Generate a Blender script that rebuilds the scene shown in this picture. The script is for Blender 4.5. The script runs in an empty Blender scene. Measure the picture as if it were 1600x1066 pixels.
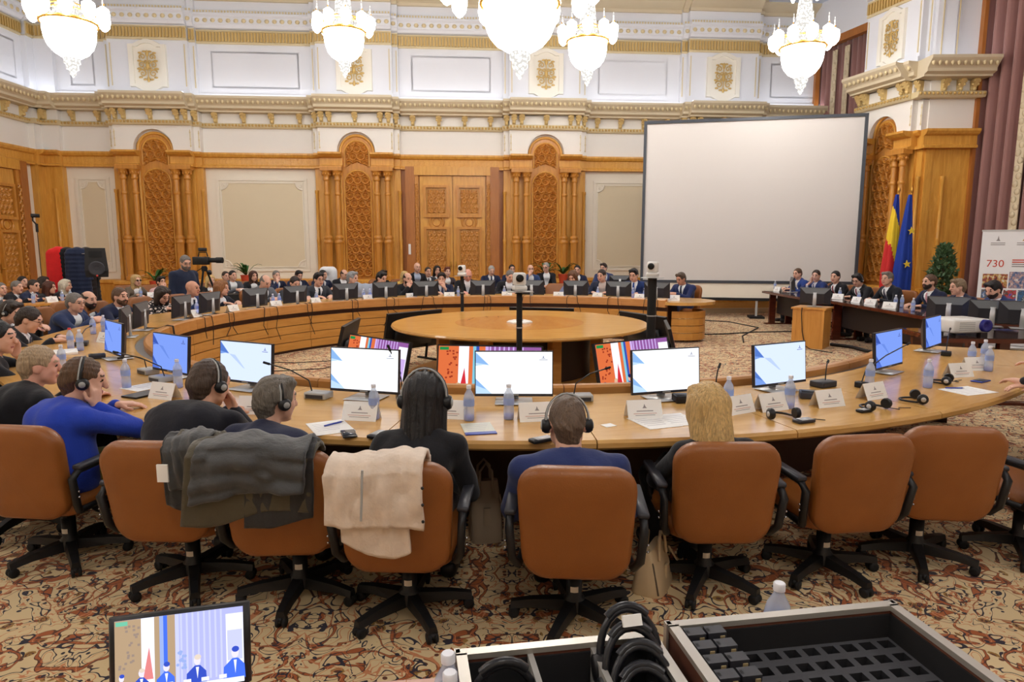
import bpy, bmesh, math, random
import numpy as np
from mathutils import Vector, Matrix

SC = bpy.context.scene
COL = SC.collection
random.seed(7)
PI = math.pi

# ---------------------------------------------------------------- camera, light, exposure
F_PX, TILT, EYE = 1040.0, math.radians(8.0), 1.75          # focal length in px of a 1600x1066 frame
cam_d = bpy.data.cameras.new('camera')
cam_d.sensor_width = 36.0
cam_d.lens = 36.0 * F_PX / 1600.0
cam_d.clip_end = 200
cam = bpy.data.objects.new('camera', cam_d)
COL.objects.link(cam)
cam.location = (0, 0, EYE)
cam.rotation_euler = (PI / 2 - TILT, 0, 0)
SC.camera = cam

world = bpy.data.worlds.new('hall_air')
SC.world = world
world.use_nodes = True
world.node_tree.nodes['Background'].inputs[0].default_value = (0.9, 0.93, 1.0, 1)
world.node_tree.nodes['Background'].inputs[1].default_value = 0.02

SC.view_settings.view_transform = 'Standard'
SC.view_settings.look = 'None'
SC.view_settings.gamma = 1.0
SC.view_settings.use_curve_mapping = False
SC.view_settings.exposure = 0.42
SC.cycles.max_bounces = 7
SC.cycles.diffuse_bounces = 4
SC.cycles.glossy_bounces = 3
SC.cycles.transmission_bounces = 5
SC.cycles.transparent_max_bounces = 8
SC.cycles.caustics_reflective = False
SC.cycles.caustics_refractive = False
SC.cycles.sample_clamp_indirect = 6.0
SC.cycles.use_denoising = True
SC.cycles.use_adaptive_sampling = True
SC.cycles.adaptive_threshold = 0.03

BOWL_GLOW = 17.0       # chandelier crystal
COVE_GLOW = 5.0        # strip light lying on the cornice

# ---------------------------------------------------------------- pixel <-> room
def ray(px, py):
    u = (px - 800) / F_PX
    v = (533 - py) / F_PX
    return Vector((u, math.cos(TILT) + v * math.sin(TILT), -math.sin(TILT) + v * math.cos(TILT)))

def onz(px, py, z=0.0):
    d = ray(px, py)
    return d * ((z - EYE) / d.z) + Vector((0, 0, EYE))

def aty(px, py, y):
    d = ray(px, py)
    return d * (y / d.y) + Vector((0, 0, EYE))

# ---------------------------------------------------------------- objects
def put(o, parent=None):
    COL.objects.link(o)
    if parent is not None:
        o.parent = parent
    return o

def tag(o, label=None, cat=None, group=None, kind=None):
    if label: o['label'] = label
    if cat: o['category'] = cat
    if group: o['group'] = group
    if kind: o['kind'] = kind
    return o

def thing(name, label, cat, loc=(0, 0, 0), rz=0.0, group=None):
    o = bpy.data.objects.new(name, None)
    o.empty_display_size = 0.1
    COL.objects.link(o)
    o.location = loc
    o.rotation_euler = (0, 0, rz)
    return tag(o, label, cat, group)

def kids(o):
    return [c for c in ALLKIDS.get(o.name, [])]

def clone(o, parent=None):
    c = o.copy()
    COL.objects.link(c)
    c.parent = parent
    for k in o.children:
        clone(k, c)
    return c

def clone_at(o, loc, rz=0.0, label=None, group=None, scale=None):
    c = clone(o)
    c.location = loc
    c.rotation_euler = (0, 0, rz)
    if label: c['label'] = label
    if group: c['group'] = group
    if scale: c.scale = (scale,) * 3
    return c

class MB:
    """collects faces for one mesh"""
    def __init__(self):
        self.v, self.f, self.m, self.s = [], [], [], []
    def add(self, vs, fs, mi=0, smooth=False, M=None):
        b = len(self.v)
        if M is not None:
            vs = [M @ Vector(p) for p in vs]
        self.v += [tuple(p) for p in vs]
        for q in fs:
            self.f.append(tuple(b + i for i in q))
            self.m.append(mi)
            self.s.append(smooth)
        return self
    def box(self, x0, x1, y0, y1, z0, z1, mi=0, M=None):
        vs = [(x0, y0, z0), (x1, y0, z0), (x1, y1, z0), (x0, y1, z0), (x0, y0, z1), (x1, y0, z1), (x1, y1, z1), (x0, y1, z1)]
        fs = [(3, 2, 1, 0), (4, 5, 6, 7), (0, 1, 5, 4), (1, 2, 6, 5), (2, 3, 7, 6), (3, 0, 4, 7)]
        return self.add(vs, fs, mi, False, M)
    def rbox(self, x0, x1, y0, y1, z0, z1, r, k=2, mi=0, M=None):
        cx, cy, cz = (x0 + x1) / 2, (y0 + y1) / 2, (z0 + z1) / 2
        hx, hy, hz = abs(x1 - x0) / 2, abs(y1 - y0) / 2, abs(z1 - z0) / 2
        r = min(r, hx, hy, hz) * 0.999
        lat = [-PI / 2 + PI / 2 * i / k for i in range(k + 1)] + [PI / 2 * i / k for i in range(k + 1)]
        rings = []
        for li, la in enumerate(lat):
            sz = -1 if li <= k else 1
            ring = []
            for q in range(4):
                for i in range(k + 1):
                    a = q * PI / 2 + PI / 2 * i / k
                    sx = 1 if q in (0, 3) else -1
                    sy = 1 if q in (0, 1) else -1
                    ring.append((cx + sx * (hx - r) + r * math.cos(la) * math.cos(a), cy + sy * (hy - r) + r * math.cos(la) * math.sin(a), cz + sz * (hz - r) + r * math.sin(la)))
            rings.append(ring)
        top, bot = rings[-1], rings[0]
        rings = rings[1:-1]
        n = len(rings[0])
        vs = [p for ring in rings for p in ring]
        fs = []
        for j in range(len(rings) - 1):
            for i in range(n):
                fs.append((j * n + i, j * n + (i + 1) % n, (j + 1) * n + (i + 1) % n, (j + 1) * n + i))
        L = (len(rings) - 1) * n
        fs.append(tuple(L + i for i in range(n)))
        fs.append(tuple(n - 1 - i for i in range(n)))
        return self.add(vs, fs, mi, True, M)
    def loft(self, rings, mi=0, smooth=True, closed=True, caps=True, M=None):
        n = len(rings[0])
        vs = [p for r in rings for p in r]
        fs = []
        for j in range(len(rings) - 1):
            for i in range(n if closed else n - 1):
                fs.append((j * n + i, j * n + (i + 1) % n, (j + 1) * n + (i + 1) % n, (j + 1) * n + i))
        self.add(vs, fs, mi, smooth, M)
        if caps:
            self.add(rings[0], [tuple(reversed(range(n)))], mi, False, M)
            self.add(rings[-1], [tuple(range(n))], mi, False, M)
        return self
    def lathe(self, prof, n=16, mi=0, smooth=True, M=None, caps=True, cx=0, cy=0, a0=0.0):
        rings = [[(cx + r * math.cos(a0 + 2 * PI * i / n), cy + r * math.sin(a0 + 2 * PI * i / n), z) for i in range(n)] for r, z in prof]
        return self.loft(rings, mi, smooth, True, caps, M)
    def tube(self, pts, r, n=6, mi=0, M=None, smooth=True):
        pts = [Vector(p) for p in pts]
        rr = r if isinstance(r, (list, tuple)) else [r] * len(pts)
        rings = []
        up = None
        for i, p in enumerate(pts):
            t = (pts[min(i + 1, len(pts) - 1)] - pts[max(i - 1, 0)])
            if t.length < 1e-9: t = Vector((0, 0, 1))
            t.normalize()
            if up is None:
                up = Vector((0, 0, 1)) if abs(t.z) < 0.9 else Vector((1, 0, 0))
            a = t.cross(up)
            if a.length < 1e-6: a = t.orthogonal()
            a.normalize()
            b = a.cross(t).normalized()
            up = b
            rings.append([tuple(p + (a * math.cos(2 * PI * k / n) + b * math.sin(2 * PI * k / n)) * rr[i]) for k in range(n)])
        return self.loft(rings, mi, smooth, True, True, M)
    def prism(self, poly, axis, d0, d1, mi=0, M=None, smooth=False):
        """poly: 2-D outline (counter-clockwise); axis 'y' means poly in x,z pushed along y"""
        def p3(p, d):
            return {'x': (d, p[0], p[1]), 'y': (p[0], d, p[1]), 'z': (p[0], p[1], d)}[axis]
        n = len(poly)
        vs = [p3(p, d0) for p in poly] + [p3(p, d1) for p in poly]
        fs = [(i, (i + 1) % n, n + (i + 1) % n, n + i) for i in range(n)] + [tuple(reversed(range(n))), tuple(range(n, 2 * n))]
        return self.add(vs, fs, mi, smooth, M)
    def ball(self, c, r, n=10, mi=0, M=None, sq=(1, 1, 1)):
        k = max(4, n // 2)
        prof = [(max(1e-4, math.sin(PI * i / k)), -math.cos(PI * i / k)) for i in range(k + 1)]
        rings = [[(c[0] + r * sq[0] * q * math.cos(2 * PI * i / n), c[1] + r * sq[1] * q * math.sin(2 * PI * i / n), c[2] + r * sq[2] * z) for i in range(n)] for q, z in prof]
        return self.loft(rings, mi, True, True, False, M)
    def sweep(self, prof, cx, cy, th0, th1, n, mi=0, smooth=False, caps=True):
        """profile (radius, z) swept about a vertical axis; theta measured from +Y towards +X"""
        rings = []
        for j in range(n + 1):
            t = th0 + (th1 - th0) * j / n
            rings.append([(cx + r * math.sin(t), cy + r * math.cos(t), z) for r, z in prof])
        return self.loft(rings, mi, smooth, True, caps)
    def build(self, name, mats, parent=None, loc=None, fix=True):
        me = bpy.data.meshes.new(name)
        me.from_pydata(self.v, [], self.f)
        if not isinstance(mats, (list, tuple)): mats = [mats]
        for m in mats: me.materials.append(m)
        me.polygons.foreach_set('material_index', self.m)
        me.polygons.foreach_set('use_smooth', self.s)
        if fix:
            bm = bmesh.new(); bm.from_mesh(me)
            bmesh.ops.recalc_face_normals(bm, faces=bm.faces)
            bm.to_mesh(me); bm.free()
        me.update()
        o = put(bpy.data.objects.new(name, me), parent)
        if loc is not None: o.location = loc
        return o

def again(o, parent=None, loc=None, rot=None, scale=None, name=None):
    """another object on the same mesh"""
    c = bpy.data.objects.new(name or o.name.split('.')[0], o.data)
    put(c, parent)
    if loc is not None: c.location = loc
    if rot is not None: c.rotation_euler = rot
    if scale is not None: c.scale = scale
    return c

def mesh_np(name, v, q, mats, parent=None, mi=None, smooth=True):
    me = bpy.data.meshes.new(name)
    nv, nq = len(v), len(q)
    me.vertices.add(nv)
    me.vertices.foreach_set('co', np.asarray(v, np.float32).ravel())
    me.loops.add(nq * 4)
    me.loops.foreach_set('vertex_index', np.asarray(q, np.int32).ravel())
    me.polygons.add(nq)
    me.polygons.foreach_set('loop_start', np.arange(0, nq * 4, 4, dtype=np.int32))
    if not isinstance(mats, (list, tuple)): mats = [mats]
    for m in mats: me.materials.append(m)
    if mi is not None:
        me.polygons.foreach_set('material_index', np.asarray(mi, np.int32))
    me.polygons.foreach_set('use_smooth', np.full(nq, smooth, dtype=bool))
    me.update(calc_edges=True)
    return put(bpy.data.objects.new(name, me), parent)

def relief(name, w, h, nx, nz, fn, mat, parent, loc, base=0.0, inside=None):
    """carved panel: a height field standing in the x,z plane, raised towards -y"""
    xs = np.linspace(-w / 2, w / 2, nx); zs = np.linspace(0, h, nz)
    X, Z = np.meshgrid(xs, zs)
    Hh = fn(X, Z)
    if inside is not None:
        Hh = np.where(inside(X, Z), Hh, base - 0.02)
    v = np.stack([X.ravel(), -Hh.ravel(), Z.ravel()], 1)
    i = np.arange(nx * nz).reshape(nz, nx)
    q = np.stack([i[:-1, :-1], i[:-1, 1:], i[1:, 1:], i[1:, :-1]], -1).reshape(-1, 4)
    if inside is not None:
        ok = inside(X, Z)
        k = ok[:-1, :-1] | ok[:-1, 1:] | ok[1:, 1:] | ok[1:, :-1]
        q = q[k.ravel()]
    o = mesh_np(name, v, q, mat, parent)
    o.location = loc
    return o

# ---------------------------------------------------------------- materials
MATS = {}
class NB:
    def __init__(self, name):
        self.m = bpy.data.materials.new(name)
        self.m.use_nodes = True
        self.t = self.m.node_tree
        self.b = self.t.nodes['Principled BSDF']
        MATS[name] = self.m
    def n(self, ty, **kw):
        nd = self.t.nodes.new(ty)
        for k, v in kw.items(): setattr(nd, k, v)
        return nd
    def link(self, a, b):
        if isinstance(a, (int, float)): b.default_value = a
        elif isinstance(a, tuple): b.default_value = a if len(a) != 3 or b.type != 'RGBA' else (*a, 1)
        else: self.t.links.new(a, b)
    def math(self, op, a, b=0.0, c=0.0, clamp=False):
        nd = self.n('ShaderNodeMath', operation=op, use_clamp=clamp)
        self.link(a, nd.inputs[0]); self.link(b, nd.inputs[1]); self.link(c, nd.inputs[2])
        return nd.outputs[0]
    def mix(self, f, a, b):
        nd = self.n('ShaderNodeMix', data_type='RGBA')
        self.link(f, nd.inputs[0]); self.link(a, nd.inputs[6]); self.link(b, nd.inputs[7])
        return nd.outputs[2]
    def noise(self, vec, scale, detail=3.0, rough=0.5, dist=0.0):
        nd = self.n('ShaderNodeTexNoise')
        if vec is not None: self.link(vec, nd.inputs['Vector'])
        nd.inputs['Scale'].default_value = scale
        nd.inputs['Detail'].default_value = detail
        nd.inputs['Roughness'].default_value = rough
        nd.inputs['Distortion'].default_value = dist
        return nd
    def coord(self, kind='Object', scale=(1, 1, 1), rot=(0, 0, 0)):
        tc = self.n('ShaderNodeTexCoord')
        mp = self.n('ShaderNodeMapping')
        mp.inputs['Scale'].default_value = scale
        mp.inputs['Rotation'].default_value = rot
        self.t.links.new(tc.outputs[kind], mp.inputs[0])
        return mp.outputs[0]
    def ramp(self, f, stops):
        nd = self.n('ShaderNodeValToRGB')
        e = nd.color_ramp.elements
        while len(e) < len(stops): e.new(0.5)
        for el, (p, c) in zip(e, stops):
            el.position = p; el.color = (*c, 1)
        self.link(f, nd.inputs[0])
        return nd.outputs[0]
    def bump(self, h, strength=0.3, dist=0.01):
        nd = self.n('ShaderNodeBump')
        nd.inputs['Strength'].default_value = strength
        nd.inputs['Distance'].default_value = dist
        self.link(h, nd.inputs['Height'])
        self.t.links.new(nd.outputs[0], self.b.inputs['Normal'])
    def set(self, color=None, rough=None, metal=None, spec=None, alpha=None, trans=None, ior=None, coat=None, sheen=None):
        I = self.b.inputs
        for key, val in (('Base Color', color), ('Roughness', rough), ('Metallic', metal), ('Specular IOR Level', spec), ('Alpha', alpha), ('Transmission Weight', trans), ('IOR', ior), ('Coat Weight', coat), ('Sheen Weight', sheen)):
            if val is not None: self.link(val, I[key])
        return self.m

def lin(r, g, b):
    f = lambda c: (c / 255 / 12.92) if c <= 10 else ((c / 255 + 0.055) / 1.055) ** 2.4
    return (f(r), f(g), f(b))

def plain(name, rgb, rough=0.6, metal=0.0, spec=0.4, var=0.0, bump=0.0, bscale=60.0):
    if name in MATS: return MATS[name]
    N = NB(name)
    c = lin(*rgb)
    N.set(rough=rough, metal=metal, spec=spec)
    if var or bump:
        nz = N.noise(N.coord(), bscale, 4.0)
        if var:
            N.set(color=N.mix(nz.outputs[0], tuple(x * (1 - var) for x in c), tuple(min(1, x * (1 + var)) for x in c)))
        else:
            N.set(color=c)
        if bump: N.bump(nz.outputs[0], bump, 0.01)
    else:
        N.set(color=(*c, 1))
    return N.m

def wood(name, dark, light, rough=0.35, grain=(14, 14, 1.6), spec=0.5, bump=0.05, coat=0.0):
    N = NB(name)
    v = N.coord('Object', grain)
    a = N.noise(v, 1.2, 6.0, 0.62, 0.6)
    b = N.noise(N.coord('Object', (0.7, 0.7, 0.7)), 1.0, 2.0)
    f = N.math('ADD', N.math('MULTIPLY', a.outputs[0], 0.75), N.math('MULTIPLY', b.outputs[0], 0.25))
    col = N.ramp(f, [(0.3, lin(*dark)), (0.7, lin(*light))])
    N.set(color=col, rough=rough, spec=spec, coat=coat)
    if bump: N.bump(a.outputs[0], bump, 0.004)
    return N.m

def glow(name, rgb, s):
    if name in MATS: return MATS[name]
    m = bpy.data.materials.new(name)
    m.use_nodes = True
    t = m.node_tree
    t.nodes.clear()
    e = t.nodes.new('ShaderNodeEmission'); o = t.nodes.new('ShaderNodeOutputMaterial')
    e.inputs[0].default_value = (*lin(*rgb), 1); e.inputs[1].default_value = s
    t.links.new(e.outputs[0], o.inputs[0])
    MATS[name] = m
    return m

wood_wall = wood('wall_oak', (194, 132, 46), (230, 174, 82), 0.3)
wood_carve = wood('carved_oak', (178, 114, 40), (214, 150, 66), 0.3)
wood_red = wood('jamb_wood', (154, 92, 38), (182, 116, 54), 0.35)
wood_table = wood('table_oak', (196, 144, 74), (224, 178, 108), 0.2, (1.6, 10, 10), 0.55, 0.0)
wood_rail = wood('rail_wood', (178, 118, 58), (204, 146, 82), 0.3, (1.5, 12, 12))
wood_board = wood('board_wood', (186, 128, 54), (210, 154, 78), 0.35, (1.5, 1.5, 16))
wood_dark = wood('mahogany', (70, 28, 18), (104, 48, 30), 0.18, (1.5, 10, 10), 0.6, 0.0)
wood_pink = wood('desk_laminate', (196, 150, 132), (214, 172, 152), 0.4, (1, 8, 8))
wood_lect = wood('lectern_oak', (196, 132, 54), (220, 160, 80), 0.35)
cream = plain('cream_paint', (236, 228, 212), 0.6, var=0.02, bscale=3)
beige = plain('beige_panel', (222, 208, 178), 0.6, var=0.02, bscale=2)
white = plain('white_plaster', (238, 234, 228), 0.65)
white_b = plain('upper_plaster', (226, 227, 232), 0.65)
ceil_m = plain('ceiling_paint', (206, 214, 230), 0.7)
gold = plain('gilding', (210, 176, 108), 0.42, 0.35, 0.5)
gold_pale = plain('pale_gilding', (220, 203, 162), 0.5, 0.15)
stone_g = plain('gilded_plaster', (214, 200, 172), 0.55, 0.0)
blackp = plain('black_plastic', (26, 26, 28), 0.42)
blackm = plain('black_matt', (22, 22, 24), 0.7)
darkg = plain('dark_grey_plastic', (52, 52, 58), 0.45)
greyp = plain('grey_plastic', (168, 168, 166), 0.4)
silver = plain('silver_plastic', (196, 196, 196), 0.32, 0.3)
steel = plain('steel', (180, 180, 185), 0.25, 0.9)
whitep = plain('white_plastic', (232, 230, 226), 0.4)
paper = plain('paper', (246, 244, 240), 0.8)
ink = plain('ink_grey', (150, 144, 146), 0.8)
ink_red = plain('ink_red', (190, 80, 60), 0.8)
blue_pl = plain('blue_plastic', (50, 70, 170), 0.4)
brass = plain('brass', (200, 150, 70), 0.3, 0.8)
# ================================================================ the hall
WA = math.radians(4.5)                        # the far wall is turned a little
WALL_O = Vector((0, 20.0, 0))
STEP = 0.12                                   # parquet border raised along the far wall

# ---- carpet
N = NB('carpet')
P0 = N.coord('Object')
def vecadd(a, b):
    nd = N.n('ShaderNodeVectorMath', operation='ADD'); N.link(a, nd.inputs[0]); N.link(b, nd.inputs[1]); return nd.outputs[0]
def vecscale(a, s):
    nd = N.n('ShaderNodeVectorMath', operation='SCALE'); N.link(a, nd.inputs[0]); nd.inputs[3].default_value = s; return nd.outputs[0]
warp = N.noise(P0, 2.3, 2.0)
P1 = vecadd(P0, vecscale(warp.outputs[1], 0.30))
def tile(o, period):                          # mirrored distance to a lattice line
    return N.math('PINGPONG', o, period)
sep = N.n('ShaderNodeSeparateXYZ'); N.link(P0, sep.inputs[0])
X, Y = sep.outputs[0], sep.outputs[1]
wsep = N.n('ShaderNodeSeparateXYZ'); N.link(P1, wsep.inputs[0])
# mirrored coordinates give the pattern the symmetry of a woven carpet
cmb = N.n('ShaderNodeCombineXYZ')
N.link(tile(X, 0.95), cmb.inputs[0]); N.link(tile(N.math('ADD', Y, 0.35), 1.25), cmb.inputs[1])
Q = cmb.outputs[0]
def band(val, mid, wid):
    return N.math('LESS_THAN', N.math('ABSOLUTE', N.math('SUBTRACT', val, mid)), wid)
n1 = N.noise(Q, 4.3, 1.5, 0.5, 1.5).outputs[0]
n2 = N.noise(vecadd(Q, (3.1, 7.7, 0.0)), 6.0, 1.2, 0.5, 1.8).outputs[0]
n3 = N.noise(vecadd(Q, (9.3, 1.7, 0.0)), 4.3, 2.0, 0.5, 0.6).outputs[0]
fine = N.noise(Q, 44.0, 3.0, 0.6).outputs[0]
vor = N.n('ShaderNodeTexVoronoi'); N.link(vecadd(Q, vecscale(warp.outputs[1], 0.10)), vor.inputs['Vector']); vor.inputs['Scale'].default_value = 15.0
vd = vor.outputs['Distance']
vsep = N.n('ShaderNodeSeparateColor'); N.link(vor.outputs['Color'], vsep.inputs[0])
creamc = N.mix(N.noise(P0, 1.6, 3.0).outputs[0], lin(212, 184, 134), lin(234, 210, 166))
col = creamc
rust, navy, brown, olive, pink = lin(172, 92, 46), lin(44, 38, 52), lin(98, 54, 34), lin(158, 118, 56), lin(206, 134, 90)
# broad floral masses where n3 is high: rust petals with dark hearts
mass = N.math('GREATER_THAN', n3, 0.56)
pet = N.math('LESS_THAN', vd, N.math('ADD', 0.30, N.math('MULTIPLY', fine, 0.30)))
col = N.mix(N.math('MULTIPLY', mass, pet), col, N.mix(N.math('GREATER_THAN', vsep.outputs[0], 0.5), rust, olive))
heart = N.math('MULTIPLY', mass, band(vd, 0.26, 0.045))
col = N.mix(heart, col, brown)
core = N.math('MULTIPLY', mass, N.math('LESS_THAN', vd, 0.13))
col = N.mix(core, col, N.mix(N.math('GREATER_THAN', vsep.outputs[1], 0.5), navy, pink))
# scrolls: dark outline, rust core
col = N.mix(band(n1, 0.5, 0.030), col, brown)
col = N.mix(band(n1, 0.5, 0.018), col, rust)
col = N.mix(band(n2, 0.47, 0.016), col, navy)
col = N.mix(band(n2, 0.56, 0.013), col, pink)
# scattered dark leaves
leaf = N.math('MULTIPLY', N.math('LESS_THAN', vd, 0.17), N.math('GREATER_THAN', vsep.outputs[2], 0.62))
col = N.mix(leaf, col, N.mix(N.math('GREATER_THAN', vsep.outputs[0], 0.45), navy, brown))
N.set(color=col, rough=0.95, spec=0.1, sheen=0.2)
N.bump(N.noise(P0, 420.0, 2.0).outputs[0], 0.25, 0.004)
carpet_m = N.m

N = NB('parquet')
v = N.coord('Object', (1.4, 9, 1))
br = N.n('ShaderNodeTexBrick'); N.link(N.coord('Object', (1.6, 6.0, 1)), br.inputs['Vector'])
br.inputs['Color1'].default_value = (*lin(196, 140, 74), 1); br.inputs['Color2'].default_value = (*lin(214, 164, 96), 1); br.inputs['Mortar'].default_value = (*lin(120, 78, 38), 1)
br.inputs['Scale'].default_value = 2.0; br.inputs['Mortar Size'].default_value = 0.01
N.set(color=br.outputs[0], rough=0.25)
parquet_m = N.m

fl = MB().box(-14.5, 15, -7, 22.5, -0.06, 0).build('floor', carpet_m)
tag(fl, kind='structure')
trim = MB()
trim.prism([(-14, 17.5 - 14 * 0.0787), (14, 17.5 + 14 * 0.0787), (14, 22.3), (-14, 22.3)], 'z', -0.02, STEP)
tag(trim.build('floor_parquet_border', parquet_m), kind='structure')
nos = MB()
nos.prism([(-14, 17.42 - 14 * 0.0787), (14, 17.42 + 14 * 0.0787), (14, 17.5 + 14 * 0.0787), (-14, 17.5 - 14 * 0.0787)], 'z', 0.0, STEP + 0.006)
tag(nos.build('trim_1', plain('step_nosing', (222, 206, 178), 0.5)), kind='structure')
ce = MB().box(-14.5, 15, -7, 22.5, 8.72, 8.8).build('ceiling', ceil_m)
tag(ce, kind='structure')

def wallroot(name, loc, rz, x0, x1, mat, z1=8.75, thick=0.3, z0=0.0):
    o = MB().box(x0, x1, 0, thick, z0, z1).build(name, mat)
    o.location = loc; o.rotation_euler = (0, 0, rz)
    return tag(o, kind='structure')

wall_back = wallroot('wall_back', WALL_O, WA, -13.25, 10.2, cream)
wall_left = wallroot('wall_left', WALL_O + Vector((-13.1 * math.cos(WA), -13.1 * math.sin(WA), 0)), PI / 2 + math.radians(0.5), -26, 0.3, cream)
wall_front = wallroot('wall_front', (0, -6.6, 0), PI, -15, 15, cream)

def bar(parent, name, x0, x1, d0, d1, z0, z1, mat):
    return MB().box(x0, x1, -d1, -d0, z0, z1).build(name, mat, parent)

def molding(parent, name, x0, x1, prof, mat, smooth=False):
    """prof: list of (distance out of the wall, z), outline closed back to the wall"""
    poly = [(-d, z) for d, z in prof]
    return MB().prism(poly, 'x', x0, x1, smooth=smooth).build(name, mat, parent)

# ---- ornament shared by all walls
def spiral(cx, cz, r0, turns, start, sgn, n=18, d=0.02):
    out = []
    for i in range(n + 1):
        t = i / n
        a = start + sgn * turns * 2 * PI * t
        r = r0 * (1 - 0.85 * t)
        out.append((cx + r * math.cos(a), -d, cz + r * math.sin(a)))
    return out

def arabesque(w, h):
    """gilded scrollwork on a plaster field: tubes and leaves in the x,z plane"""
    m = MB()
    for sx in (-1, 1):
        for (cx, cz, r, tr, st, sg) in ((0.22, -0.24, 0.18, 1.4, 0.3, 1), (0.24, 0.02, 0.15, 1.3, 2.4, -1), (0.2, 0.26, 0.14, 1.3, -0.6, 1), (0.1, 0.12, 0.09, 1.2, 0.2, -1), (0.1, -0.08, 0.08, 1.2, 3.0, 1)):
            pts = spiral(cx * sx * w, cz * h, r * w, tr, st if sx > 0 else PI - st, sg * sx, 14)
            m.tube(pts, [0.016 * (1 - 0.5 * i / 14) + 0.004 for i in range(15)], 5)
        for (cx, cz, a, l) in ((0.32, -0.36, -0.6, 0.1), (0.36, -0.1, 0.5, 0.12), (0.34, 0.14, 0.9, 0.11), (0.3, 0.38, 0.6, 0.1), (0.12, 0.42, 1.2, 0.1), (0.14, -0.42, -1.1, 0.1)):
            c = (cx * sx * w, -0.015, cz * h)
            m.ball(c, l * w, 8, sq=(0.9, 0.22, 0.45))
    m.ball((0, -0.02, 0.0), 0.09 * w, 8, sq=(1, 0.5, 1.6))
    m.ball((0, -0.02, 0.36 * h), 0.08 * w, 8, sq=(1, 0.5, 1.8))
    m.ball((0, -0.02, -0.42 * h), 0.07 * w, 8, sq=(1, 0.5, 1.8))
    m.tube([(0, -0.02, -0.45 * h), (0, -0.02, 0.45 * h)], 0.014, 5)
    return m

def carve_fn(scale, depth):
    """interlaced rings with a rosette in each: the carved screens of the hall"""
    def cells(A, B):
        row = np.floor(B)
        u = A + 0.5 * np.mod(row, 2)
        x, z = u - np.floor(u) - 0.5, B - row - 0.5
        r = np.sqrt(x * x + z * z) * 2; th = np.arctan2(z, x)
        ring = np.exp(-((r - 0.95) / 0.16) ** 2)
        petal = np.clip((0.66 - r) * 2.2, 0, 0.9) * (0.55 + 0.45 * np.cos(5 * th))
        return np.maximum(ring, petal)
    def fn(X, Z):
        A, B = X * scale + 0.5, Z * scale
        v = cells(A, B)
        return depth * np.clip(v, 0, 1)
    return fn

def arch_poly(w, z0, zs, rise, n=12):
    """outline with straight jambs to zs and an arched head"""
    pts = [(-w / 2, z0), (w / 2, z0)]
    pts += [(w / 2 * math.cos(PI * i / n), zs + rise * math.sin(PI * i / n)) for i in range(n + 1)]
    return pts

_shared = {}
def shared(key, maker, parent, loc=None, rot=None, scale=None):
    if key not in _shared:
        o = maker(); _shared[key] = o
        o.parent = parent
    else:
        o = again(_shared[key], parent)
    if loc is not None: o.location = loc
    if rot is not None: o.rotation_euler = rot
    if scale is not None: o.scale = scale
    return o

def column_mesh():
    m = MB()
    m.lathe([(0.135, 0.84), (0.135, 0.93), (0.105, 0.95), (0.09, 1.0), (0.11, 1.5), (0.122, 1.86)], 8, smooth=False, a0=PI / 8)
    m.lathe([(0.13, 1.86), (0.145, 1.9), (0.13, 1.94), (0.1, 1.97), (0.128, 2.0), (0.12, 2.05), (0.08, 2.09)], 14)
    m.lathe([(0.08, 2.05), (0.07, 3.72)], 14)
    m.lathe([(0.075, 3.2), (0.092, 3.23), (0.092, 3.26), (0.072, 3.29)], 14)
    m.lathe([(0.07, 3.6), (0.095, 3.62), (0.095, 3.66), (0.075, 3.7), (0.1, 3.78), (0.14, 3.86), (0.15, 3.88)], 14)
    for k in range(8):
        a = 2 * PI * k / 8
        m.ball((0.105 * math.cos(a), 0.105 * math.sin(a), 3.79), 0.03, 6, sq=(1, 1, 1.6))
    m.box(-0.15, 0.15, -0.15, 0.15, 3.88, 3.99)
    return m.build('column', wood_carve)

def colonette_mesh():
    m = MB()
    m.lathe([(0.06, 0.84), (0.06, 0.95), (0.045, 1.0), (0.05, 1.9), (0.06, 1.95), (0.045, 2.0), (0.04, 3.25), (0.055, 3.28), (0.055, 3.36)], 10)
    return m.build('colonette', wood_wall)

def corbel_mesh():
    m = MB()
    m.prism([(-0.02, -0.14), (-0.06, -0.13), (-0.09, -0.06), (-0.16, 0.05), (-0.2, 0.1), (-0.2, 0.14), (0, 0.14), (0, -0.14)], 'x', -0.045, 0.045)
    m.tube([(-0.08, -0.14, 0.09), (0.08, -0.14, 0.09)], 0.04, 8)
    m.ball((0, -0.09, -0.08), 0.05, 6)
    m.ball((-0.055, -0.12, 0.02), 0.035, 6); m.ball((0.055, -0.12, 0.02), 0.035, 6)
    return m.build('corbel', plain('corbel_gilt', (220, 192, 132), 0.5, 0.2))

BAND = (3.99, 4.37)
def wood_band(parent, x0, x1, d):
    molding(parent, 'wood_band', x0, x1, [(0, 3.97), (d * 0.75, 3.97), (d * 0.75, 4.02), (d * 0.6, 4.05), (d * 0.6, 4.24), (d * 0.85, 4.27), (d, 4.33), (d, 4.38), (0, 4.38)], wood_wall)

def band_relief(parent, x0, x1, d):
    w = x1 - x0
    relief('band_carving', w, 0.15, max(8, int(w * 40)), 9, carve_fn(7.0, 0.02), wood_wall, parent, ((x0 + x1) / 2, -d, 4.07))

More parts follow.
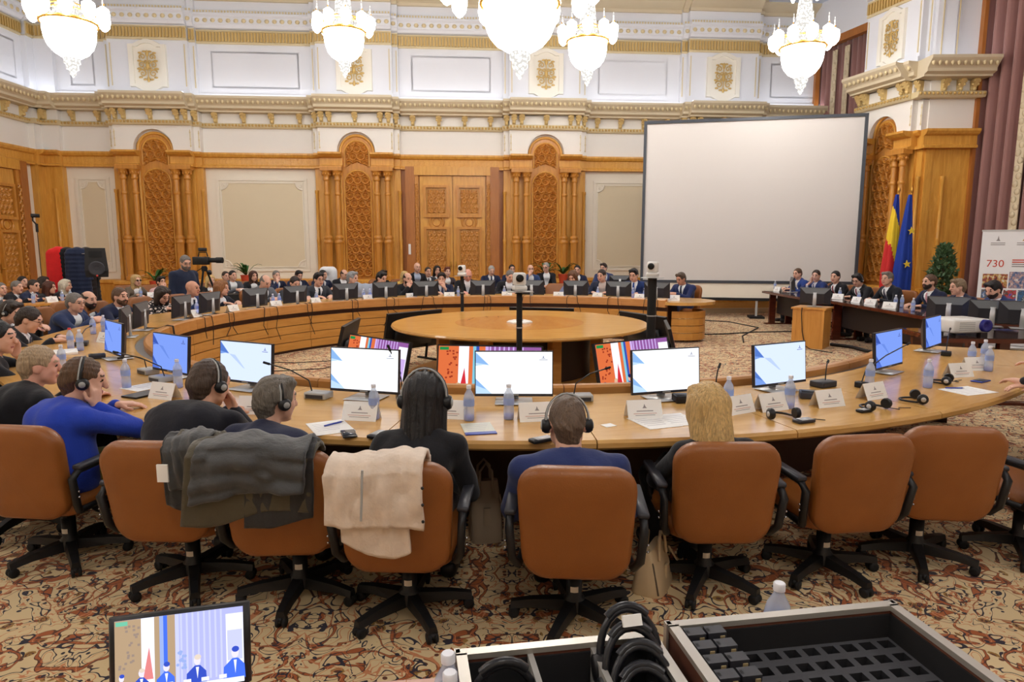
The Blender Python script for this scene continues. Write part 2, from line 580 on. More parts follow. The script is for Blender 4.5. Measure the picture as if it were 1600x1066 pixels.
def cornice(parent, x0, x1, d):
    molding(parent, 'cornice', x0, x1, [(0, 5.46), (d - 0.12, 5.46), (d - 0.12, 5.5), (d, 5.54), (d, 5.6), (d + 0.03, 5.64), (d + 0.16, 5.78), (d + 0.16, 5.84), (0, 5.84)], stone_g)
    # row of leaves along the cornice face: too small to pick apart
    m = MB()
    n = max(2, int((x1 - x0) / 0.13))
    for i in range(n):
        x = x0 + (i + 0.5) * (x1 - x0) / n
        m.ball((x, -d - 0.09, 5.7), 0.06, 6, sq=(0.75, 0.6, 1.15))
    tag(m.build('leaf_row', gold_pale, parent), kind='stuff')
    molding(parent, 'gold_strip', x0, x1, [(0, 5.06), (d - 0.30, 5.06), (d - 0.27, 5.1), (d - 0.27, 5.17), (d - 0.3, 5.19), (0, 5.19)], gold_pale)
    m = MB()
    n = max(2, int((x1 - x0) / 0.09))
    for i in range(n):
        x = x0 + (i + 0.5) * (x1 - x0) / n
        m.ball((x, -d + 0.265, 5.135), 0.036, 5)
    tag(m.build('bead_row', gold, parent), kind='stuff')

def cove(parent, x0, x1, d):
    """strip light lying behind the cornice lip, washing the upper wall"""
    o = bar(parent, 'cove_light', x0, x1, d - 0.02, d + 0.08, 5.845, 5.86, glow('cove_strip', (238, 243, 255), COVE_GLOW))

def upper_band(parent, x0, x1, d):
    """fluted gilt frieze, leaf row and mouldings above it"""
    molding(parent, 'frieze', x0, x1, [(0, 7.3), (d, 7.3), (d, 7.34), (d - 0.02, 7.35), (d - 0.02, 7.62), (d, 7.63), (d, 7.66), (0, 7.66)], gold_pale)
    m = MB()
    n = max(2, int((x1 - x0) / 0.085))
    for i in range(n):
        x = x0 + (i + 0.5) * (x1 - x0) / n
        m.box(x - 0.024, x + 0.024, -d - 0.02, -d + 0.03, 7.365, 7.605)
    tag(m.build('flute_row', gold, parent), kind='stuff')
    molding(parent, 'upper_molding', x0, x1, [(0, 7.66), (d + 0.05, 7.7), (d + 0.09, 7.76), (d + 0.12, 7.78), (d + 0.12, 7.96), (d + 0.2, 8.0), (d + 0.2, 8.05), (d + 0.12, 8.07), (d + 0.12, 8.13), (0, 8.13)], white_b)
    m = MB()
    n = max(2, int((x1 - x0) / 0.2))
    for i in range(n):
        x = x0 + (i + 0.5) * (x1 - x0) / n
        m.ball((x, -d - 0.13, 7.87), 0.07, 6, sq=(0.95, 0.4, 0.85))
    n = max(2, int((x1 - x0) / 0.08))
    for i in range(n):
        x = x0 + (i + 0.5) * (x1 - x0) / n
        m.box(x - 0.022, x + 0.022, -d - 0.14, -d - 0.1, 8.075, 8.125)
    tag(m.build('leaf_row', gold_pale, parent), kind='stuff')
    molding(parent, 'ceiling_molding', x0, x1, [(0, 8.42), (d + 0.02, 8.42), (d + 0.02, 8.5), (d + 0.1, 8.55), (d + 0.25, 8.66), (d + 0.25, 8.73), (0, 8.73)], stone_g)

def frame_bars(parent, name, x0, x1, z0, z1, w, d, mat, d0=0.0):
    m = MB()
    m.box(x0, x1, -d, -d0, z1 - w, z1); m.box(x0, x1, -d, -d0, z0, z0 + w)
    m.box(x0, x0 + w, -d, -d0, z0 + w, z1 - w); m.box(x1 - w, x1, -d, -d0, z0 + w, z1 - w)
    return m.build(name, mat, parent)

def wall_panel(parent, x0, x1):
    """beige field with a moulded frame whose corners are notched round a small leaf"""
    z0, z1 = 1.06, 3.7
    mg = 0.26 if x1 - x0 > 2 else 0.2
    fx0, fx1 = x0 + mg, x1 - mg
    frame_bars(parent, 'panel_frame', fx0, fx1, z0, z1, 0.07, 0.035, cream)
    frame_bars(parent, 'panel_bead', fx0 + 0.11, fx1 - 0.11, z0 + 0.11, z1 - 0.11, 0.03, 0.03, cream)
    bar(parent, 'panel_field', fx0 + 0.14, fx1 - 0.14, 0.0, 0.012, z0 + 0.14, z1 - 0.14, beige)
    for sx, cx in ((1, fx0 + 0.12), (-1, fx1 - 0.12)):
        for sz, cz in ((1, z0 + 0.12), (-1, z1 - 0.12)):
            def mk():
                m = MB()
                m.tube([(0.2 * math.cos(PI / 2 * i / 8), -0.02, 0.2 * math.sin(PI / 2 * i / 8)) for i in range(9)], 0.022, 6)
                m.tube(spiral(0.085, 0.085, 0.06, 1.2, 0, 1, 12, 0.02), 0.012, 5)
                m.prism([(0, 0)] + [(0.19 * math.cos(PI / 2 * i / 6), 0.19 * math.sin(PI / 2 * i / 6)) for i in range(7)], 'y', -0.014, 0)
                return m.build('panel_corner', cream)
            shared('panel_corner', mk, parent, (cx, 0, cz), None, (sx, 1, sz))

def upper_panel(parent, x0, x1):
    frame_bars(parent, 'upper_panel_frame', x0 + 0.3, x1 - 0.3, 6.14, 7.12, 0.05, 0.05, white_b)
    frame_bars(parent, 'upper_panel_bead', x0 + 0.44, x1 - 0.44, 6.26, 7.0, 0.04, 0.035, white_b)

def cartouche(parent, c, d, sc=1.0):
    def frame():
        m = MB()
        def outline(w, h, bulge):
            pts = []
            for i in range(13):
                t = -1 + 2 * i / 12
                pts.append((t * w * 0.72, h + bulge * math.cos(t * PI / 2)))
            pts = [(-w, h)] + pts + [(w, h), (w, -h)] + [(-p[0], -p[1]) for p in pts] + [(-w, -h)]
            return pts
        o1 = outline(0.5, 0.56, 0.13); o2 = outline(0.36, 0.48, 0.1)
        n = len(o1)
        vs = [(p[0], -0.0, p[1]) for p in o1] + [(p[0] * 0.97, -0.07, p[1] * 0.98) for p in o1] + [(p[0], -0.07, p[1]) for p in o2] + [(p[0], -0.02, p[1]) for p in o2]
        fs = []
        for j in range(3):
            for i in range(n):
                fs.append((j * n + i, j * n + (i + 1) % n, (j + 1) * n + (i + 1) % n, (j + 1) * n + i))
        m.add(vs, fs)
        m.add([(p[0], -0.02, p[1]) for p in o2], [tuple(range(n))])
        return m.build('cartouche_frame', plain('cartouche_plaster', (236, 230, 216), 0.6))
    shared('cartouche_frame', frame, parent, (c, -d, 6.62), None, (sc, 1, 1))
    shared('cartouche_scroll', lambda: arabesque(0.62, 0.86).build('cartouche_scroll', gold), parent, (c, -d - 0.03, 6.62), None, (sc, 1, 1))

def bay(parent, c, hw=1.2, d=0.0, upper=True):
    """projecting bay: carved arched panel between two pairs of columns"""
    k = hw / 1.2
    bar(parent, 'bay_back', c - hw, c + hw, d, d + 0.16, STEP, 4.0, wood_wall)
    bar(parent, 'bay_plinth', c - hw - 0.03, c + hw + 0.03, d, d + 0.52, STEP, 0.72, wood_wall)
    molding(parent, 'plinth_cap', c - hw - 0.06, c + hw + 0.06, [(d, 0.7), (d + 0.5, 0.7), (d + 0.57, 0.74), (d + 0.57, 0.8), (d + 0.5, 0.84), (d, 0.84)], wood_wall)
    for sx in (-1, 1):
        for x in (0.55, 0.85):
            shared('column', column_mesh, parent, (c + sx * x * k, -d - 0.42, 0), None, (k ** 0.5, k ** 0.5, 1))
        shared('colonette', colonette_mesh, parent, (c + sx * (hw - 0.03), -d - 0.2, 0))
        bar(parent, 'column_backing', c + sx * 0.7 * k - 0.3 * k, c + sx * 0.7 * k + 0.3 * k, d + 0.14, d + 0.22, 0.84, 4.0, wood_wall)
        wx0, wx1 = sorted((c + sx * 0.4 * k, c + sx * 1.03 * k))
        wood_band(parent, wx0, wx1, d + 0.62)
        wx0, wx1 = sorted((c + sx * 1.03 * k, c + sx * hw))
        wood_band(parent, wx0, wx1, d + 0.34)
    # arch
    poly = arch_poly(0.96 * k, 0.84, 4.42, 0.46 * k)
    MB().prism([(c + p[0], p[1]) for p in poly], 'y', -d - 0.3, -d - 0.1).build('arch_board', wood_carve, parent)
    def rim():
        m = MB()
        pts = [(0.46 * math.cos(PI * i / 16), -0.0, 4.42 + 0.45 * math.sin(PI * i / 16)) for i in range(17)]
        m.tube([(0.46, 0, 0.9)] + pts + [(-0.46, 0, 0.9)], 0.045, 6)
        return m.build('arch_rim', wood_wall)
    shared('arch_rim', rim, parent, (c, -d - 0.3, 0), None, (k, 1, 1))
    def low():
        zs, rr = 2.62, 0.34
        ins = lambda X, Z: (np.abs(X) <= 0.34) & ((Z <= zs) | ((X / 0.345) ** 2 + ((Z - zs) / rr) ** 2 <= 1))
        o = relief('carved_panel', 0.7, 2.97, 76, 300, carve_fn(4.6, 0.085), wood_carve, None, (0, 0, 0), inside=ins)
        return o
    shared('carved_low', low, parent, (c, -d - 0.3, 0.92), None, (k, 1, 1))
    def top():
        zs, rr = 0.42, 0.32
        ins = lambda X, Z: (np.abs(X) <= 0.31) & ((Z <= zs) | ((X / 0.32) ** 2 + ((Z - zs) / rr) ** 2 <= 1)) & (Z > 0.16 * np.cos(X * 4.2))
        return relief('carved_head', 0.66, 0.74, 70, 76, carve_fn(4.6, 0.085), wood_carve, None, (0, 0, 0), inside=ins)
    shared('carved_top', top, parent, (c, -d - 0.3, 3.96), None, (k, 1, 1))
    def lowrim():
        m = MB()
        for (w, zs, z0) in ((0.37, 3.54, 0.9), (0.345, 4.38, 4.02)):
            pts = [(w * math.cos(PI * i / 14), 0, zs + w * math.sin(PI * i / 14)) for i in range(15)]
            m.tube([(w, 0, z0)] + pts + [(-w, 0, z0)], 0.028, 6)
        return m.build('panel_bead', wood_wall)
    shared('lowrim', lowrim, parent, (c, -d - 0.31, 0), None, (k, 1, 1))
    # white storey
    poly = arch_poly(1.02 * k, 4.38, 4.42, 0.5 * k)
    side = [(-1.04 * k, 4.38), (-0.53 * k, 4.38)] + [(0.53 * k * math.cos(PI - PI * i / 12), 4.42 + 0.54 * k * math.sin(PI * i / 12)) for i in range(13)] + [(0.53 * k, 4.38), (1.04 * k, 4.38), (1.04 * k, 5.5), (-1.04 * k, 5.5)]
    MB().prism([(c + p[0], p[1]) for p in side], 'y', -d - 0.42, -d).build('arch_wall', white, parent)
    bar(parent, 'bay_wing', c - hw, c + hw, d, d + 0.26, 4.38, 5.5, white)
    cornice(parent, c - 1.06 * k, c + 1.06 * k, d + 0.82)
    cornice(parent, c - hw - 0.04, c + hw + 0.04, d + 0.62)
    for x in (-0.92, -0.7, 0, 0.7, 0.92):
        shared('corbel', corbel_mesh, parent, (c + x * k, -d - 0.42, 5.33))
    for x in (-1.12, 1.12):
        shared('corbel', corbel_mesh, parent, (c + x * k, -d - 0.26, 5.33))
    for sx in (-1, 1):
        for x, dd in ((1.0, 0.42), (1.17, 0.26)):
            m = MB()
            for z in (4.52, 4.7, 4.88): m.ball((c + sx * x * k, -d - dd, z), 0.035, 6, sq=(0.6, 0.5, 1))
            m.tube([(c + sx * x * k, -d - dd, 4.5), (c + sx * x * k, -d - dd, 4.95)], 0.012, 4)
            m.build('gilt_drop', gold_pale, parent)
    if upper:
        bar(parent, 'upper_bay', c - 1.04 * k, c + 1.04 * k, d, d + 0.34, 5.84, 8.6, white_b)
        bar(parent, 'upper_wing', c - hw, c + hw, d, d + 0.18, 5.84, 8.6, white_b)
        bar(parent, 'upper_base', c - 1.07 * k, c + 1.07 * k, d + 0.3, d + 0.4, 5.84, 6.0, white_b)
        cartouche(parent, c, d + 0.34, k)
        upper_band(parent, c - 1.04 * k, c + 1.04 * k, d + 0.38)
        upper_band(parent, c - hw, c + hw, d + 0.22)
        cove(parent, c - 1.04 * k, c + 1.04 * k, d + 0.8)
        for sx in (-1, 1):
            bar(parent, 'gilt_line', c + sx * 0.97 * k - 0.012, c + sx * 0.97 * k + 0.012, d + 0.34, d + 0.355, 6.1, 7.2, gold_pale)
            bar(parent, 'gilt_line', c + sx * 1.15 * k - 0.012, c + sx * 1.15 * k + 0.012, d + 0.18, d + 0.195, 6.1, 7.2, gold_pale)

def between(parent, x0, x1, ncorb, panel=True):
    bar(parent, 'dado', x0, x1, 0, 0.1, STEP, 0.74, wood_wall)
    molding(parent, 'dado_cap', x0, x1, [(0, 0.72), (0.1, 0.72), (0.16, 0.76), (0.16, 0.84), (0, 0.86)], wood_wall)
    wood_band(parent, x0, x1, 0.2)
    band_relief(parent, x0 + 0.05, x1 - 0.05, 0.11)
    bar(parent, 'white_storey', x0, x1, 0, 0.03, 4.38, 5.5, white)
    cornice(parent, x0, x1, 0.4)
    for i in range(ncorb):
        x = x0 + (i + 0.5) * (x1 - x0) / ncorb
        shared('corbel', corbel_mesh, parent, (x, -0.03, 5.33))
    if panel: wall_panel(parent, x0 + 0.02, x1 - 0.02)
    bar(parent, 'upper_storey', x0, x1, 0, 0.05, 5.84, 8.7, white_b)
    bar(parent, 'upper_base', x0, x1, 0.02, 0.14, 5.84, 5.97, white_b)
    upper_panel(parent, x0 + 0.05, x1 - 0.05)
    upper_band(parent, x0, x1, 0.1)
    cove(parent, x0, x1, 0.34)

BAYS = (-9.9, -4.42, 0.94, 6.1)
for c in BAYS: bay(wall_back, c)
between(wall_back, -12.45, -11.1, 2)
between(wall_back, -8.7, -5.62, 4)
between(wall_back, -3.22, -0.26, 4, panel=False)
between(wall_back, 2.14, 4.9, 4)
between(wall_back, 7.3, 9.6, 3)

# corner pilaster
def pilaster(parent, x0, x1, d):
    bar(parent, 'pilaster', x0, x1, 0, d, STEP, 4.0, wood_wall)
    shared('colonette', colonette_mesh, parent, ((x0 + x1) / 2 + 0.1, -d, 0))
    wood_band(parent, x0, x1, d + 0.2)
    bar(parent, 'white_storey', x0, x1, 0, d, 4.38, 5.5, white)
    cornice(parent, x0 - 0.05, x1 + 0.05, d + 0.38)
    shared('corbel', corbel_mesh, parent, ((x0 + x1) / 2, -d, 5.33))
    bar(parent, 'upper_storey', x0, x1, 0, d, 5.84, 8.7, white_b)
    upper_band(parent, x0, x1, d + 0.05)
    cove(parent, x0, x1, d + 0.3)
pilaster(wall_back, -13.1, -12.45, 0.2)

# left wall: local x runs towards the far corner, seen very obliquely
wl = wall_left
between(wl, -2.3, -0.35, 3, panel=False)
pilaster(wl, -0.45, 0.0, 0.2)
between(wl, -6.4, -2.3, 5, panel=False)

# ---- double door in the far wall, and the side door
def carved_rect(parent, name, x, z, w, h, d, sc=7.0):
    return relief(name, w, h, max(8, int(w * 60)), max(8, int(h * 60)), carve_fn(sc, 0.055), wood_carve, parent, (x, -d, z))

def door(parent_wall, nm, c, w, h, z0=STEP):
    dr = bar(parent_wall, nm, c - w / 2, c + w / 2, 0.0, 0.06, z0, h, wood_wall)
    dr.parent = None
    dr.matrix_world = Matrix.Translation(parent_wall.location) @ Matrix.Rotation(parent_wall.rotation_euler.z, 4, 'Z')
    tag(dr, kind='structure')
    jw = 0.2
    for sx in (-1, 1):
        bar(dr, 'jamb', c + sx * (w / 2 + 0.02) - 0.13, c + sx * (w / 2 + 0.02) + 0.13, 0.0, 0.2, z0, h + 0.1, wood_red)
        bar(dr, 'jamb_strip', c + sx * (w / 2 - 0.16) - 0.06, c + sx * (w / 2 - 0.16) + 0.06, 0.05, 0.16, z0, h - 0.05, wood_carve)
        carved_rect(dr, 'jamb_carving', c + sx * (w / 2 - 0.16), z0 + 0.2, 0.09, h - 0.7, 0.15, 10)
    bar(dr, 'head', c - w / 2 + 0.1, c + w / 2 - 0.1, 0.05, 0.2, h - 0.14, h + 0.1, wood_wall)
    lw = (w - 0.5) / 2
    for sx in (-1, 1):
        lx = c + sx * lw / 2
        leaf = bar(dr, 'door_leaf', lx - lw / 2 + 0.012, lx + lw / 2 - 0.012, 0.05, 0.12, z0 + 0.02, h - 0.15, wood_wall)
        for (za, zb) in ((0.26, 0.42), (0.62, 2.12), (2.52, 3.28)):
            za, zb = z0 + za * h / 3.88, z0 + zb * h / 3.88
            pw = lw * 0.62
            frame_bars(leaf, 'panel_frame', lx - pw / 2 - 0.07, lx + pw / 2 + 0.07, za - 0.07, zb + 0.07, 0.07, 0.2, wood_carve, 0.1)
            carved_rect(leaf, 'panel_carving', lx, za + 0.06, pw * 0.84, zb - za - 0.12, 0.125)
        m = MB()
        m.tube([(lx + 0.2 * math.cos(2 * PI * i / 20), -0.14, z0 + 2.32 * h / 3.88 + 0.2 * math.sin(2 * PI * i / 20)) for i in range(21)], 0.035, 6)
        m.tube([(lx + 0.11 * math.cos(2 * PI * i / 14), -0.13, z0 + 2.32 * h / 3.88 + 0.11 * math.sin(2 * PI * i / 14)) for i in range(15)], 0.02, 6)
        m.build('roundel', wood_carve, leaf)
        for z in (1.22,):
            m = MB(); hx = c + sx * 0.07
            m.tube([(hx, -0.12, z), (hx, -0.2, z), (hx + sx * 0.1, -0.2, z)], 0.014, 6)
            m.box(hx - 0.025, hx + 0.025, -0.13, -0.11, z - 0.12, z + 0.12)
            m.build('handle', brass, leaf)
    return dr
bar(wall_back, 'door_surround', -3.22, -0.26, 0, 0.04, 0.84, 3.98, wood_red)
door(wall_back, 'door_1', -1.74, 2.4, 3.95)
door(wl, 'door_2', -2.12, 2.2, 3.9, 0.0)

sw = MB().box(-0.035, 0.035, -0.225, -0.2, 1.35, 1.65).build('card_reader', whitep, wall_back)
sw.location = (-3.0, -0.02, 0.2)

# ---- right side: pillar with a bay, curtains in the window recesses
DIRR = Vector((0.2537, -0.9673, 0))
CORN = WALL_O + Vector((9.1 * math.cos(WA), 9.1 * math.sin(WA), 0))
PB, PA, PC = Vector((9.51, 15.65, 0)), Vector((9.03, 17.47, 0)), Vector((10.46, 15.6, 0))
prz = math.atan2(DIRR.y, DIRR.x)
pill = MB().box(0, 1.88, 0.0, 1.18, 0, 8.75).build('wall_right', white_b)
pill.location = PA; pill.rotation_euler = (0, 0, prz)
tag(pill, kind='structure')
bay(pill, 0.94, 0.94)
# return face of the pillar towards the camera
rt = MB().box(0, 0.97, 0.0, 0.2, 0, 8.75).build('wall_right_return', white_b)
rt.location = PB + Vector((0, -0.02, 0)); rt.rotation_euler = (0, 0, math.radians(-1))
tag(rt, kind='structure')
bar(rt, 'return_panel', 0.0, 0.94, 0, 0.05, STEP, 4.0, wood_wall)
bar(rt, 'corner_post', -0.1, 0.05, -0.12, 0.07, STEP, 4.0, wood_wall)
bar(rt, 'plinth', -0.1, 0.94, 0, 0.24, 0, 0.8, wood_wall)
shared('colonette', colonette_mesh, rt, (0.32, -0.06, 0))
wood_band(rt, -0.25, 0.94, 0.3)
bar(rt, 'white_storey', -0.1, 0.94, 0, 0.05, 4.38, 5.5, white)
cornice(rt, -0.5, 0.99, 0.55)
for x in (0.15, 0.5, 0.8): shared('corbel', corbel_mesh, rt, (x, -0.05, 5.33))
bar(rt, 'upper_wing', -0.12, 0.3, 0.0, 0.12, 5.84, 8.7, white_b)
bar(rt, 'upper_base', -0.1, 0.94, 0.0, 0.1, 5.84, 5.98, white_b)
cove(rt, -0.3, 0.9, 0.48)
upper_band(rt, -0.1, 0.94, 0.05)
for x in (0.0, 0.34): bar(rt, 'gilt_line', x - 0.012, x + 0.012, 0.12, 0.135, 6.0, 7.3, gold_pale)

# cloth of the curtains
N = NB('curtain_cloth')
nz = N.noise(N.coord('Object', (30, 30, 0.8)), 2.0, 3.0)
N.set(color=N.mix(nz.outputs[0], lin(136, 94, 90), lin(160, 116, 108)), rough=0.75, sheen=0.4)
curt_m = N.m
def curtain(nm, label, a, b, z0, z1, folds, amp, seed):
    rnd = random.Random(seed)
    L = (b - a).length; u = (b - a).normalized(); nrm = Vector((-u.y, u.x, 0))
    nx = folds * 8
    ph = [rnd.uniform(0.6, 1.4) for _ in range(folds + 2)]
    rings = []
    for j in range(7):
        t = j / 6
        z = z1 + (z0 - z1) * t
        row = []
        for i in range(nx + 1):
            s = i / nx
            off = amp * ph[int(s * folds)] * math.sin(2 * PI * s * folds) * (0.7 + 0.3 * t) + 0.02 * math.sin(9 * s + 3 * t)
            p = a + u * (s * L) + nrm * off
            row.append((p.x, p.y, z))
        rings.append(row)
    m = MB().loft(rings, 0, True, False, False)
    o = m.build(nm, curt_m, fix=False)
    sm = o.modifiers.new('thickness', 'SOLIDIFY'); sm.thickness = 0.012
    return tag(o, label, 'curtain')
REC = Vector((0.9673, 0.2537, 0))     # out of the room
ca = CORN - DIRR * 0.3 + REC * 0.03
curtain('curtain', 'mauve pleated curtain behind the top right corner of the projection screen', ca, ca + DIRR * 3.2, 0.05, 7.5, 16, 0.09, 3)
cb = PC + DIRR * -0.2 + REC * 0.1
curtain('curtain', 'tall mauve pleated curtain behind the printed banner', cb, cb + DIRR * 9.0, 0.05, 8.6, 34, 0.1, 5)
# gilt braid strips on the curtains
def braid(base, s, z0, z1, label):
    p = base + DIRR * s - REC * 0.14
    m = MB()
    n = int((z1 - z0) / 0.16)
    for i in range(n):
        z = z0 + (i + 0.5) * (z1 - z0) / n
        sg = 1 if i % 2 else -1
        m.ball((0.03 * sg, 0, z), 0.085, 6, sq=(0.8, 0.25, 0.9))
    m.box(-0.09, 0.09, 0.0, 0.02, z0, z1)
    o = m.build('curtain_braid', plain('braid_gilt', (206, 190, 160), 0.6))
    o.location = (p.x, p.y, 0); o.rotation_euler = (0, 0, prz)
    return tag(o, label, 'braid')
braid(ca, 1.15, 0.1, 7.3, 'left gilt braid strip on the curtain beside the screen top')
braid(ca, 1.62, 0.1, 7.3, 'right gilt braid strip on the curtain next to the white pillar')
braid(cb, 1.36, 0.1, 8.5, 'gilt braid strip on the tall curtain above the banner')
pel = MB().box(0, 3.4, -0.1, 0.1, 7.45, 7.65).build('trim_2', wood_red)
pel.location = ca - REC * 0.15; pel.rotation_euler = (0, 0, prz); tag(pel, kind='structure')
up = MB().box(0, 3.4, -0.05, 0.25, 7.65, 8.75).build('wall_right_lintel', white_b)
up.location = ca - REC * 0.2; up.rotation_euler = (0, 0, prz); tag(up, kind='structure')
cs = MB().box(-0.06, 0.06, -0.1, 0.1, 0, 7.6).build('trim_3', wood_red)
cs.location = CORN + Vector((-0.05, -0.1, 0)); tag(cs, kind='structure')
cs = MB().box(-0.04, 0.04, -0.06, 0.1, 0, 8.7).build('trim_4', wood_red)
cs.location = PC + Vector((-0.02, -0.05, 0)); tag(cs, kind='structure')
wr = wallroot('wall_right_window', PC - DIRR * 6 + REC * 0.4, prz, 0, 30, white_b)
# ================================================================ chandeliers
crystal = glow('lit_crystal', (255, 250, 243), BOWL_GLOW)
crystal_dim = glow('crystal_drops', (255, 250, 243), 1.0)
_t = crystal_dim.node_tree
_vo = _t.nodes.new('ShaderNodeTexVoronoi'); _vo.inputs['Scale'].default_value = 26
_tc = _t.nodes.new('ShaderNodeTexCoord'); _t.links.new(_tc.outputs['Object'], _vo.inputs[0])
_mr = _t.nodes.new('ShaderNodeMapRange'); _mr.inputs[1].default_value = 0.1; _mr.inputs[2].default_value = 0.6; _mr.inputs[3].default_value = 2.2; _mr.inputs[4].default_value = 0.6
_t.links.new(_vo.outputs['Distance'], _mr.inputs[0]); _t.links.new(_mr.outputs[0], [n for n in _t.nodes if n.type == 'EMISSION'][0].inputs[1])
def chandelier(name, label, loc, ring_r=0.56, bowl_r=0.41, narm=10, tall=2.2, tiers=1, k=1.0):
    t = thing(name, label, 'chandelier', loc, 0, 'crystal chandeliers')
    MB().tube([(0, 0, 1.0 * k), (0, 0, tall)], 0.02, 8).build('suspension_rod', brass, t)
    m = MB()
    m.lathe([(bowl_r, 0.0), (bowl_r * 1.0, -0.12), (bowl_r * 0.96, -0.25), (bowl_r * 0.85, -0.38), (bowl_r * 0.66, -0.48), (bowl_r * 0.4, -0.55), (0.12, -0.58)], 20, smooth=False)
    m.build('crystal_bowl', crystal, t)
    MB().lathe([(0.13, -0.55), (0.13, -0.66), (0.1, -0.67), (0.1, -0.76), (0.06, -0.78), (0.05, -0.84), (0.01, -0.9)], 12, smooth=False).build('crystal_tail', crystal_dim, t)
    MB().lathe([(0.17, 0.0), (0.2, 0.18), (0.15, 0.7), (0.11, 1.05)], 14, smooth=False).build('crystal_cone', crystal_dim, t)
    for (r, z, th) in ((bowl_r + 0.03, 0.02, 0.032), (bowl_r * 0.8, 0.2, 0.02)):
        MB().tube([(r * math.cos(2 * PI * i / 28), r * math.sin(2 * PI * i / 28), z) for i in range(29)], th, 6).build('gilt_ring', brass, t)
    # hanging drops between the rings
    m = MB()
    for i in range(28):
        a = 2 * PI * i / 28
        r = bowl_r * 0.9
        m.lathe([(0.004, -0.02), (0.028, 0.05), (0.012, 0.19)], 5, M=Matrix.Translation((r * math.cos(a), r * math.sin(a), 0.0)))
    tag(m.build('crystal_drops', crystal_dim, t), kind='stuff')
    # arms with shades
    arm0 = None
    for j in range(tiers):
        for i in range(narm):
            a = 2 * PI * (i + 0.5 * j) / narm
            R = ring_r * (1 - 0.38 * j)
            if arm0 is None:
                am = MB().tube([(bowl_r * 0.5, 0, 0.15), (R * 0.75, 0, 0.06), (R, 0, 0.12), (R + 0.02, 0, 0.2)], 0.012, 5).build('arm', brass, t)
                c1 = MB().lathe([(0.02, 0.16), (0.1, 0.1), (0.11, 0.0), (0.09, -0.1), (0.04, -0.16), (0.004, -0.18)], 9, smooth=False, cx=R).build('crystal_shade', crystal, am)
                c2 = MB().lathe([(0.012, 0.2), (0.012, 0.3), (0.006, 0.36), (0.001, 0.38)], 6, cx=R).build('candle_bulb', crystal_dim, am)
                arm0 = (am, c1, c2)
            else:
                am = again(arm0[0], t); again(arm0[1], am); again(arm0[2], am)
            am.rotation_euler = (0, 0, a)
            am.location = (0, 0, 0.17)
            if j: am.location = (0, 0, 0.17 + 0.55 * j); am.scale = (0.62, 0.62, 0.8)
    # crown
    m = MB()
    m.lathe([(0.05, 0.95), (0.16, 1.0), (0.17, 1.05), (0.06, 1.12), (0.1, 1.3), (0.04, 1.4)], 14)
    cr = m.build('crown', brass, t)
    for i in range(6):
        a = 2 * PI * i / 6
        m = MB().lathe([(0.01, 0.2), (0.06, 0.14), (0.06, 0.04), (0.02, -0.06)], 8, smooth=False, M=Matrix.Translation((0.26 * math.cos(a), 0.26 * math.sin(a), 1.0)))
        m.tube([(0.1 * math.cos(a), 0.1 * math.sin(a), 1.06), (0.26 * math.cos(a), 0.26 * math.sin(a), 1.2)], 0.01, 4, mi=1)
        m.build('crown_shade', [crystal, brass], cr)
    return t

ch = chandelier('chandelier', 'crystal chandelier second from the left, over the far table', (-3.52, 14.7, 6.2), tall=2.55)
p = [((1.62, 15.0, 6.1), 'crystal chandelier just right of the largest one'),
     ((5.9, 14.2, 5.75), 'crystal chandelier above the projection screen'),
     ((-7.75, 12.3, 5.62), 'crystal chandelier at the far left corner')]
for loc, lab in p:
    c = clone_at(ch, loc, 0.2, lab)
for i, (loc, lab) in enumerate([((8.6, 7.5, 5.9), 'chandelier hanging over the dais side of the hall'), ((-8.8, 6.0, 5.9), 'chandelier hanging over the left side of the ring table'),
                 ((-5.4, 0.6, 5.9), 'chandelier hanging behind and left of the viewpoint'), ((0.6, -1.6, 5.9), 'chandelier hanging behind the viewpoint'), ((5.8, 0.8, 5.9), 'chandelier hanging behind and right of the viewpoint')]):
    clone_at(ch, loc, 0.3 * i, lab)
big = chandelier('chandelier', 'largest crystal chandelier over the round central table', (0.1, 8.9, 4.78), ring_r=0.92, bowl_r=0.46, narm=12, tall=4.0, tiers=2)
# upper basket of the large one
m = MB().lathe([(0.5, 1.0), (0.8, 1.5), (0.86, 1.7), (0.5, 2.6), (0.2, 3.2)], 20, smooth=False)
m.build('crystal_basket', crystal_dim, big)
# ================================================================ ring table and central furniture
RC = Vector((0.05, 8.86, 0))
RI, RO = 4.28, 5.54
TH0, TH1 = math.radians(-243), math.radians(40)
NSEG = 24
ring = thing('ring_table', 'huge ring-shaped conference table of honey-coloured wood', 'table', RC)
dth = (TH1 - TH0) / NSEG
seg_top = MB().sweep([(RI + 0.17, 0.705), (RO - 0.02, 0.705), (RO, 0.72), (RO, 0.745), (RO - 0.015, 0.76), (RI + 0.17, 0.76)], 0, 0, 0.0006, dth - 0.0006, 4).build('top_panel', wood_table, ring)
seg_rail = MB().sweep([(RI, 0.66), (RI + 0.09, 0.66), (RI + 0.09, 0.79), (RI + 0.07, 0.805), (RI + 0.02, 0.805), (RI, 0.79)], 0, 0, 0.0006, dth - 0.0006, 4).build('inner_rail', wood_rail, ring)
seg_tro = MB().sweep([(RI + 0.09, 0.7), (RI + 0.17, 0.7), (RI + 0.17, 0.74), (RI + 0.09, 0.74)], 0, 0, 0, dth, 4).build('cable_trough', plain('trough_metal', (120, 122, 124), 0.35, 0.5), ring)
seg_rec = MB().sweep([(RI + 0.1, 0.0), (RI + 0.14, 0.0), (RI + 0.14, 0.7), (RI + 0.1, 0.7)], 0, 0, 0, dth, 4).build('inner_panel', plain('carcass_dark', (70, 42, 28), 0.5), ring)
boards = []
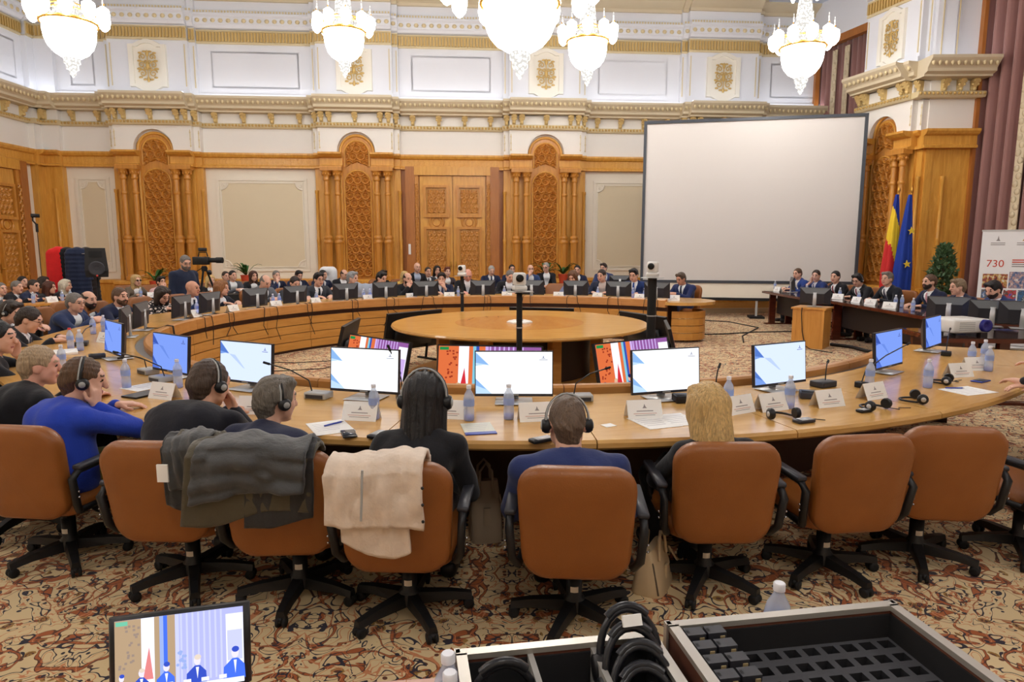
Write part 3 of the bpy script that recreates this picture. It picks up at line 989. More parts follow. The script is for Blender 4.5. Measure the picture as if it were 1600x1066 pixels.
for j in range(4):
    z0 = 0.05 + j * 0.135
    o = MB().sweep([(RI + 0.05 + 0.008 * j, z0), (RI + 0.1, z0), (RI + 0.1, z0 + 0.125), (RI + 0.04 + 0.008 * j, z0 + 0.125)], 0, 0, 0.0008, dth - 0.0008, 4).build('board', wood_board, ring)
    boards.append(o)
for i in range(1, NSEG):
    for o in [seg_top, seg_rail, seg_tro, seg_rec] + boards:
        again(o, ring, None, (0, 0, -(TH0 + i * dth)))
for o in [seg_top, seg_rail, seg_tro, seg_rec] + boards:
    o.rotation_euler = (0, 0, -TH0)
legm = MB().box(-0.02, 0.02, RI + 0.2, RO - 0.62, 0.0, 0.7).build('support_leg', plain('leg_dark', (62, 36, 24), 0.5), ring)
legm.rotation_euler = (0, 0, -TH0 - 0.02)
for i in range(4, NSEG + 1, 4):
    again(legm, ring, None, (0, 0, -(TH0 + i * dth) + (0.02 if i == NSEG else 0)))
# rounded end by the seated man
MB().prism([(RO * math.sin(TH1), RO * math.cos(TH1))] + [((RI + RO) / 2 * math.sin(TH1) + (RO - RI) / 2 * math.sin(TH1 + PI * k / 10) , (RI + RO) / 2 * math.cos(TH1) + (RO - RI) / 2 * math.cos(TH1 + PI * k / 10)) for k in range(1, 10)] + [(RI * math.sin(TH1), RI * math.cos(TH1))], 'z', 0.705, 0.76).build('end_leaf', wood_table, ring)
for j in range(4):
    z0 = 0.05 + j * 0.135
    MB().sweep([(0.42, z0), (0.46, z0), (0.46, z0 + 0.125), (0.42, z0 + 0.125)], (RI + RO) / 2 * math.sin(TH1), (RI + RO) / 2 * math.cos(TH1), TH1 + 0.1, TH1 + PI - 0.1, 10).build('board', wood_board, ring)

def ringpos(px, r, far=True, py=540):
    """point of the circle of radius r seen at column px"""
    d = ray(px, py)
    dx, dy = d.x / d.y, 1.0
    a = dx * dx + 1; b = -2 * (RC.x * dx + RC.y); c = RC.x ** 2 + RC.y ** 2 - r * r
    disc = max(0.0, b * b - 4 * a * c)
    y = (-b + (1 if far else -1) * math.sqrt(disc)) / (2 * a)
    return Vector((dx * y, y, 0))

def face_dir(v):
    """rotation that turns local -Y towards direction v"""
    return math.atan2(v.x, -v.y)

# ---- round table in the middle
ct = thing('round_table', 'large round wooden table in the centre of the ring', 'table', (0.1, 8.88, 0))
m = MB(); m.lathe([(0.0, 0.71), (1.62, 0.71), (1.69, 0.725), (1.7, 0.74), (1.69, 0.76), (0.0, 0.76)], 72, smooth=False, caps=False)
m.build('tabletop', wood('round_table_oak', (206, 146, 66), (226, 172, 92), 0.2, (2, 9, 9), 0.6, 0.0), ct)
MB().lathe([(0.0, 0.7602), (0.86, 0.7602), (0.86, 0.7612), (0.0, 0.7612)], 48, smooth=False, caps=False).build('inlay', wood('inlay_oak', (196, 130, 58), (214, 152, 78), 0.2, (9, 2, 9), 0.6, 0.0), ct)
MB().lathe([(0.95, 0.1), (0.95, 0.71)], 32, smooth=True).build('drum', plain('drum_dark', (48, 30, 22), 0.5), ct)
MB().lathe([(1.5, 0.0), (1.5, 0.09), (1.46, 0.1), (0.2, 0.1)], 40, smooth=False).build('base_step', wood_board, ct)
for i in range(8):
    a = 2 * PI * (i + 0.5) / 8
    m = MB().box(1.0, 1.14, -0.06, 0.06, 0.1, 0.71)
    o = m.build('support_leg', wood_board, ct); o.rotation_euler = (0, 0, a)
sp = thing('conference_speaker', 'flat white hexagonal speaker on the round central table', 'speaker', (0.1, 8.75, 0.7612))
MB().lathe([(0.17, 0), (0.17, 0.02), (0.14, 0.035), (0.0, 0.036)], 6, smooth=False).build('body', whitep, sp)
MB().lathe([(0.05, 0.036), (0.05, 0.042), (0.0, 0.043)], 12).build('button', greyp, sp)

# ---- slides and pictures on screens (they give off light)
def scr(name, rgb, s=1.0): return glow(name, rgb, s)
SL = [scr('slide_white', (246, 249, 255), 1.05), scr('slide_pale', (232, 239, 250), 1.0), scr('slide_blue', (176, 204, 238), 1.0), scr('slide_deep', (128, 168, 218), 1.0), scr('slide_ink', (120, 126, 150), 0.9)]
SB = [scr('slide2_white', (206, 220, 252), 0.95), scr('slide2_pale', (180, 200, 246), 0.9), scr('slide2_blue', (120, 156, 226), 0.85), scr('slide2_deep', (86, 124, 206), 0.8), scr('slide2_ink', (96, 104, 170), 0.8)]
SD = [scr('slide3_white', (128, 160, 246), 0.8), scr('slide3_pale', (112, 146, 236), 0.75), scr('slide3_blue', (86, 118, 216), 0.75), scr('slide3_deep', (66, 96, 190), 0.7), scr('slide3_ink', (70, 80, 150), 0.7)]
def flat(m, pts, y, mi): m.add([(x, y, z) for x, z in pts], [tuple(range(len(pts)))], mi)
def slide_mesh(w, h, y):
    m = MB()
    P = lambda u, v: (-w / 2 + u * w, v * h)
    flat(m, [P(0, 0), P(1, 0), P(1, 1), P(0, 1)], y, 0)
    flat(m, [P(0, 1), P(0, 0.66), P(0.1, 0.69), P(0.18, 0.68)], y - 0.0008, 2)
    flat(m, [P(0, 0.98), P(0, 0.74), P(0.17, 0.69)], y - 0.0012, 3)
    flat(m, [P(0, 0), P(0, 0.36), P(0.21, 0.0)], y - 0.0008, 2)
    flat(m, [P(0, 0.36), P(0, 0.2), P(0.14, 0.1)], y - 0.0012, 3)
    flat(m, [P(0.18, 0.68), P(0.3, 0.66), P(0.5, 0.32), P(0.46, 0.34)], y - 0.0008, 1)
    # crest: small spire and a line of text under it
    flat(m, [P(0.875, 0.86), P(0.885, 0.93), P(0.895, 0.86)], y - 0.0012, 4)
    flat(m, [P(0.86, 0.84), P(0.91, 0.84), P(0.91, 0.855), P(0.86, 0.855)], y - 0.0012, 4)
    flat(m, [P(0.83, 0.8), P(0.94, 0.8), P(0.94, 0.815), P(0.83, 0.815)], y - 0.0012, 4)
    return m

mon_dark = plain('monitor_shell', (44, 44, 50), 0.4)
mon_grey = plain('monitor_shell_top', (96, 98, 100), 0.45)
def monitor(slide, w=0.50, h=0.292):
    t = thing('monitor', 'x', 'monitor')
    zb = 0.045
    M0 = Matrix.Translation((0, 0, zb)) @ Matrix.Rotation(math.radians(-5), 4, 'X')
    m = MB(); m.box(-w / 2, w / 2, -0.012, 0.012, 0, h, 0, M0)
    # bulging back: grey sloped top, dark centre
    b = [(-w / 2 + .005, 0.012, .005), (w / 2 - .005, 0.012, .005), (w / 2 - .005, 0.012, h - .005), (-w / 2 + .005, 0.012, h - .005), (-w * .3, 0.055, h * .1), (w * .3, 0.055, h * .1), (w * .3, 0.055, h * .66), (-w * .3, 0.055, h * .66)]
    m.add(b, [(0, 1, 5, 4), (1, 2, 6, 5), (3, 0, 4, 7), (4, 5, 6, 7)], 0, False, M0)
    m.add(b, [(2, 3, 7, 6)], 1, False, M0)
    m.build('housing', [mon_dark, mon_grey], t)
    s = slide_mesh(w - 0.012, h - 0.024, 0)
    s.v = [tuple(M0 @ Vector((x, y - 0.0125, z + 0.017))) for x, y, z in s.v]
    s.build('screen', slide, t, fix=False)
    m = MB(); m.rbox(-0.03, 0.03, 0.05, 0.075, 0.005, 0.26, 0.008, 1)
    m.build('stand_column', silver, t)
    m = MB(); m.rbox(-0.12, 0.12, -0.08, 0.13, 0, 0.014, 0.006, 1)
    m.build('stand_base', silver, t)
    MB().box(-0.03, 0.03, -0.0135, -0.0125, 0.006, 0.012, 0, M0).build('logo', greyp, t)
    return t

mon = {'w': monitor(SL), 'b': monitor(SB), 'd': monitor(SD)}
mon_used = {}
def put_monitor(kind, loc, rz, label):
    if kind not in mon_used:
        mon_used[kind] = 1; o = mon[kind]
        o.location = loc; o.rotation_euler = (0, 0, rz); o['label'] = label
    else:
        o = clone_at(mon[kind], loc, rz, label)
    o['group'] = 'desk monitors'
    return o
TZ = 0.7605
near_mon = [(803, 'w', 0, 'monitor with white slide directly in front of the man in the blue jacket'), (570, 'w', -4, 'monitor with white slide to the left of the black-haired woman'), (1040, 'w', 6, 'monitor with white slide in front of the blonde woman at the near table'), (386, 'b', -2, 'monitor with pale blue slide in front of the man in black sweater'), (1217, 'b', 4, 'monitor with pale slide behind the round-mic headset'),
            (270, 'd', 0, 'blue-tinted monitor beyond the man in the bright blue sweater'), (184, 'd', 6, 'narrow blue-tinted monitor seen edge on at left of near table'), (1384, 'd', 0, 'blue-tinted monitor at right of the near table behind a bottle'), (1450, 'd', -14, 'steeply turned violet-blue monitor next to white projector')]
for px, kd, tw, lab in near_mon:
    p = ringpos(px, 4.68, False, 620)
    put_monitor(kd, (p.x, p.y, TZ), face_dir(p - RC) + math.radians(tw), lab)

# ---- far side monitors, seen from behind, with their cables
far_px = [(188, 'first'), (214, 'second'), (280, 'third'), (325, 'fourth'), (397, 'fifth'), (460, 'sixth'), (539, 'seventh'), (601, 'eighth'), (665, 'ninth'), (754, 'tenth'), (831, 'eleventh'), (900, 'twelfth'), (967, 'thirteenth'), (1027, 'fourteenth')]
cab_m = plain('cable_black', (30, 28, 28), 0.6)
rnd = random.Random(5)
for i, (px, word) in enumerate(far_px):
    p = ringpos(px, 4.62, True, 450)
    o = put_monitor('d', (p.x, p.y, TZ), face_dir(p - RC) + math.radians(rnd.uniform(-4, 4)), f'dark back of the {word} monitor from the left along the far ring table')
    if i > 0:
        # two cables drop over the rail towards the middle of the ring
        for q in range(2):
            dx = rnd.uniform(-0.08, 0.08) + 0.16 * q - 0.08
            lo = rnd.uniform(0.25, 0.5)
            pts = [(0.02 * q, 0.07, 0.03), (dx * 0.4, 0.2, 0.02), (dx * 0.7, 0.30, 0.052), (dx * 0.9, 0.362, 0.04), (dx, 0.37, -0.06), (dx + rnd.uniform(-.05, .05), 0.355, -lo * 0.6), (dx + rnd.uniform(-.1, .1), 0.36, -lo)]
            MB().tube(pts, 0.006, 5).build('cable', cab_m, o)
# ---- big floor displays standing round the central table
TVM = dict(or_=scr('tv_orange', (214, 108, 62), 0.9), rust=scr('tv_rust', (168, 62, 40), 0.7), wh=scr('tv_white', (236, 232, 244), 0.95), rd=scr('tv_red', (212, 50, 60), 0.8), bl=scr('tv_blue', (60, 90, 190), 0.7), pur=scr('tv_purple', (148, 92, 160), 0.8), lil=scr('tv_lilac', (196, 166, 226), 0.9), cy=scr('tv_cyan', (130, 200, 220), 0.8), nav=scr('tv_navy', (36, 44, 110), 0.6), grn=scr('tv_green', (40, 150, 80), 0.7), sk=scr('tv_skin', (226, 170, 150), 0.8), yl=scr('tv_yellow', (220, 190, 150), 0.8))
TVL = list(TVM.values()); TVK = list(TVM.keys())
def tv_picture(w, h, y):
    m = MB()
    def R(u0, u1, v0, v1, k, lay=1): flat(m, [(-w / 2 + u0 * w, v0 * h), (-w / 2 + u1 * w, v0 * h), (-w / 2 + u1 * w, v1 * h), (-w / 2 + u0 * w, v1 * h)], y - 0.0006 * lay, TVK.index(k))
    R(0, 1, 0, 1, 'pur', 0)
    R(0, 0.2, 0.1, 1, 'or_'); R(0.2, 0.3, 0.1, 1, 'wh'); R(0.3, 0.34, 0.1, 1, 'or_'); R(0.34, 0.37, 0.1, 1, 'cy'); R(0.37, 0.4, 0.1, 1, 'bl'); R(0.4, 0.46, 0.1, 1, 'or_'); R(0.46, 0.49, 0.1, 1, 'lil')
    for k in range(8): R(0.5 + 0.045 * k, 0.515 + 0.045 * k, 0.1, 1, 'lil')
    R(0.86, 1.0, 0.1, 0.92, 'wh'); R(0.87, 0.99, 0.3, 0.7, 'lil', 2)
    flat(m, [(-w / 2 + 0.21 * w, 0.2 * h), (-w / 2 + 0.29 * w, 0.2 * h), (-w / 2 + 0.26 * w, 0.62 * h)], y - 0.0014, TVK.index('rd'))
    R(0.01, 0.1, 0.93, 0.985, 'grn', 2)
    rr = random.Random(2)
    for k in range(22):       # carved screen pattern in the picture
        u, v = rr.uniform(0.02, 0.18), rr.uniform(0.35, 0.9)
        R(u, u + 0.02, v, v + 0.03, 'rust', 2)
    def blob(u, v, ru, rv, k, lay):
        flat(m, [(-w / 2 + (u + ru * math.cos(2 * PI * i / 12)) * w, (v + rv * math.sin(2 * PI * i / 12)) * h) for i in range(12)], y - 0.0006 * lay, TVK.index(k))
    for k, u in enumerate((0.05, 0.2, 0.39, 0.63, 0.93)):
        s_ = 0.75 + 0.1 * k
        flat(m, [(-w / 2 + (u - 0.085 * s_) * w, 0.05 * h), (-w / 2 + (u + 0.07 * s_) * w, 0.05 * h), (-w / 2 + (u + 0.065 * s_) * w, 0.2 * h * s_), (-w / 2 + (u + 0.02 * s_) * w, 0.28 * h * s_), (-w / 2 + (u - 0.02 * s_) * w, 0.28 * h * s_), (-w / 2 + (u - 0.08 * s_) * w, 0.19 * h * s_)], y - 0.002, TVK.index('nav' if k % 2 else 'bl'))
        flat(m, [(-w / 2 + (u - 0.012) * w, 0.26 * h * s_), (-w / 2 + (u + 0.012) * w, 0.26 * h * s_), (-w / 2 + u * w, 0.12 * h)], y - 0.0023, TVK.index('wh'))
        blob(u, 0.345 * s_, 0.026 * s_, 0.062 * s_, 'sk', 4.2); blob(u + 0.004, 0.385 * s_, 0.026 * s_, 0.035 * s_, 'yl' if k % 2 else 'nav', 4.6)
    for k in range(16): blob(0.5 + 0.04 * rr.uniform(-1, 1), 0.38 + 0.14 * rr.uniform(-1, 1), 0.012, 0.02, 'cy', 2.5)
    for k in range(6): R(0.1 + 0.14 * k, 0.16 + 0.14 * k, 0.08, 0.13, 'wh', 5)
    R(0, 1, 0, 0.07, 'wh', 5)
    return m
def tv(name, w=1.06, h=0.6):
    t = thing(name, 'x', 'display')
    M0 = Matrix.Translation((0, 0, 0.2)) @ Matrix.Rotation(math.radians(-14), 4, 'X')
    m = MB(); m.box(-w / 2, w / 2, -0.02, 0.02, 0, h, 0, M0); m.rbox(-w * 0.35, w * 0.35, 0.02, 0.07, h * .1, h * .7, 0.02, 1, 0, M0)
    m.build('housing', blackp, t)
    s = tv_picture(w - 0.03, h - 0.035, 0)
    s.v = [tuple(M0 @ Vector((x, y - 0.021, z + 0.02))) for x, y, z in s.v]
    s.build('screen', TVL, t, fix=False)
    for sx in (-1, 1):
        m = MB(); m.box(sx * 0.3 - 0.025, sx * 0.3 + 0.025, -0.16, 0.3, 0, 0.025); m.tube([(sx * 0.3, 0.02, 0.02), (sx * 0.3, 0.1, 0.5)], 0.02, 6)
        m.build('stand_foot', blackm, t)
    return t
tv0 = tv('floor_display')
tvs = [(187, 2.35, 'floor display showing the broadcast, in front of the central table behind two monitors'), (146, 2.3, 'floor display showing the broadcast, turned to the right by the central table'), (222, 2.35, 'floor display showing the broadcast, turned to the left by the central table'),
       (268, 2.3, 'black back of the floor display turned away at far left of central table'), (312, 2.2, 'black back of the floor display standing beyond left edge of central table'), (12, 2.2, 'floor display of which only the top edge shows behind the central table'), (62, 2.25, 'black back of the floor display behind right edge of central table'), (100, 2.1, 'black back of the floor display nearest the wooden lectern box')]
for i, (a, r, lab) in enumerate(tvs):
    th = math.radians(a); p = Vector((RC.x + r * math.sin(th), RC.y - 0.1 + r * math.cos(th), 0))
    d = Vector((math.sin(th), math.cos(th), 0))
    if i == 0: o = tv0; o.location = p; o.rotation_euler = (0, 0, face_dir(d)); o['label'] = lab
    else: o = clone_at(tv0, p, face_dir(d), lab)
    o['group'] = 'floor displays round the central table'

# ---- robot cameras on poles
def ptz(name, label, loc, zp, rz, thick=0.028):
    t = thing(name, label, 'camera', loc, rz)
    MB().tube([(0, 0, 0.0), (0, 0, zp)], thick, 10).build('pole', blackm, t)
    MB().lathe([(0.24, 0), (0.24, 0.015), (0.04, 0.03)], 18).build('foot_plate', blackm, t)
    MB().rbox(-0.12, 0.12, -0.1, 0.1, zp, zp + 0.015, 0.006, 1).build('shelf', greyp, t)
    MB().rbox(-0.065, 0.065, -0.07, 0.07, zp + 0.015, zp + 0.07, 0.02, 2).build('camera_base', whitep, t)
    hd = MB()
    hd.rbox(-0.06, 0.06, -0.055, 0.06, zp + 0.06, zp + 0.19, 0.03, 3)
    h = hd.build('camera_head', whitep, t)
    MB().lathe([(0.036, 0.0), (0.036, 0.02), (0.02, 0.022)], 14, M=Matrix.Translation((-0.01, -0.055, zp + 0.135)) @ Matrix.Rotation(PI / 2, 4, 'X')).build('lens', plain('lens_glass', (12, 12, 16), 0.08), h)
    for k in range(3):
        MB().lathe([(thick + 0.004, 0), (thick + 0.004, 0.012)], 10, M=Matrix.Translation((0, 0, 0.35 + 0.32 * k))).build('clip', greyp, t)
    return t
ptz('robot_camera', 'white robot camera on a thin black pole before the central table', aty(811, 500, 6.5) * Vector((1, 1, 0)) if False else Vector((0.07, 6.28, 0)), 1.33, 0.2)
p = aty(1019, 450, 7.4); ptz('robot_camera', 'white robot camera on a thick black pole right of the central table', Vector((p.x, p.y, 0)), 1.41, -0.35, 0.05)
p = aty(722, 450, 11.2); ptz('robot_camera', 'white robot camera on a dark pole behind the central table', Vector((p.x, p.y, 0)), 1.27, -0.2)

# ---- projection screen on a frame
SA, SBp = Vector((3.3, 17.2, 0)), Vector((8.34, 16.16, 0))
srz = math.atan2(SBp.y - SA.y, SBp.x - SA.x); SW = (SBp - SA).length
ps = thing('projection_screen', 'large blank white projection screen in a dark frame', 'screen', SA, srz)
N = NB('screen_fabric'); N.set(color=(*lin(214, 209, 205), 1), rough=0.8)
MB().box(0.07, SW - 0.07, -0.012, 0.0, 0.93, 4.79).build('fabric', N.m, ps)
fm = plain('screen_frame_grey', (70, 74, 82), 0.45, 0.3)
MB().box(0, 0.07, -0.05, 0.05, 0.15, 4.86).build('frame_side', fm, ps)
MB().box(SW - 0.07, SW, -0.05, 0.05, 0.15, 4.86).build('frame_side', fm, ps)
MB().box(0.07, SW - 0.07, -0.05, 0.05, 4.79, 4.86).build('frame_top', fm, ps)
MB().box(0.07, SW - 0.07, -0.04, 0.04, 0.86, 0.93).build('frame_bottom', fm, ps)
MB().box(0.07, SW - 0.07, -0.02, 0.0, 0.50, 0.86).build('lower_skirt', cream, ps)
MB().box(0.0, SW, -0.05, 0.05, 0.43, 0.50).build('lower_bar', blackm, ps)
for x in (0.035, SW - 0.035):
    MB().box(x - 0.03, x + 0.03, -0.5, 0.5, 0, 0.05).build('foot', blackm, ps)
    MB().box(x - 0.025, x + 0.025, -0.025, 0.025, 0.04, 0.2).build('upright', blackm, ps)
MB().box(2.85, 2.9, -0.03, 0.03, 0.05, 0.45).build('middle_leg', silver, ps)
MB().box(2.7, 3.05, -0.25, 0.25, 0.0, 0.05).build('middle_foot', blackm, ps)

# ---- dais tables on the right
glassd = plain('table_glass', (58, 40, 36), 0.08, 0.0, 0.6)
def dais(name, label, x0, x1, y0, y1, loc=(0, 0, 0), rz=0.0, panel=True):
    t = thing(name, label, 'table', loc, rz)
    MB().box(x0, x1, y0, y1, 0.71, 0.755).build('tabletop', wood_dark, t)
    MB().box(x0 + 0.03, x1 - 0.03, y0 + 0.03, y1 - 0.03, 0.7552, 0.7602).build('glass_sheet', glassd, t)
    for yy in (y0 + 0.12, y1 - 0.12):
        MB().box(x0 + 0.14, x0 + 0.28, yy - 0.03, yy + 0.03, 0.03, 0.71).build('leg', wood_dark, t)
        MB().box(x1 - 0.28, x1 - 0.14, yy - 0.03, yy + 0.03, 0.03, 0.71).build('leg', wood_dark, t)
        MB().box(x0 + 0.05, x1 - 0.05, yy - 0.05, yy + 0.05, 0.0, 0.03).build('foot_rail', wood_dark, t)
    if panel: MB().box(x0 + 0.3, x0 + 0.33, y0 + 0.16, y1 - 0.16, 0.25, 0.71).build('modesty_panel', plain('modesty_dark', (40, 32, 32), 0.5), t)
    return t
dais('dais_table', 'black-fronted dais table at the far right, nearest the screen', -0.0, 0.8, 0.0, 2.55, (5.78, 12.85, 0), 0.0)
dais('dais_table', 'polished mahogany dais table where the men in suits sit', 0.0, 0.85, 0.0, 4.0, (5.98, 8.75, 0), 0.0)
dais('dais_table', 'low dark table carrying the white projector', 0.0, 1.9, 0.0, 1.0, (4.72, 7.25, 0), math.radians(-4), False)

# wooden lectern box with a monitor on it
lc = thing('lectern_box', 'plain oak lectern box on the carpet before the dais', 'lectern', (5.32, 11.75, 0), math.radians(-38))
MB().box(-0.26, 0.26, -0.26, 0.26, 0.0, 0.68).build('body', wood_lect, lc)
MB().box(-0.285, 0.285, -0.285, 0.285, 0.68, 0.71).build('top', wood_lect, lc)
for sx in (-1, 1): MB().box(sx * 0.2 - 0.012, sx * 0.2 + 0.012, -0.265, -0.26, 0.05, 0.65).build('edge_strip', wood_lect, lc)
MB().tube([(-0.1, -0.29, 0.71), (-0.1, -0.3, 0.6), (-0.08, -0.275, 0.3), (-0.02, -0.29, 0.05), (0.1, -0.4, 0.01), (0.5, -0.6, 0.01)], 0.008, 5).build('cable', cab_m, lc)
put_monitor('d', (5.38, 11.8, 0.7105), math.radians(90 + 58), 'dark back of the monitor standing on the oak lectern box')
p = aty(1240, 448, 14.8); put_monitor('d', (p.x, p.y, TZ), math.radians(75), 'dark back of the monitor on the dais table nearest the screen')
for px, y, lab in ((1480, 8.95, 'dark back of the dais monitor behind the white projector'), (1549, 8.35, 'dark back of the dais monitor right of the projector lens'), (1597, 8.15, 'dark back of the dais monitor cut by right picture edge')):
    p = aty(px, 500, y); o = put_monitor('d', (p.x, p.y, TZ), face_dir(Vector((0.5, 0.86, 0))), lab)
    if y < 8.7: o.location.z = TZ

# projector
pr = thing('projector', 'white video projector with a blue lens on the dark table', 'projector', (5.16, 7.6, 0.76), math.radians(10))
MB().rbox(-0.27, 0.2, -0.19, 0.19, 0.03, 0.2, 0.03, 2).build('body', whitep, pr)
for sx in (-0.2, 0.13):
    MB().lathe([(0.02, 0), (0.02, 0.035)], 8, cx=sx, cy=-0.12).build('foot', blackm, pr)
MB().lathe([(0.07, 0), (0.07, 0.05), (0.05, 0.052), (0.02, 0.03)], 18, M=Matrix.Translation((0.12, -0.18, 0.12)) @ Matrix.Rotation(PI / 2, 4, 'X')).build('lens', plain('lens_blue', (40, 40, 130), 0.08), pr)
MB().box(0.185, 0.203, -0.14, 0.1, 0.06, 0.17).build('side_glass', plain('side_cyan', (60, 150, 210), 0.1), pr)
for k in range(5): MB().box(-0.2 + 0.0, 0.0, -0.192, -0.189, 0.07 + 0.02 * k, 0.078 + 0.02 * k).build('vent_slot', greyp, pr)

# ---- flags
def flag(label, loc, cols, H, seed, star=False):
    t = thing('flag', label, 'flag', loc)
    MB().tube([(0, 0, 0.02), (0, 0, H)], 0.016, 8).build('pole', brass, t)
    MB().lathe([(0.16, 0), (0.16, 0.03), (0.05, 0.06)], 16).build('foot', brass, t)
    MB().lathe([(0.02, H), (0.035, H + 0.05), (0.005, H + 0.14)], 8).build('finial', brass, t)
    rr = random.Random(seed)
    rings = []; nz, na = 70, 48
    for j in range(nz + 1):
        tt = j / nz
        z = H - 0.04 - tt * (H - 0.75)
        R = 0.035 + 0.17 * min(1, tt * 1.35) ** 0.8
        row = []
        for i in range(na):
            a = 2 * PI * i / na
            r = R * (1 + 0.22 * math.sin(5 * a + 0.8 * tt)) * (1.0 if math.cos(a) < 0.2 else 0.75)
            row.append((r * math.cos(a) * 0.95 - 0.02, r * math.sin(a) * 0.6, z))
        rings.append(row)
    m = MB(); m.loft(rings, 0, True, True, True)
    cl = m.build('cloth', cols, t, fix=False)
    for poly in cl.data.polygons:
        c = poly.center
        tt = (H - 0.04 - c.z) / (H - 0.75)
        if len(cols) == 3:
            s = tt * 1.0 - c.x * 1.5
            poly.material_index = 0 if s < 0.26 else (1 if s < 0.7 else 2)
    if star:
        for (x, z) in ((-0.03, 2.1), (-0.07, 1.4)):
            pts = []
            for k in range(10):
                a = PI / 2 + k * PI / 5 + 0.15; r = 0.085 if k % 2 == 0 else 0.035
                pts.append((x + r * math.cos(a), z + r * math.sin(a)))
            MB().prism(pts, 'y', -0.165, -0.15).build('star', plain('flag_star', (236, 206, 60), 0.7), t)
    return t
fb, fy, fr = plain('flag_blue', (28, 52, 150), 0.75), plain('flag_yellow', (240, 204, 50), 0.75), plain('flag_red', (206, 44, 44), 0.75)
p = aty(1395, 420, 14.6); flag('draped blue, yellow and red tricolour flag on a pole', Vector((p.x, p.y, 0)), [fb, fy, fr], 2.92, 1)
p = aty(1415, 420, 14.4); flag('draped blue flag with yellow stars on a pole', Vector((p.x, p.y, 0)), [plain('flag_eu', (26, 60, 156), 0.75)], 2.9, 2, True)

# ---- printed roll-up banner
bp = aty(1578, 420, 11.4)
bn = thing('rollup_banner', 'white roll-up banner printed with photographs and a red 730 heading', 'banner', Vector((bp.x, bp.y, 0)), math.radians(-32))
bw, bh = 0.86, 2.02
MB().box(-bw / 2, bw / 2, -0.004, 0.004, 0.08, bh).build('printed_sheet', plain('banner_white', (238, 238, 240), 0.5), bn)
MB().rbox(-bw / 2 - 0.02, bw / 2 + 0.02, -0.09, 0.09, 0.0, 0.09, 0.02, 1).build('cassette', silver, bn)
MB().box(-bw / 2 - 0.01, bw / 2 + 0.01, -0.012, 0.012, bh, bh + 0.03).build('top_rail', silver, bn)
MB().tube([(0, 0.03, 0.05), (0, 0.03, bh)], 0.012, 6).build('support_pole', silver, bn)
def ph_mat(nm, a, b, c):
    N = NB(nm)
    n1 = N.noise(N.coord('Object', (9, 9, 7)), 2.2, 4.0, 0.6)
    N.set(color=N.ramp(n1.outputs[0], [(0.34, lin(*a)), (0.46, lin(*b)), (0.56, lin(*c)), (0.66, lin(220, 222, 228))]), rough=0.5)
    return N.m
pm = [ph_mat('photo_a', (60, 40, 30), (150, 60, 60), (200, 170, 90)), ph_mat('photo_b', (40, 60, 110), (100, 120, 160), (190, 150, 140)), ph_mat('photo_c', (50, 60, 50), (120, 110, 100), (60, 110, 170)), ph_mat('photo_d', (40, 90, 180), (200, 70, 50), (60, 50, 50)), ph_mat('photo_e', (80, 40, 40), (60, 110, 160), (40, 60, 70)), ph_mat('photo_f', (70, 50, 50), (170, 120, 110), (110, 80, 70))]
for i, (x0, x1, z0, z1) in enumerate(((-0.37, -0.02, 1.06, 1.3), (0.0, 0.36, 1.06, 1.34), (-0.37, -0.08, 0.74, 1.03), (-0.06, 0.12, 0.74, 1.03), (0.14, 0.38, 0.74, 1.03), (-0.37, 0.06, 0.4, 0.71), (0.08, 0.38, 0.4, 0.71))):
    MB().box(x0, x1, -0.0065, -0.004, z0, z1).build('photograph', pm[i % 6], bn)
red_i = plain('banner_red', (200, 70, 50), 0.6)
tx = bpy.data.curves.new('heading', 'FONT'); tx.body = '730'; tx.size = 0.17; tx.extrude = 0.001; tx.materials.append(red_i)
to = bpy.data.objects.new('heading_curve', tx)
to = put(bpy.data.objects.new('heading', bpy.data.meshes.new_from_object(to)), bn); to.location = (-0.34, -0.006, 1.42); to.rotation_euler = (PI / 2, 0, 0)
for k, (x0, x1) in enumerate(((0.02, 0.2), (0.02, 0.38), (0.02, 0.36), (0.02, 0.37))):
    MB().box(x0, x1, -0.006, -0.004, 1.53 - 0.036 * k, 1.548 - 0.036 * k).build('text_line', red_i if k < 2 else ink, bn)
for cx in (-0.2, 0.16):
    MB().prism([(cx - 0.03, 1.86), (cx + 0.03, 1.86), (cx + 0.012, 1.89), (cx, 1.95), (cx - 0.012, 1.89)], 'y', -0.006, -0.004).build('crest', ink if cx < 0 else brass, bn)
    for k in range(2): MB().box(cx - 0.1, cx + 0.1, -0.006, -0.004, 1.82 - 0.03 * k, 1.832 - 0.03 * k).build('text_line', ink, bn)

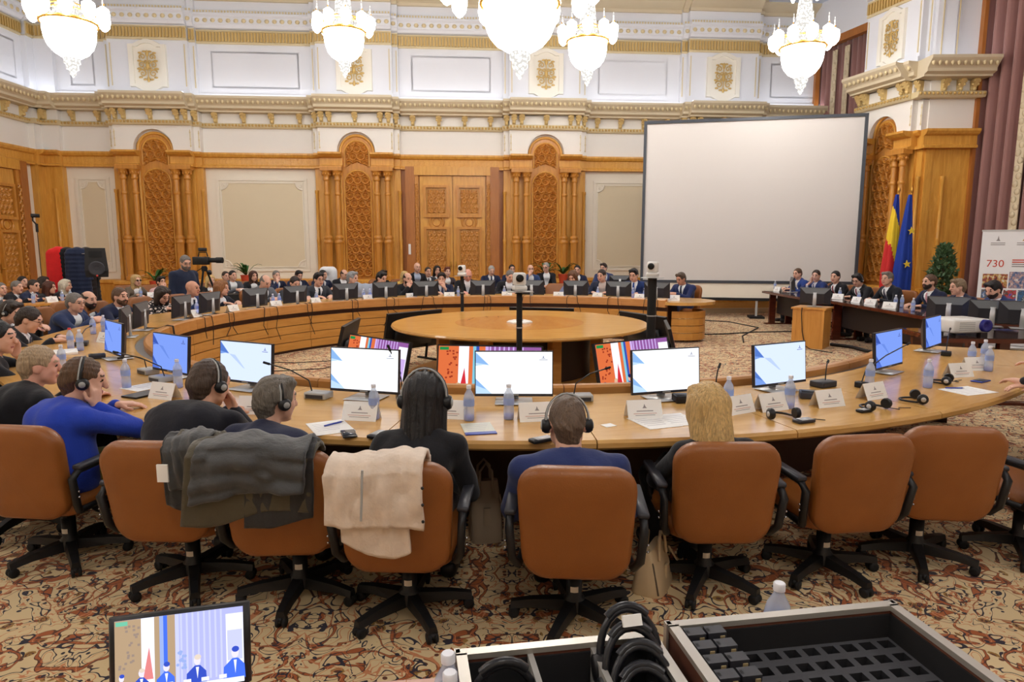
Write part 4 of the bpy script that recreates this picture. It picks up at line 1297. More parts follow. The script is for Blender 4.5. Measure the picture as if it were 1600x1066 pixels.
# ---- plants
leaf_m = NB('ficus_leaf'); oi = leaf_m.noise(leaf_m.coord(), 9.0, 2.0); leaf_m.set(color=leaf_m.mix(oi.outputs[0], lin(40, 70, 44), lin(110, 140, 96)), rough=0.5); leaf_m = leaf_m.m
def ficus(label, loc, H, W, seed, n=520):
    rr = random.Random(seed)
    t = thing('potted_ficus', label, 'plant', loc)
    MB().lathe([(0.16, 0), (0.22, 0.36), (0.23, 0.38), (0.19, 0.38), (0.18, 0.34)], 18).build('pot', plain('pot_clay', (120, 80, 60), 0.6), t)
    st = MB().tube([(0, 0, 0.34), (0.02, 0.01, 0.7), (-0.01, 0, H * 0.9)], [0.025, 0.02, 0.008], 6)
    for k in range(9):
        a = rr.uniform(0, 2 * PI); z = rr.uniform(0.6, H * 0.8)
        st.tube([(0, 0, z), (0.6 * W * math.cos(a), 0.6 * W * math.sin(a), z + 0.15)], [0.008, 0.004], 4)
    st.build('stem', plain('bark', (96, 78, 60), 0.8), t)
    m = MB()
    for k in range(n):
        z = rr.uniform(0.5, H); q = (z - 0.5) / (H - 0.5)
        R = W * (0.55 + 0.9 * q * (1.15 - q) * 1.6) * (1 - 0.55 * max(0, q - 0.6) / 0.4)
        a = rr.uniform(0, 2 * PI); r = R * math.sqrt(rr.uniform(0.12, 1))
        c = Vector((r * math.cos(a), r * math.sin(a), z))
        M = Matrix.Translation(c) @ Matrix.Rotation(rr.uniform(0, 6.28), 4, 'Z') @ Matrix.Rotation(rr.uniform(0.2, 1.3), 4, 'X')
        L = rr.uniform(0.06, 0.1)
        m.add([(0, 0, 0), (L * 0.35, L * 0.5, 0.01), (0, L * 1.2, -0.01), (-L * 0.35, L * 0.5, 0.01)], [(0, 1, 2, 3)], 0, False, M)
    tag(m.build('foliage', leaf_m, t, fix=False), kind='stuff')
    return t
p = aty(1473, 430, 12.6); ficus('bushy green ficus tree between the flags and the banner', Vector((p.x, p.y, 0)), 1.78, 0.25, 4, 1700)
p = aty(1604, 430, 12.6); ficus('ficus tree half hidden behind the printed banner', Vector((p.x, p.y, 0)), 1.6, 0.34, 5, 1200)
def low_plant(label, loc, seed, pot, s=1.0, B=0.62):
    rr = random.Random(seed)
    t = thing('potted_palm', label, 'plant', loc)
    MB().lathe([(0.1, B), (0.14, B + 0.26), (0.15, B + 0.28), (0.12, B + 0.28)], 14).build('pot', pot, t)
    st = MB(); st.box(-0.12, 0.12, -0.12, 0.12, 0, 0.04); st.box(-0.05, 0.05, -0.05, 0.05, 0.04, B - 0.03); st.box(-0.13, 0.13, -0.13, 0.13, B - 0.03, B)
    st.build('plant_stand', wood_wall, t)
    for k in range(16):
        a = rr.uniform(0, 2 * PI); L = rr.uniform(0.25, 0.42) * s; rise = rr.uniform(0.1, 0.35)
        rings = []
        for j in range(5):
            q = j / 4
            w = 0.035 * math.sin(PI * min(1, q * 0.9 + 0.1)) + 0.004
            r = L * q; z = B + 0.27 + rise * math.sin(q * 2.0)
            rings.append([(r * math.cos(a) - w * math.sin(a), r * math.sin(a) + w * math.cos(a), z), (r * math.cos(a), r * math.sin(a), z - 0.008), (r * math.cos(a) + w * math.sin(a), r * math.sin(a) - w * math.cos(a), z)])
        MB().loft(rings, 0, True, False, False).build('leaf', leaf_g, t, fix=False)
    return t
leaf_g = plain('palm_leaf', (44, 96, 44), 0.5, var=0.25, bscale=8)
clay = plain('pot_terracotta', (196, 74, 48), 0.6)
for px, y, lab, sd in ((852, 18.55, 'low green plant behind the grey-haired man, under the third carved bay', 3), (880, 18.6, 'low green plant right of the grey-haired man under the third bay', 4), (243, 17.2, 'green plant in a red pot below the leftmost carved bay', 5), (385, 17.9, 'low green plant behind the long-haired woman below the beige panel', 6)):
    p = aty(px, 440, y); low_plant(lab, Vector((p.x, p.y, STEP if px != 243 else 0.0)), sd, clay, 1.1)
# ================================================================ figures: smooth-blended bodies meshed by surface nets
def surface_nets(f, lo, h):
    s = f < 0
    nx, ny, nz = f.shape
    c = s[:-1, :-1, :-1].astype(np.int8)
    tot = np.zeros((nx - 1, ny - 1, nz - 1), np.int8)
    for i in (0, 1):
        for j in (0, 1):
            for k in (0, 1):
                tot += s[i:nx - 1 + i, j:ny - 1 + j, k:nz - 1 + k]
    act = (tot > 0) & (tot < 8)
    I, J, K = np.nonzero(act)
    if len(I) == 0: return np.zeros((0, 3)), np.zeros((0, 4), int)
    idx = -np.ones(act.shape, np.int32)
    idx[I, J, K] = np.arange(len(I))
    val = {}
    for i in (0, 1):
        for j in (0, 1):
            for k in (0, 1):
                val[(i, j, k)] = f[I + i, J + j, K + k]
    acc = np.zeros((len(I), 3)); cnt = np.zeros(len(I))
    corners = list(val)
    for a in corners:
        for ax in range(3):
            if a[ax]: continue
            b = list(a); b[ax] = 1; b = tuple(b)
            va, vb = val[a], val[b]
            m = (va < 0) != (vb < 0)
            t = np.where(m, va / np.where(m, va - vb, 1), 0)
            p = np.tile(np.array(a, float), (len(I), 1)); p[:, ax] = t
            acc += p * m[:, None]; cnt += m
    v = (np.stack([I, J, K], 1) + acc / cnt[:, None]) * h + lo
    quads = []
    for ax in range(3):
        o = [(1, 2), (2, 0), (0, 1)][ax]
        sl0 = [slice(None)] * 3; sl1 = [slice(None)] * 3
        sl0[ax] = slice(0, f.shape[ax] - 1); sl1[ax] = slice(1, f.shape[ax])
        a, b = s[tuple(sl0)], s[tuple(sl1)]
        E = np.stack(np.nonzero(a != b), 1)
        ok = np.ones(len(E), bool)
        for q in o: ok &= (E[:, q] > 0) & (E[:, q] < f.shape[q] - 1)
        E = E[ok]
        if len(E) == 0: continue
        ins = a[E[:, 0], E[:, 1], E[:, 2]]
        def cell(d1, d2):
            G = E.copy(); G[:, o[0]] += d1; G[:, o[1]] += d2
            return idx[G[:, 0], G[:, 1], G[:, 2]]
        q = np.stack([cell(-1, -1), cell(0, -1), cell(0, 0), cell(-1, 0)], 1)
        q[~ins] = q[~ins][:, ::-1]
        quads.append(q)
    q = np.concatenate(quads)
    return v, q[(q >= 0).all(1)]

def sdf(prims, h, post=None, pad=0.03):
    """prims: ('c',a,b,ra,rb,k) round cones, ('e',centre,radii,R,k) ellipsoids, a leading '-' cuts"""
    lo = np.full(3, 1e9); hi = np.full(3, -1e9)
    for p in prims:
        if p[0] == 'c':
            for q, r in ((p[1], p[3]), (p[2], p[4])):
                lo = np.minimum(lo, np.array(q) - r); hi = np.maximum(hi, np.array(q) + r)
        elif p[0] == 'e':
            m = max(p[2]); lo = np.minimum(lo, np.array(p[1]) - m); hi = np.maximum(hi, np.array(p[1]) + m)
    lo -= pad; hi += pad
    n = np.ceil((hi - lo) / h).astype(int) + 1
    ax = [lo[i] + h * np.arange(n[i]) for i in range(3)]
    f = np.full(tuple(n), 0.12, np.float32)
    for p in prims:
        ty = p[0]
        if ty.endswith('c'):
            a, b, ra, rb, k = np.array(p[1], float), np.array(p[2], float), p[3], p[4], p[5]
            bl = np.minimum(a - ra, b - rb); bh = np.maximum(a + ra, b + rb)
        else:
            c, r, R, k = np.array(p[1], float), np.array(p[2], float), p[3], p[4]
            bl = c - r.max(); bh = c + r.max()
        mg = k + 2.5 * h
        s0 = np.clip(np.floor((bl - mg - lo) / h).astype(int), 0, n); s1 = np.clip(np.ceil((bh + mg - lo) / h).astype(int) + 1, 0, n)
        if (s1 <= s0).any(): continue
        S = tuple(slice(s0[i], s1[i]) for i in range(3))
        X = ax[0][S[0]][:, None, None]; Y = ax[1][S[1]][None, :, None]; Z = ax[2][S[2]][None, None, :]
        if ty.endswith('c'):
            d = b - a; L = max(1e-9, d.dot(d))
            t = np.clip(((X - a[0]) * d[0] + (Y - a[1]) * d[1] + (Z - a[2]) * d[2]) / L, 0, 1)
            dd = np.sqrt((X - a[0] - t * d[0]) ** 2 + (Y - a[1] - t * d[1]) ** 2 + (Z - a[2] - t * d[2]) ** 2) - (ra + (rb - ra) * t)
        else:
            x, y, z = X - c[0], Y - c[1], Z - c[2]
            if R is not None:
                x, y, z = R[0][0] * x + R[1][0] * y + R[2][0] * z, R[0][1] * x + R[1][1] * y + R[2][1] * z, R[0][2] * x + R[1][2] * y + R[2][2] * z
            k0 = np.sqrt((x / r[0]) ** 2 + (y / r[1]) ** 2 + (z / r[2]) ** 2)
            k1 = np.sqrt((x / r[0] ** 2) ** 2 + (y / r[1] ** 2) ** 2 + (z / r[2] ** 2) ** 2)
            dd = k0 * (k0 - 1) / np.maximum(k1, 1e-6)
        g = f[S]
        if ty[0] == '-':
            q = np.clip(k - np.abs(g + dd), 0, None) / max(k, 1e-6)
            f[S] = np.maximum(g, -dd) + q * q * k * 0.25
        else:
            q = np.clip(k - np.abs(g - dd), 0, None) / max(k, 1e-6)
            f[S] = np.minimum(g, dd) - q * q * k * 0.25
    if post is not None:
        f = post(ax[0][:, None, None], ax[1][None, :, None], ax[2][None, None, :], f)
    return surface_nets(f, lo, h)

# ---- cloth, skin, hair
def cloth_m(rgb, key=None):
    nm = 'cloth_%d_%d_%d' % rgb
    if nm in MATS: return MATS[nm]
    N = NB(nm); c = lin(*rgb)
    a = N.noise(N.coord('Object'), 9.0, 4.0, 0.6); b = N.noise(N.coord('Object'), 260.0, 2.0)
    N.set(color=N.mix(a.outputs[0], tuple(x * 0.8 for x in c), tuple(min(1, x * 1.2) for x in c)), rough=0.85, spec=0.2, sheen=0.15)
    N.bump(N.math('ADD', N.math('MULTIPLY', a.outputs[0], 1.0), N.math('MULTIPLY', b.outputs[0], 0.08)), 0.35, 0.02)
    return N.m
def skin_m(rgb):
    nm = 'skin_%d_%d_%d' % rgb
    if nm in MATS: return MATS[nm]
    N = NB(nm); c = lin(*rgb)
    a = N.noise(N.coord('Object'), 22.0, 3.0)
    N.set(color=N.mix(a.outputs[0], (c[0] * 0.94, c[1] * 0.86, c[2] * 0.84), tuple(min(1, x * 1.05) for x in c)), rough=0.5, spec=0.35)
    return N.m
def hair_m(rgb):
    nm = 'hair_%d_%d_%d' % rgb
    if nm in MATS: return MATS[nm]
    N = NB(nm); c = lin(*rgb)
    a = N.noise(N.coord('Object', (70, 70, 9)), 2.0, 4.0, 0.6)
    N.set(color=N.ramp(a.outputs[0], [(0.3, tuple(x * 0.55 for x in c)), (0.7, tuple(min(1, x * 1.3) for x in c))]), rough=0.42, spec=0.4)
    N.bump(a.outputs[0], 0.7, 0.01)
    return N.m
S1, S2, S3 = (222, 176, 152), (208, 156, 130), (230, 190, 170)
BLK, DBR, BRN, GRY, LGR, BLD, RED = (26, 23, 24), (50, 38, 32), (92, 66, 46), (120, 114, 108), (176, 172, 166), (206, 172, 118), (110, 52, 34)
eye_m = plain('eye_dark', (38, 30, 28), 0.2)
lip_m = plain('lip', (176, 106, 100), 0.5)

def rotm(yaw, pitch, roll=0.0):
    """head turn: yaw to its left, pitch down, roll"""
    return np.array((Matrix.Rotation(yaw, 3, 'Z') @ Matrix.Rotation(-pitch, 3, 'X') @ Matrix.Rotation(roll, 3, 'Y')))

def ik(S, T, l1, l2, hint):
    S, T, hint = Vector(S), Vector(T), Vector(hint)
    d = T - S; L = d.length
    if L > (l1 + l2) * 0.995: T = S + d * ((l1 + l2) * 0.995 / L); d = T - S; L = d.length
    a = (l1 * l1 - l2 * l2 + L * L) / (2 * L)
    hgt = math.sqrt(max(0, l1 * l1 - a * a))
    n = d / L
    perp = hint - n * hint.dot(n)
    perp.normalize()
    return S + n * a + perp * hgt, T

def hand_prims(w, d, nrm, side, curl, s, fat):
    """w wrist, d pointing direction, nrm palm normal, side +1 right hand"""
    w, d = Vector(w), Vector(d).normalized()
    nrm = Vector(nrm); nrm = (nrm - d * nrm.dot(d)).normalized()
    lat = d.cross(nrm).normalized()          # towards the thumb for a right hand with palm down
    if side < 0: lat = -lat
    out = []
    for i, (off, ln, fs) in enumerate(((0.030, 1.0, 0.95), (0.010, 1.08, 1.05), (-0.010, 1.0, 1.0), (-0.029, 0.85, 0.8))):
        kn = w + d * 0.085 * s * ln ** 0.3 + lat * off * s
        out.append(('c', tuple(w + lat * off * 0.55 * s), tuple(kn), 0.0155 * s * fat, 0.0125 * s * fat, 0.012))
        p = kn; ang = curl * 0.5
        for j, L in enumerate((0.042, 0.027, 0.021)):
            q = p + (d * math.cos(ang) + nrm * math.sin(ang)) * L * s * fs
            out.append(('c', tuple(p), tuple(q), (0.0098 - 0.0008 * j) * s * fat, (0.0092 - 0.001 * j) * s * fat, 0.002))
            p = q; ang += curl * (0.9 if j == 0 else 0.7)
    b = w + d * 0.022 * s + lat * 0.026 * s
    t1 = b + (d * 0.65 + lat * 0.65 + nrm * 0.3).normalized() * 0.042 * s
    t2 = t1 + (d * 0.92 + lat * 0.15 + nrm * 0.25).normalized() * 0.034 * s
    out.append(('c', tuple(b), tuple(t1), 0.014 * s * fat, 0.011 * s * fat, 0.008))
    out.append(('c', tuple(t1), tuple(t2), 0.0108 * s * fat, 0.0088 * s * fat, 0.002))
    return out

def headset(p, hc, R, s, kind='both', col=None):
    s = s * (1.16 if kind == 'long' else 1.0)
    m = MB()
    M = Matrix.Translation(hc) @ Matrix(R.tolist()).to_4x4()
    rr = 0.106 * s
    pts = [(0.096 * s * math.cos(PI * i / 12), -0.012 * s, 0.015 * s + 0.118 * s * math.sin(PI * i / 12)) for i in range(13)]
    m.tube(pts, 0.006 * s, 6, 0, M)
    pts2 = [(q[0] * 0.99, q[1] - 0.012 * s, q[2] * 0.99) for q in pts]
    m.tube(pts2, 0.005 * s, 6, 1, M)
    hb = m.build('headband', [blackp, greyp], p)
    for sx in (-1, 1):
        m = MB()
        m.lathe([(0.012, 0.03), (0.026, 0.028), (0.034, 0.014), (0.034, 0.0), (0.03, -0.012)], 14, 0, True, M @ Matrix.Translation((sx * 0.084 * s, 0.0, -0.008 * s)) @ Matrix.Rotation(sx * PI / 2, 4, 'Y') @ Matrix.Scale(s, 4))
        m.lathe([(0.001, 0.034), (0.016, 0.033), (0.018, 0.028)], 10, 1, True, M @ Matrix.Translation((sx * 0.084 * s, 0.0, -0.008 * s)) @ Matrix.Rotation(sx * PI / 2, 4, 'Y') @ Matrix.Scale(s, 4))
        m.build('ear_cup', [blackp, greyp], hb)

def spectacles(p, hc, R, s, dark=False):
    M = Matrix.Translation(hc) @ Matrix(R.tolist()).to_4x4() @ Matrix.Scale(s, 4)
    m = MB()
    for sx in (-1, 1):
        m.tube([(sx * 0.033 + 0.024 * math.cos(2 * PI * i / 12), 0.103, 0.012 + 0.018 * math.sin(2 * PI * i / 12)) for i in range(13)], 0.0019, 4, 0, M)
        m.tube([(sx * 0.057, 0.1, 0.016), (sx * 0.08, 0.02, 0.012), (sx * 0.078, -0.02, 0.0)], 0.0019, 4, 0, M)
        if dark: m.add([(sx * 0.033 + 0.024 * math.cos(2 * PI * i / 10), 0.1035, 0.012 + 0.018 * math.sin(2 * PI * i / 10)) for i in range(10)], [tuple(range(10))], 0, False, M)
    m.tube([(-0.01, 0.105, 0.016), (0.01, 0.105, 0.016)], 0.0019, 4, 0, M)
    m.build('spectacles', blackp, p)

PEOPLE = []
def person(label, px, py, Y, face, hair=('short', DBR), top=('suit', (30, 32, 44)), shirt=(236, 238, 242), tie=None, skin=S1, size=0.95, lean=0.13, look=(0, 0), hands=('rest', 'rest'), hi=False, floor=0.0, seat=0.46, stand=False, female=False, glasses=0, phones=False, beard=None, trousers=(34, 34, 40), shoe=(24, 22, 24), group=None, table=0.76, side=0.0, chair=True, fat=1.0, roll=0.0, leg=True, hub=None, pelz=None):
    """(px,py) picture column and row of the head centre, Y its distance; face = heading of the body (unit vector)"""
    hw = aty(px, py, Y)
    f = Vector((face[0], face[1], 0)).normalized()
    yaw = math.atan2(-f.x, f.y)
    rt = Vector((f.y, -f.x, 0))
    root = Vector((hw.x, hw.y, 0)) - f * lean - rt * side
    if hub is not None:
        root = Vector((hub.x, hub.y, 0)); dv_ = Vector((hw.x, hw.y, 0)) - root
        lean, side = dv_.dot(f), dv_.dot(rt)
    root.z = floor
    t = thing('person', label, 'person', root, yaw, group)
    s = size
    hz = hw.z - floor
    hc = np.array([side, lean, hz])
    R = rotm(look[0], look[1], roll)
    hp = lambda x, y, z: tuple(hc + R @ (np.array([x, y, z]) * s))
    V = lambda *a: np.array(a, float)
    pel = V(0, 0, pelz or (0.93 * s if stand else seat + 0.10))
    nb = hc + R @ (V(0, -0.035, -0.115) * s); nb = nb + V(0, -0.02, -0.035) * s
    up = nb - pel; ul = np.linalg.norm(up); un = up / ul
    back = V(0, -1, 0) - un * (-un[1]); back /= np.linalg.norm(back)
    bow = 0.06 if not stand else 0.02
    waist = pel + up * 0.3 + back * bow * 0.6
    chest = pel + up * 0.66 + back * bow
    shc = pel + up * 0.90 + back * bow * 0.4
    sw = (0.165 if female else 0.19) * s * fat ** 0.5
    sh = {1: shc + V(sw, 0, -0.005), -1: shc + V(-sw, 0, -0.005)}
    b = 0.9 if female else 1.0
    # --- arms
    arms = {}
    for q, sd in ((0, 1), (1, -1)):
        mode = hands[q]
        tz = table - floor + 0.035
        hint = V(sd * 0.7, -0.35, -0.7)
        if isinstance(mode, tuple) and mode[0] == 'w':
            wp = onz(mode[1], mode[2], 0.80) - root
            tgt = V(wp.dot(rt), wp.dot(f), 0.80 - floor); d = V(-sd * 0.5, 0.85, 0); n = V(0, 0, -1); hint = V(sd * 0.6, -0.5, 0.2)
        elif isinstance(mode, tuple): tgt = V(*mode); d = V(-sd * 0.25, 0.9, 0.1); n = V(0, 0, -1)
        elif mode == 'rest': tgt = V(sd * 0.14, max(0.34, lean + 0.22), tz); d = V(-sd * 0.5, 0.85, -0.05); n = V(0, 0, -1)
        elif mode == 'clasp': tgt = V(sd * 0.075, max(0.36, lean + 0.26), tz + 0.01); d = V(-sd * 0.85, 0.5, 0.05); n = V(-sd * 0.3, -0.2, -0.8)
        elif mode == 'wide': tgt = V(sd * 0.26, max(0.3, lean + 0.2), tz); d = V(-sd * 0.7, 0.7, 0); n = V(0, 0, -1)
        elif mode == 'lap': tgt = V(sd * 0.1, 0.3, pel[2] + 0.1); d = V(-sd * 0.5, 0.8, -0.2); n = V(0, 0, -1)
        elif mode == 'cheek': tgt = np.array(hp(sd * 0.075, 0.075, -0.13)); d = np.array(hp(sd * 0.06, 0.06, 0.0)) - tgt; n = V(-sd * 0.8, -0.4, 0); hint = V(sd * 0.5, 0.9, -0.7)
        elif mode == 'mouth': tgt = np.array(hp(sd * 0.05, 0.14, -0.13)); d = np.array(hp(sd * -0.01, 0.11, -0.04)) - tgt; n = V(-sd * 0.3, -0.9, 0); hint = V(sd * 0.5, 0.4, -0.9)
        elif mode == 'side': tgt = V(sd * 0.24, 0.1, pel[2] - 0.08); d = V(0, 0.1, -1); n = V(-sd, 0, 0); hint = V(sd * 0.4, -0.6, 0)
        el, wr = ik(sh[sd], tgt, 0.29 * s, 0.25 * s, hint)
        arms[sd] = (np.array(el), np.array(wr), d, n, mode)
    # --- body under the clothes: one skin, head to hands
    P = []
    k = 0.02
    P.append(('e', hp(0, -0.012, 0.028), (0.077 * s * b ** .3, 0.097 * s, 0.092 * s), R, 0.0))
    P.append(('c', hp(0, 0.028, 0.0), hp(0, 0.046, -0.082), 0.064 * s * b, 0.036 * s * b, 0.03))
    P.append(('c', hp(-0.03, 0.03, -0.055), hp(0.03, 0.03, -0.055), 0.042 * s * b, 0.042 * s * b, 0.03))
    P.append(('c', hp(-0.034, 0.074, 0.036), hp(0.034, 0.074, 0.036), 0.019 * s, 0.019 * s, 0.015))
    P.append(('c', hp(0, 0.094, 0.016), hp(0, 0.108, -0.026), 0.009 * s, 0.0155 * s, 0.008))
    for sx in (-1, 1):
        P.append(('e', hp(sx * 0.038, 0.062, -0.022), (0.024 * s, 0.022 * s, 0.024 * s), None, 0.02))
        P.append(('-e', hp(sx * 0.033, 0.104, 0.013), (0.015 * s, 0.015 * s, 0.011 * s), None, 0.006))
        P.append(('e', hp(sx * 0.032, 0.081, 0.012), (0.0125 * s,) * 3, None, 0.002))
        P.append(('e', hp(sx * 0.078, -0.01, -0.008), (0.011 * s, 0.022 * s, 0.033 * s), R, 0.006))
    P.append(('e', hp(0, 0.085, -0.055), (0.025 * s, 0.014 * s, 0.007 * s), R, 0.004))
    P.append(('e', hp(0, 0.083, -0.066), (0.021 * s, 0.014 * s, 0.0075 * s), R, 0.004))
    P.append(('e', hp(0, 0.07, -0.1), (0.02 * s, 0.018 * s, 0.015 * s), R, 0.012))
    P.append(('c', tuple(nb), hp(0, -0.022, -0.04), 0.058 * s * b, 0.056 * s * b, 0.02))
    inn = (chest + V(0, 0.04, -0.03))
    P.append(('c', tuple(nb + V(0, 0.01, -0.01)), tuple(inn), 0.045 * s, 0.06 * s, 0.02))
    P.append(('c', tuple(inn), tuple(pel), 0.06 * s, 0.07 * s, 0.02))
    ff = 1.0 if hi else 1.25
    for sd in (1, -1):
        el, wr, d, n, mode = arms[sd]
        P.append(('c', tuple(inn), tuple(sh[sd] + V(0, 0, -0.02)), 0.04 * s, 0.03 * s, 0.02))
        P.append(('c', tuple(sh[sd]), tuple(el), 0.036 * s, 0.032 * s, 0.01))
        P.append(('c', tuple(el), tuple(wr), 0.034 * s, 0.0235 * s * (1 if hi else 1.1), 0.01))
        P += hand_prims(wr, d, n, sd, 0.75 if mode in ('cheek', 'clasp') else 0.4, s, ff)
    h = 0.0075 if hi else 0.0125
    v, q = sdf(P, h)
    # colour of eyes, brows, lips
    loc = ((v - hc) @ R) / s
    fc = loc[q].mean(1)
    mi = np.zeros(len(q), int)
    ax_ = np.abs(fc[:, 0])
    mi[(np.abs(ax_ - 0.032) < 0.013) & (np.abs(fc[:, 2] - 0.012) < 0.0075) & (fc[:, 1] > 0.07)] = 1
    mi[(np.abs(ax_ - 0.034) < 0.021) & (np.abs(fc[:, 2] - 0.038) < 0.006) & (fc[:, 1] > 0.075)] = 2
    mi[(ax_ < 0.022) & (np.abs(fc[:, 2] + 0.06) < 0.009) & (fc[:, 1] > 0.085)] = 3
    hm = hair_m(hair[1])
    mesh_np('body', v, q, [skin_m(skin), eye_m, hm, lip_m], t, mi)
    # --- hair
    hk = hair[0]
    H = []
    th = {'short': 0.009, 'buzz': 0.004, 'bald': 0.005, 'thick': 0.014, 'long': 0.018, 'bob': 0.018, 'none': 0}[hk]
    if hk != 'none':
        H.append(('e', hp(0, -0.016, 0.030 + th * 0.3), ((0.077 + th) * s, (0.097 + th * 0.8) * s, (0.092 + th) * s), R, 0.0))
        if hk in ('short', 'thick', 'buzz'):
            H.append(('c', hp(0, -0.06, -0.02), hp(0, -0.05, -0.065), (0.062 + th * .4) * s, (0.05 + th * .3) * s, 0.03))
            if hk == 'thick': H.append(('c', hp(-0.04, 0.055, 0.105), hp(0.05, 0.05, 0.10), 0.03 * s, 0.03 * s, 0.02))
        if hk == 'bald':
            H.append(('c', hp(0, -0.06, -0.01), hp(0, -0.05, -0.06), 0.064 * s, 0.053 * s, 0.03))
        if hk in ('long', 'bob'):
            L = hair[2] if len(hair) > 2 else (0.3 if hk == 'long' else 0.14)
            dn = lambda x, y, z, l: tuple(np.array(hp(x, y, z)) + V(0, -0.085 * min(1, l / 0.2) if hi else -0.02, -l))
            H.append(('c', hp(0, -0.055, 0.02), dn(0, -0.075, 0.0, L), 0.085 * s, 0.075 * s, 0.03))
            for sx in (-1, 1):
                H.append(('c', hp(sx * 0.068, -0.01, 0.03), dn(sx * 0.085, -0.02, 0, L * 0.95), 0.036 * s, 0.038 * s, 0.03))
                H.append(('c', hp(sx * 0.05, 0.04, 0.095), hp(sx * 0.082, 0.01, -0.03), 0.025 * s, 0.02 * s, 0.03))
        # clear the face
        H.append(('-e', hp(0, 0.138, -0.012), (0.098 * s if hk not in ('long', 'bob') else 0.072 * s, 0.102 * s, 0.124 * s), R, 0.006))
        if hk in ('short', 'thick', 'buzz', 'bald'):
            for sx in (-1, 1):
                H.append(('-e', hp(sx * 0.088, 0.005, -0.045), (0.04 * s, 0.058 * s, 0.062 * s), R, 0.01))
        if hk == 'bald':
            H.append(('-e', hp(0, 0.035, 0.13), (0.1 * s, 0.125 * s, 0.095 * s), R, 0.01))
        rg = 0.0035 * s if hk in ('long', 'bob', 'thick') else 0.0034 * s
        def strands(X, Yv, Z, fl):
            if hk in ('long', 'bob'):
                return fl + rg * (np.sin(150 * (X - hc[0]) + 40 * (Yv - hc[1]) + 2.5 * np.sin(9 * Z)) + 0.6 * np.sin(310 * (X - hc[0]) + 3 * np.sin(7 * Z)))
            return fl + rg * np.sin(95 * X + 12 * np.sin(14 * Z)) * np.sin(80 * Yv + 9 * np.sin(11 * Z + 5 * X))
        v, q = sdf(H, 0.0065 if hi else 0.011, strands)
        if len(q): mesh_np('hair', v, q, hm, t)
    if beard:
        B = [('c', hp(0, 0.03, -0.01), hp(0, 0.05, -0.086), 0.066 * s * b, 0.041 * s * b, 0.02), ('c', hp(-0.03, 0.03, -0.055), hp(0.03, 0.03, -0.055), 0.0475 * s * b, 0.0475 * s * b, 0.03), ('c', hp(-0.022, 0.094, -0.044), hp(0.022, 0.094, -0.044), 0.009 * s, 0.009 * s, 0.01),
             ('-e', hp(0, 0.05, 0.058), (0.13 * s, 0.13 * s, 0.093 * s), R, 0.004), ('-e', hp(0, 0.115, -0.058), (0.022 * s, 0.03 * s, 0.010 * s), R, 0.004), ('-e', hp(0, -0.1, -0.06), (0.12 * s, 0.105 * s, 0.12 * s), R, 0.004)]
        v, q = sdf(B, 0.008 if hi else 0.011)
        if len(q): mesh_np('beard', v, q, hair_m(beard), t)
    # --- garment
    kind, col = top[0], top[1]
    g = 1.0
    J = []
    bw = (0.055 if female else 0.068) * s
    for sx in (-1, 1):
        J.append(('c', tuple(chest + V(sx * bw, 0.01, 0.0)), tuple(waist + V(sx * bw * 0.8, 0.0, 0)), 0.122 * s * fat * b, 0.118 * s * fat * b, 0.06))
        J.append(('c', tuple(waist + V(sx * bw * 0.8, 0.0, 0)), tuple(pel + V(sx * bw * 1.1, 0.0, -0.02)), 0.118 * s * fat * b, 0.13 * s * fat, 0.06))
        J.append(('c', tuple(shc + V(sx * 0.03, 0.0, 0.005)), tuple(sh[sx] + V(0, 0, -0.018)), 0.078 * s * b, 0.062 * s * b, 0.04))
        J.append(('c', tuple(shc + V(sx * 0.07, 0.03, -0.06)), tuple(chest + V(sx * 0.07, 0.03, 0)), 0.095 * s * b, 0.11 * s * b, 0.05))
        el, wr, d, n, mode = arms[sx]
        J.append(('c', tuple(sh[sx] + V(0, 0, -0.01)), tuple(el), 0.063 * s * b, 0.053 * s * b, 0.03))
        J.append(('c', tuple(el), tuple(wr - (wr - el) * 0.06), 0.052 * s * b, 0.037 * s * b, 0.012))
    J.append(('c', tuple(nb + V(0, -0.022, -0.05)), tuple(nb + V(0, -0.014, -0.0)), 0.08 * s * b, 0.066 * s * b, 0.03))
    fwd = -back
    def cut(X, Yv, Z, fl):
        dx, dy, dz = X - nb[0], Yv - nb[1], Z - nb[2]
        u = dx * 0 + dy * un[1] + dz * un[2]
        w = dy * fwd[1] + dz * fwd[2]
        # folds of the cloth
        fl = fl + 0.0045 * np.sin(30 * Z + 14 * Yv + 4 * np.sin(11 * X)) * np.sin(17 * X + 9 * Z)
        neck = np.sqrt(dx * dx + (w - 0.02) ** 2) - 0.060 * s
        hole = np.maximum(neck, -(u - 0.008))
        fl = np.maximum(fl, -np.maximum(neck, -(u + 0.02)))
        if kind in ('suit', 'open', 'blouse'):
            V0 = -0.26 if kind == 'suit' else (-0.34 if kind == 'open' else -0.1)
            wid = 0.012 + (u - V0) * (0.26 if kind != 'open' else 0.3)
            veed = np.maximum(np.abs(dx) - np.minimum(wid, 0.075), -(w - 0.015))
            veed = np.maximum(veed, -(u - V0))
            fl = np.maximum(fl, -veed)
        return fl
    v, q = sdf(J, 0.011 if hi else 0.018, cut)
    gm = {'suit': 'jacket', 'open': 'jacket', 'sweater': 'sweater', 'blouse': 'blouse', 'pattern': 'blouse'}[kind]
    mesh_np(gm, v, q, top[2] if len(top) > 2 else cloth_m(col), t)
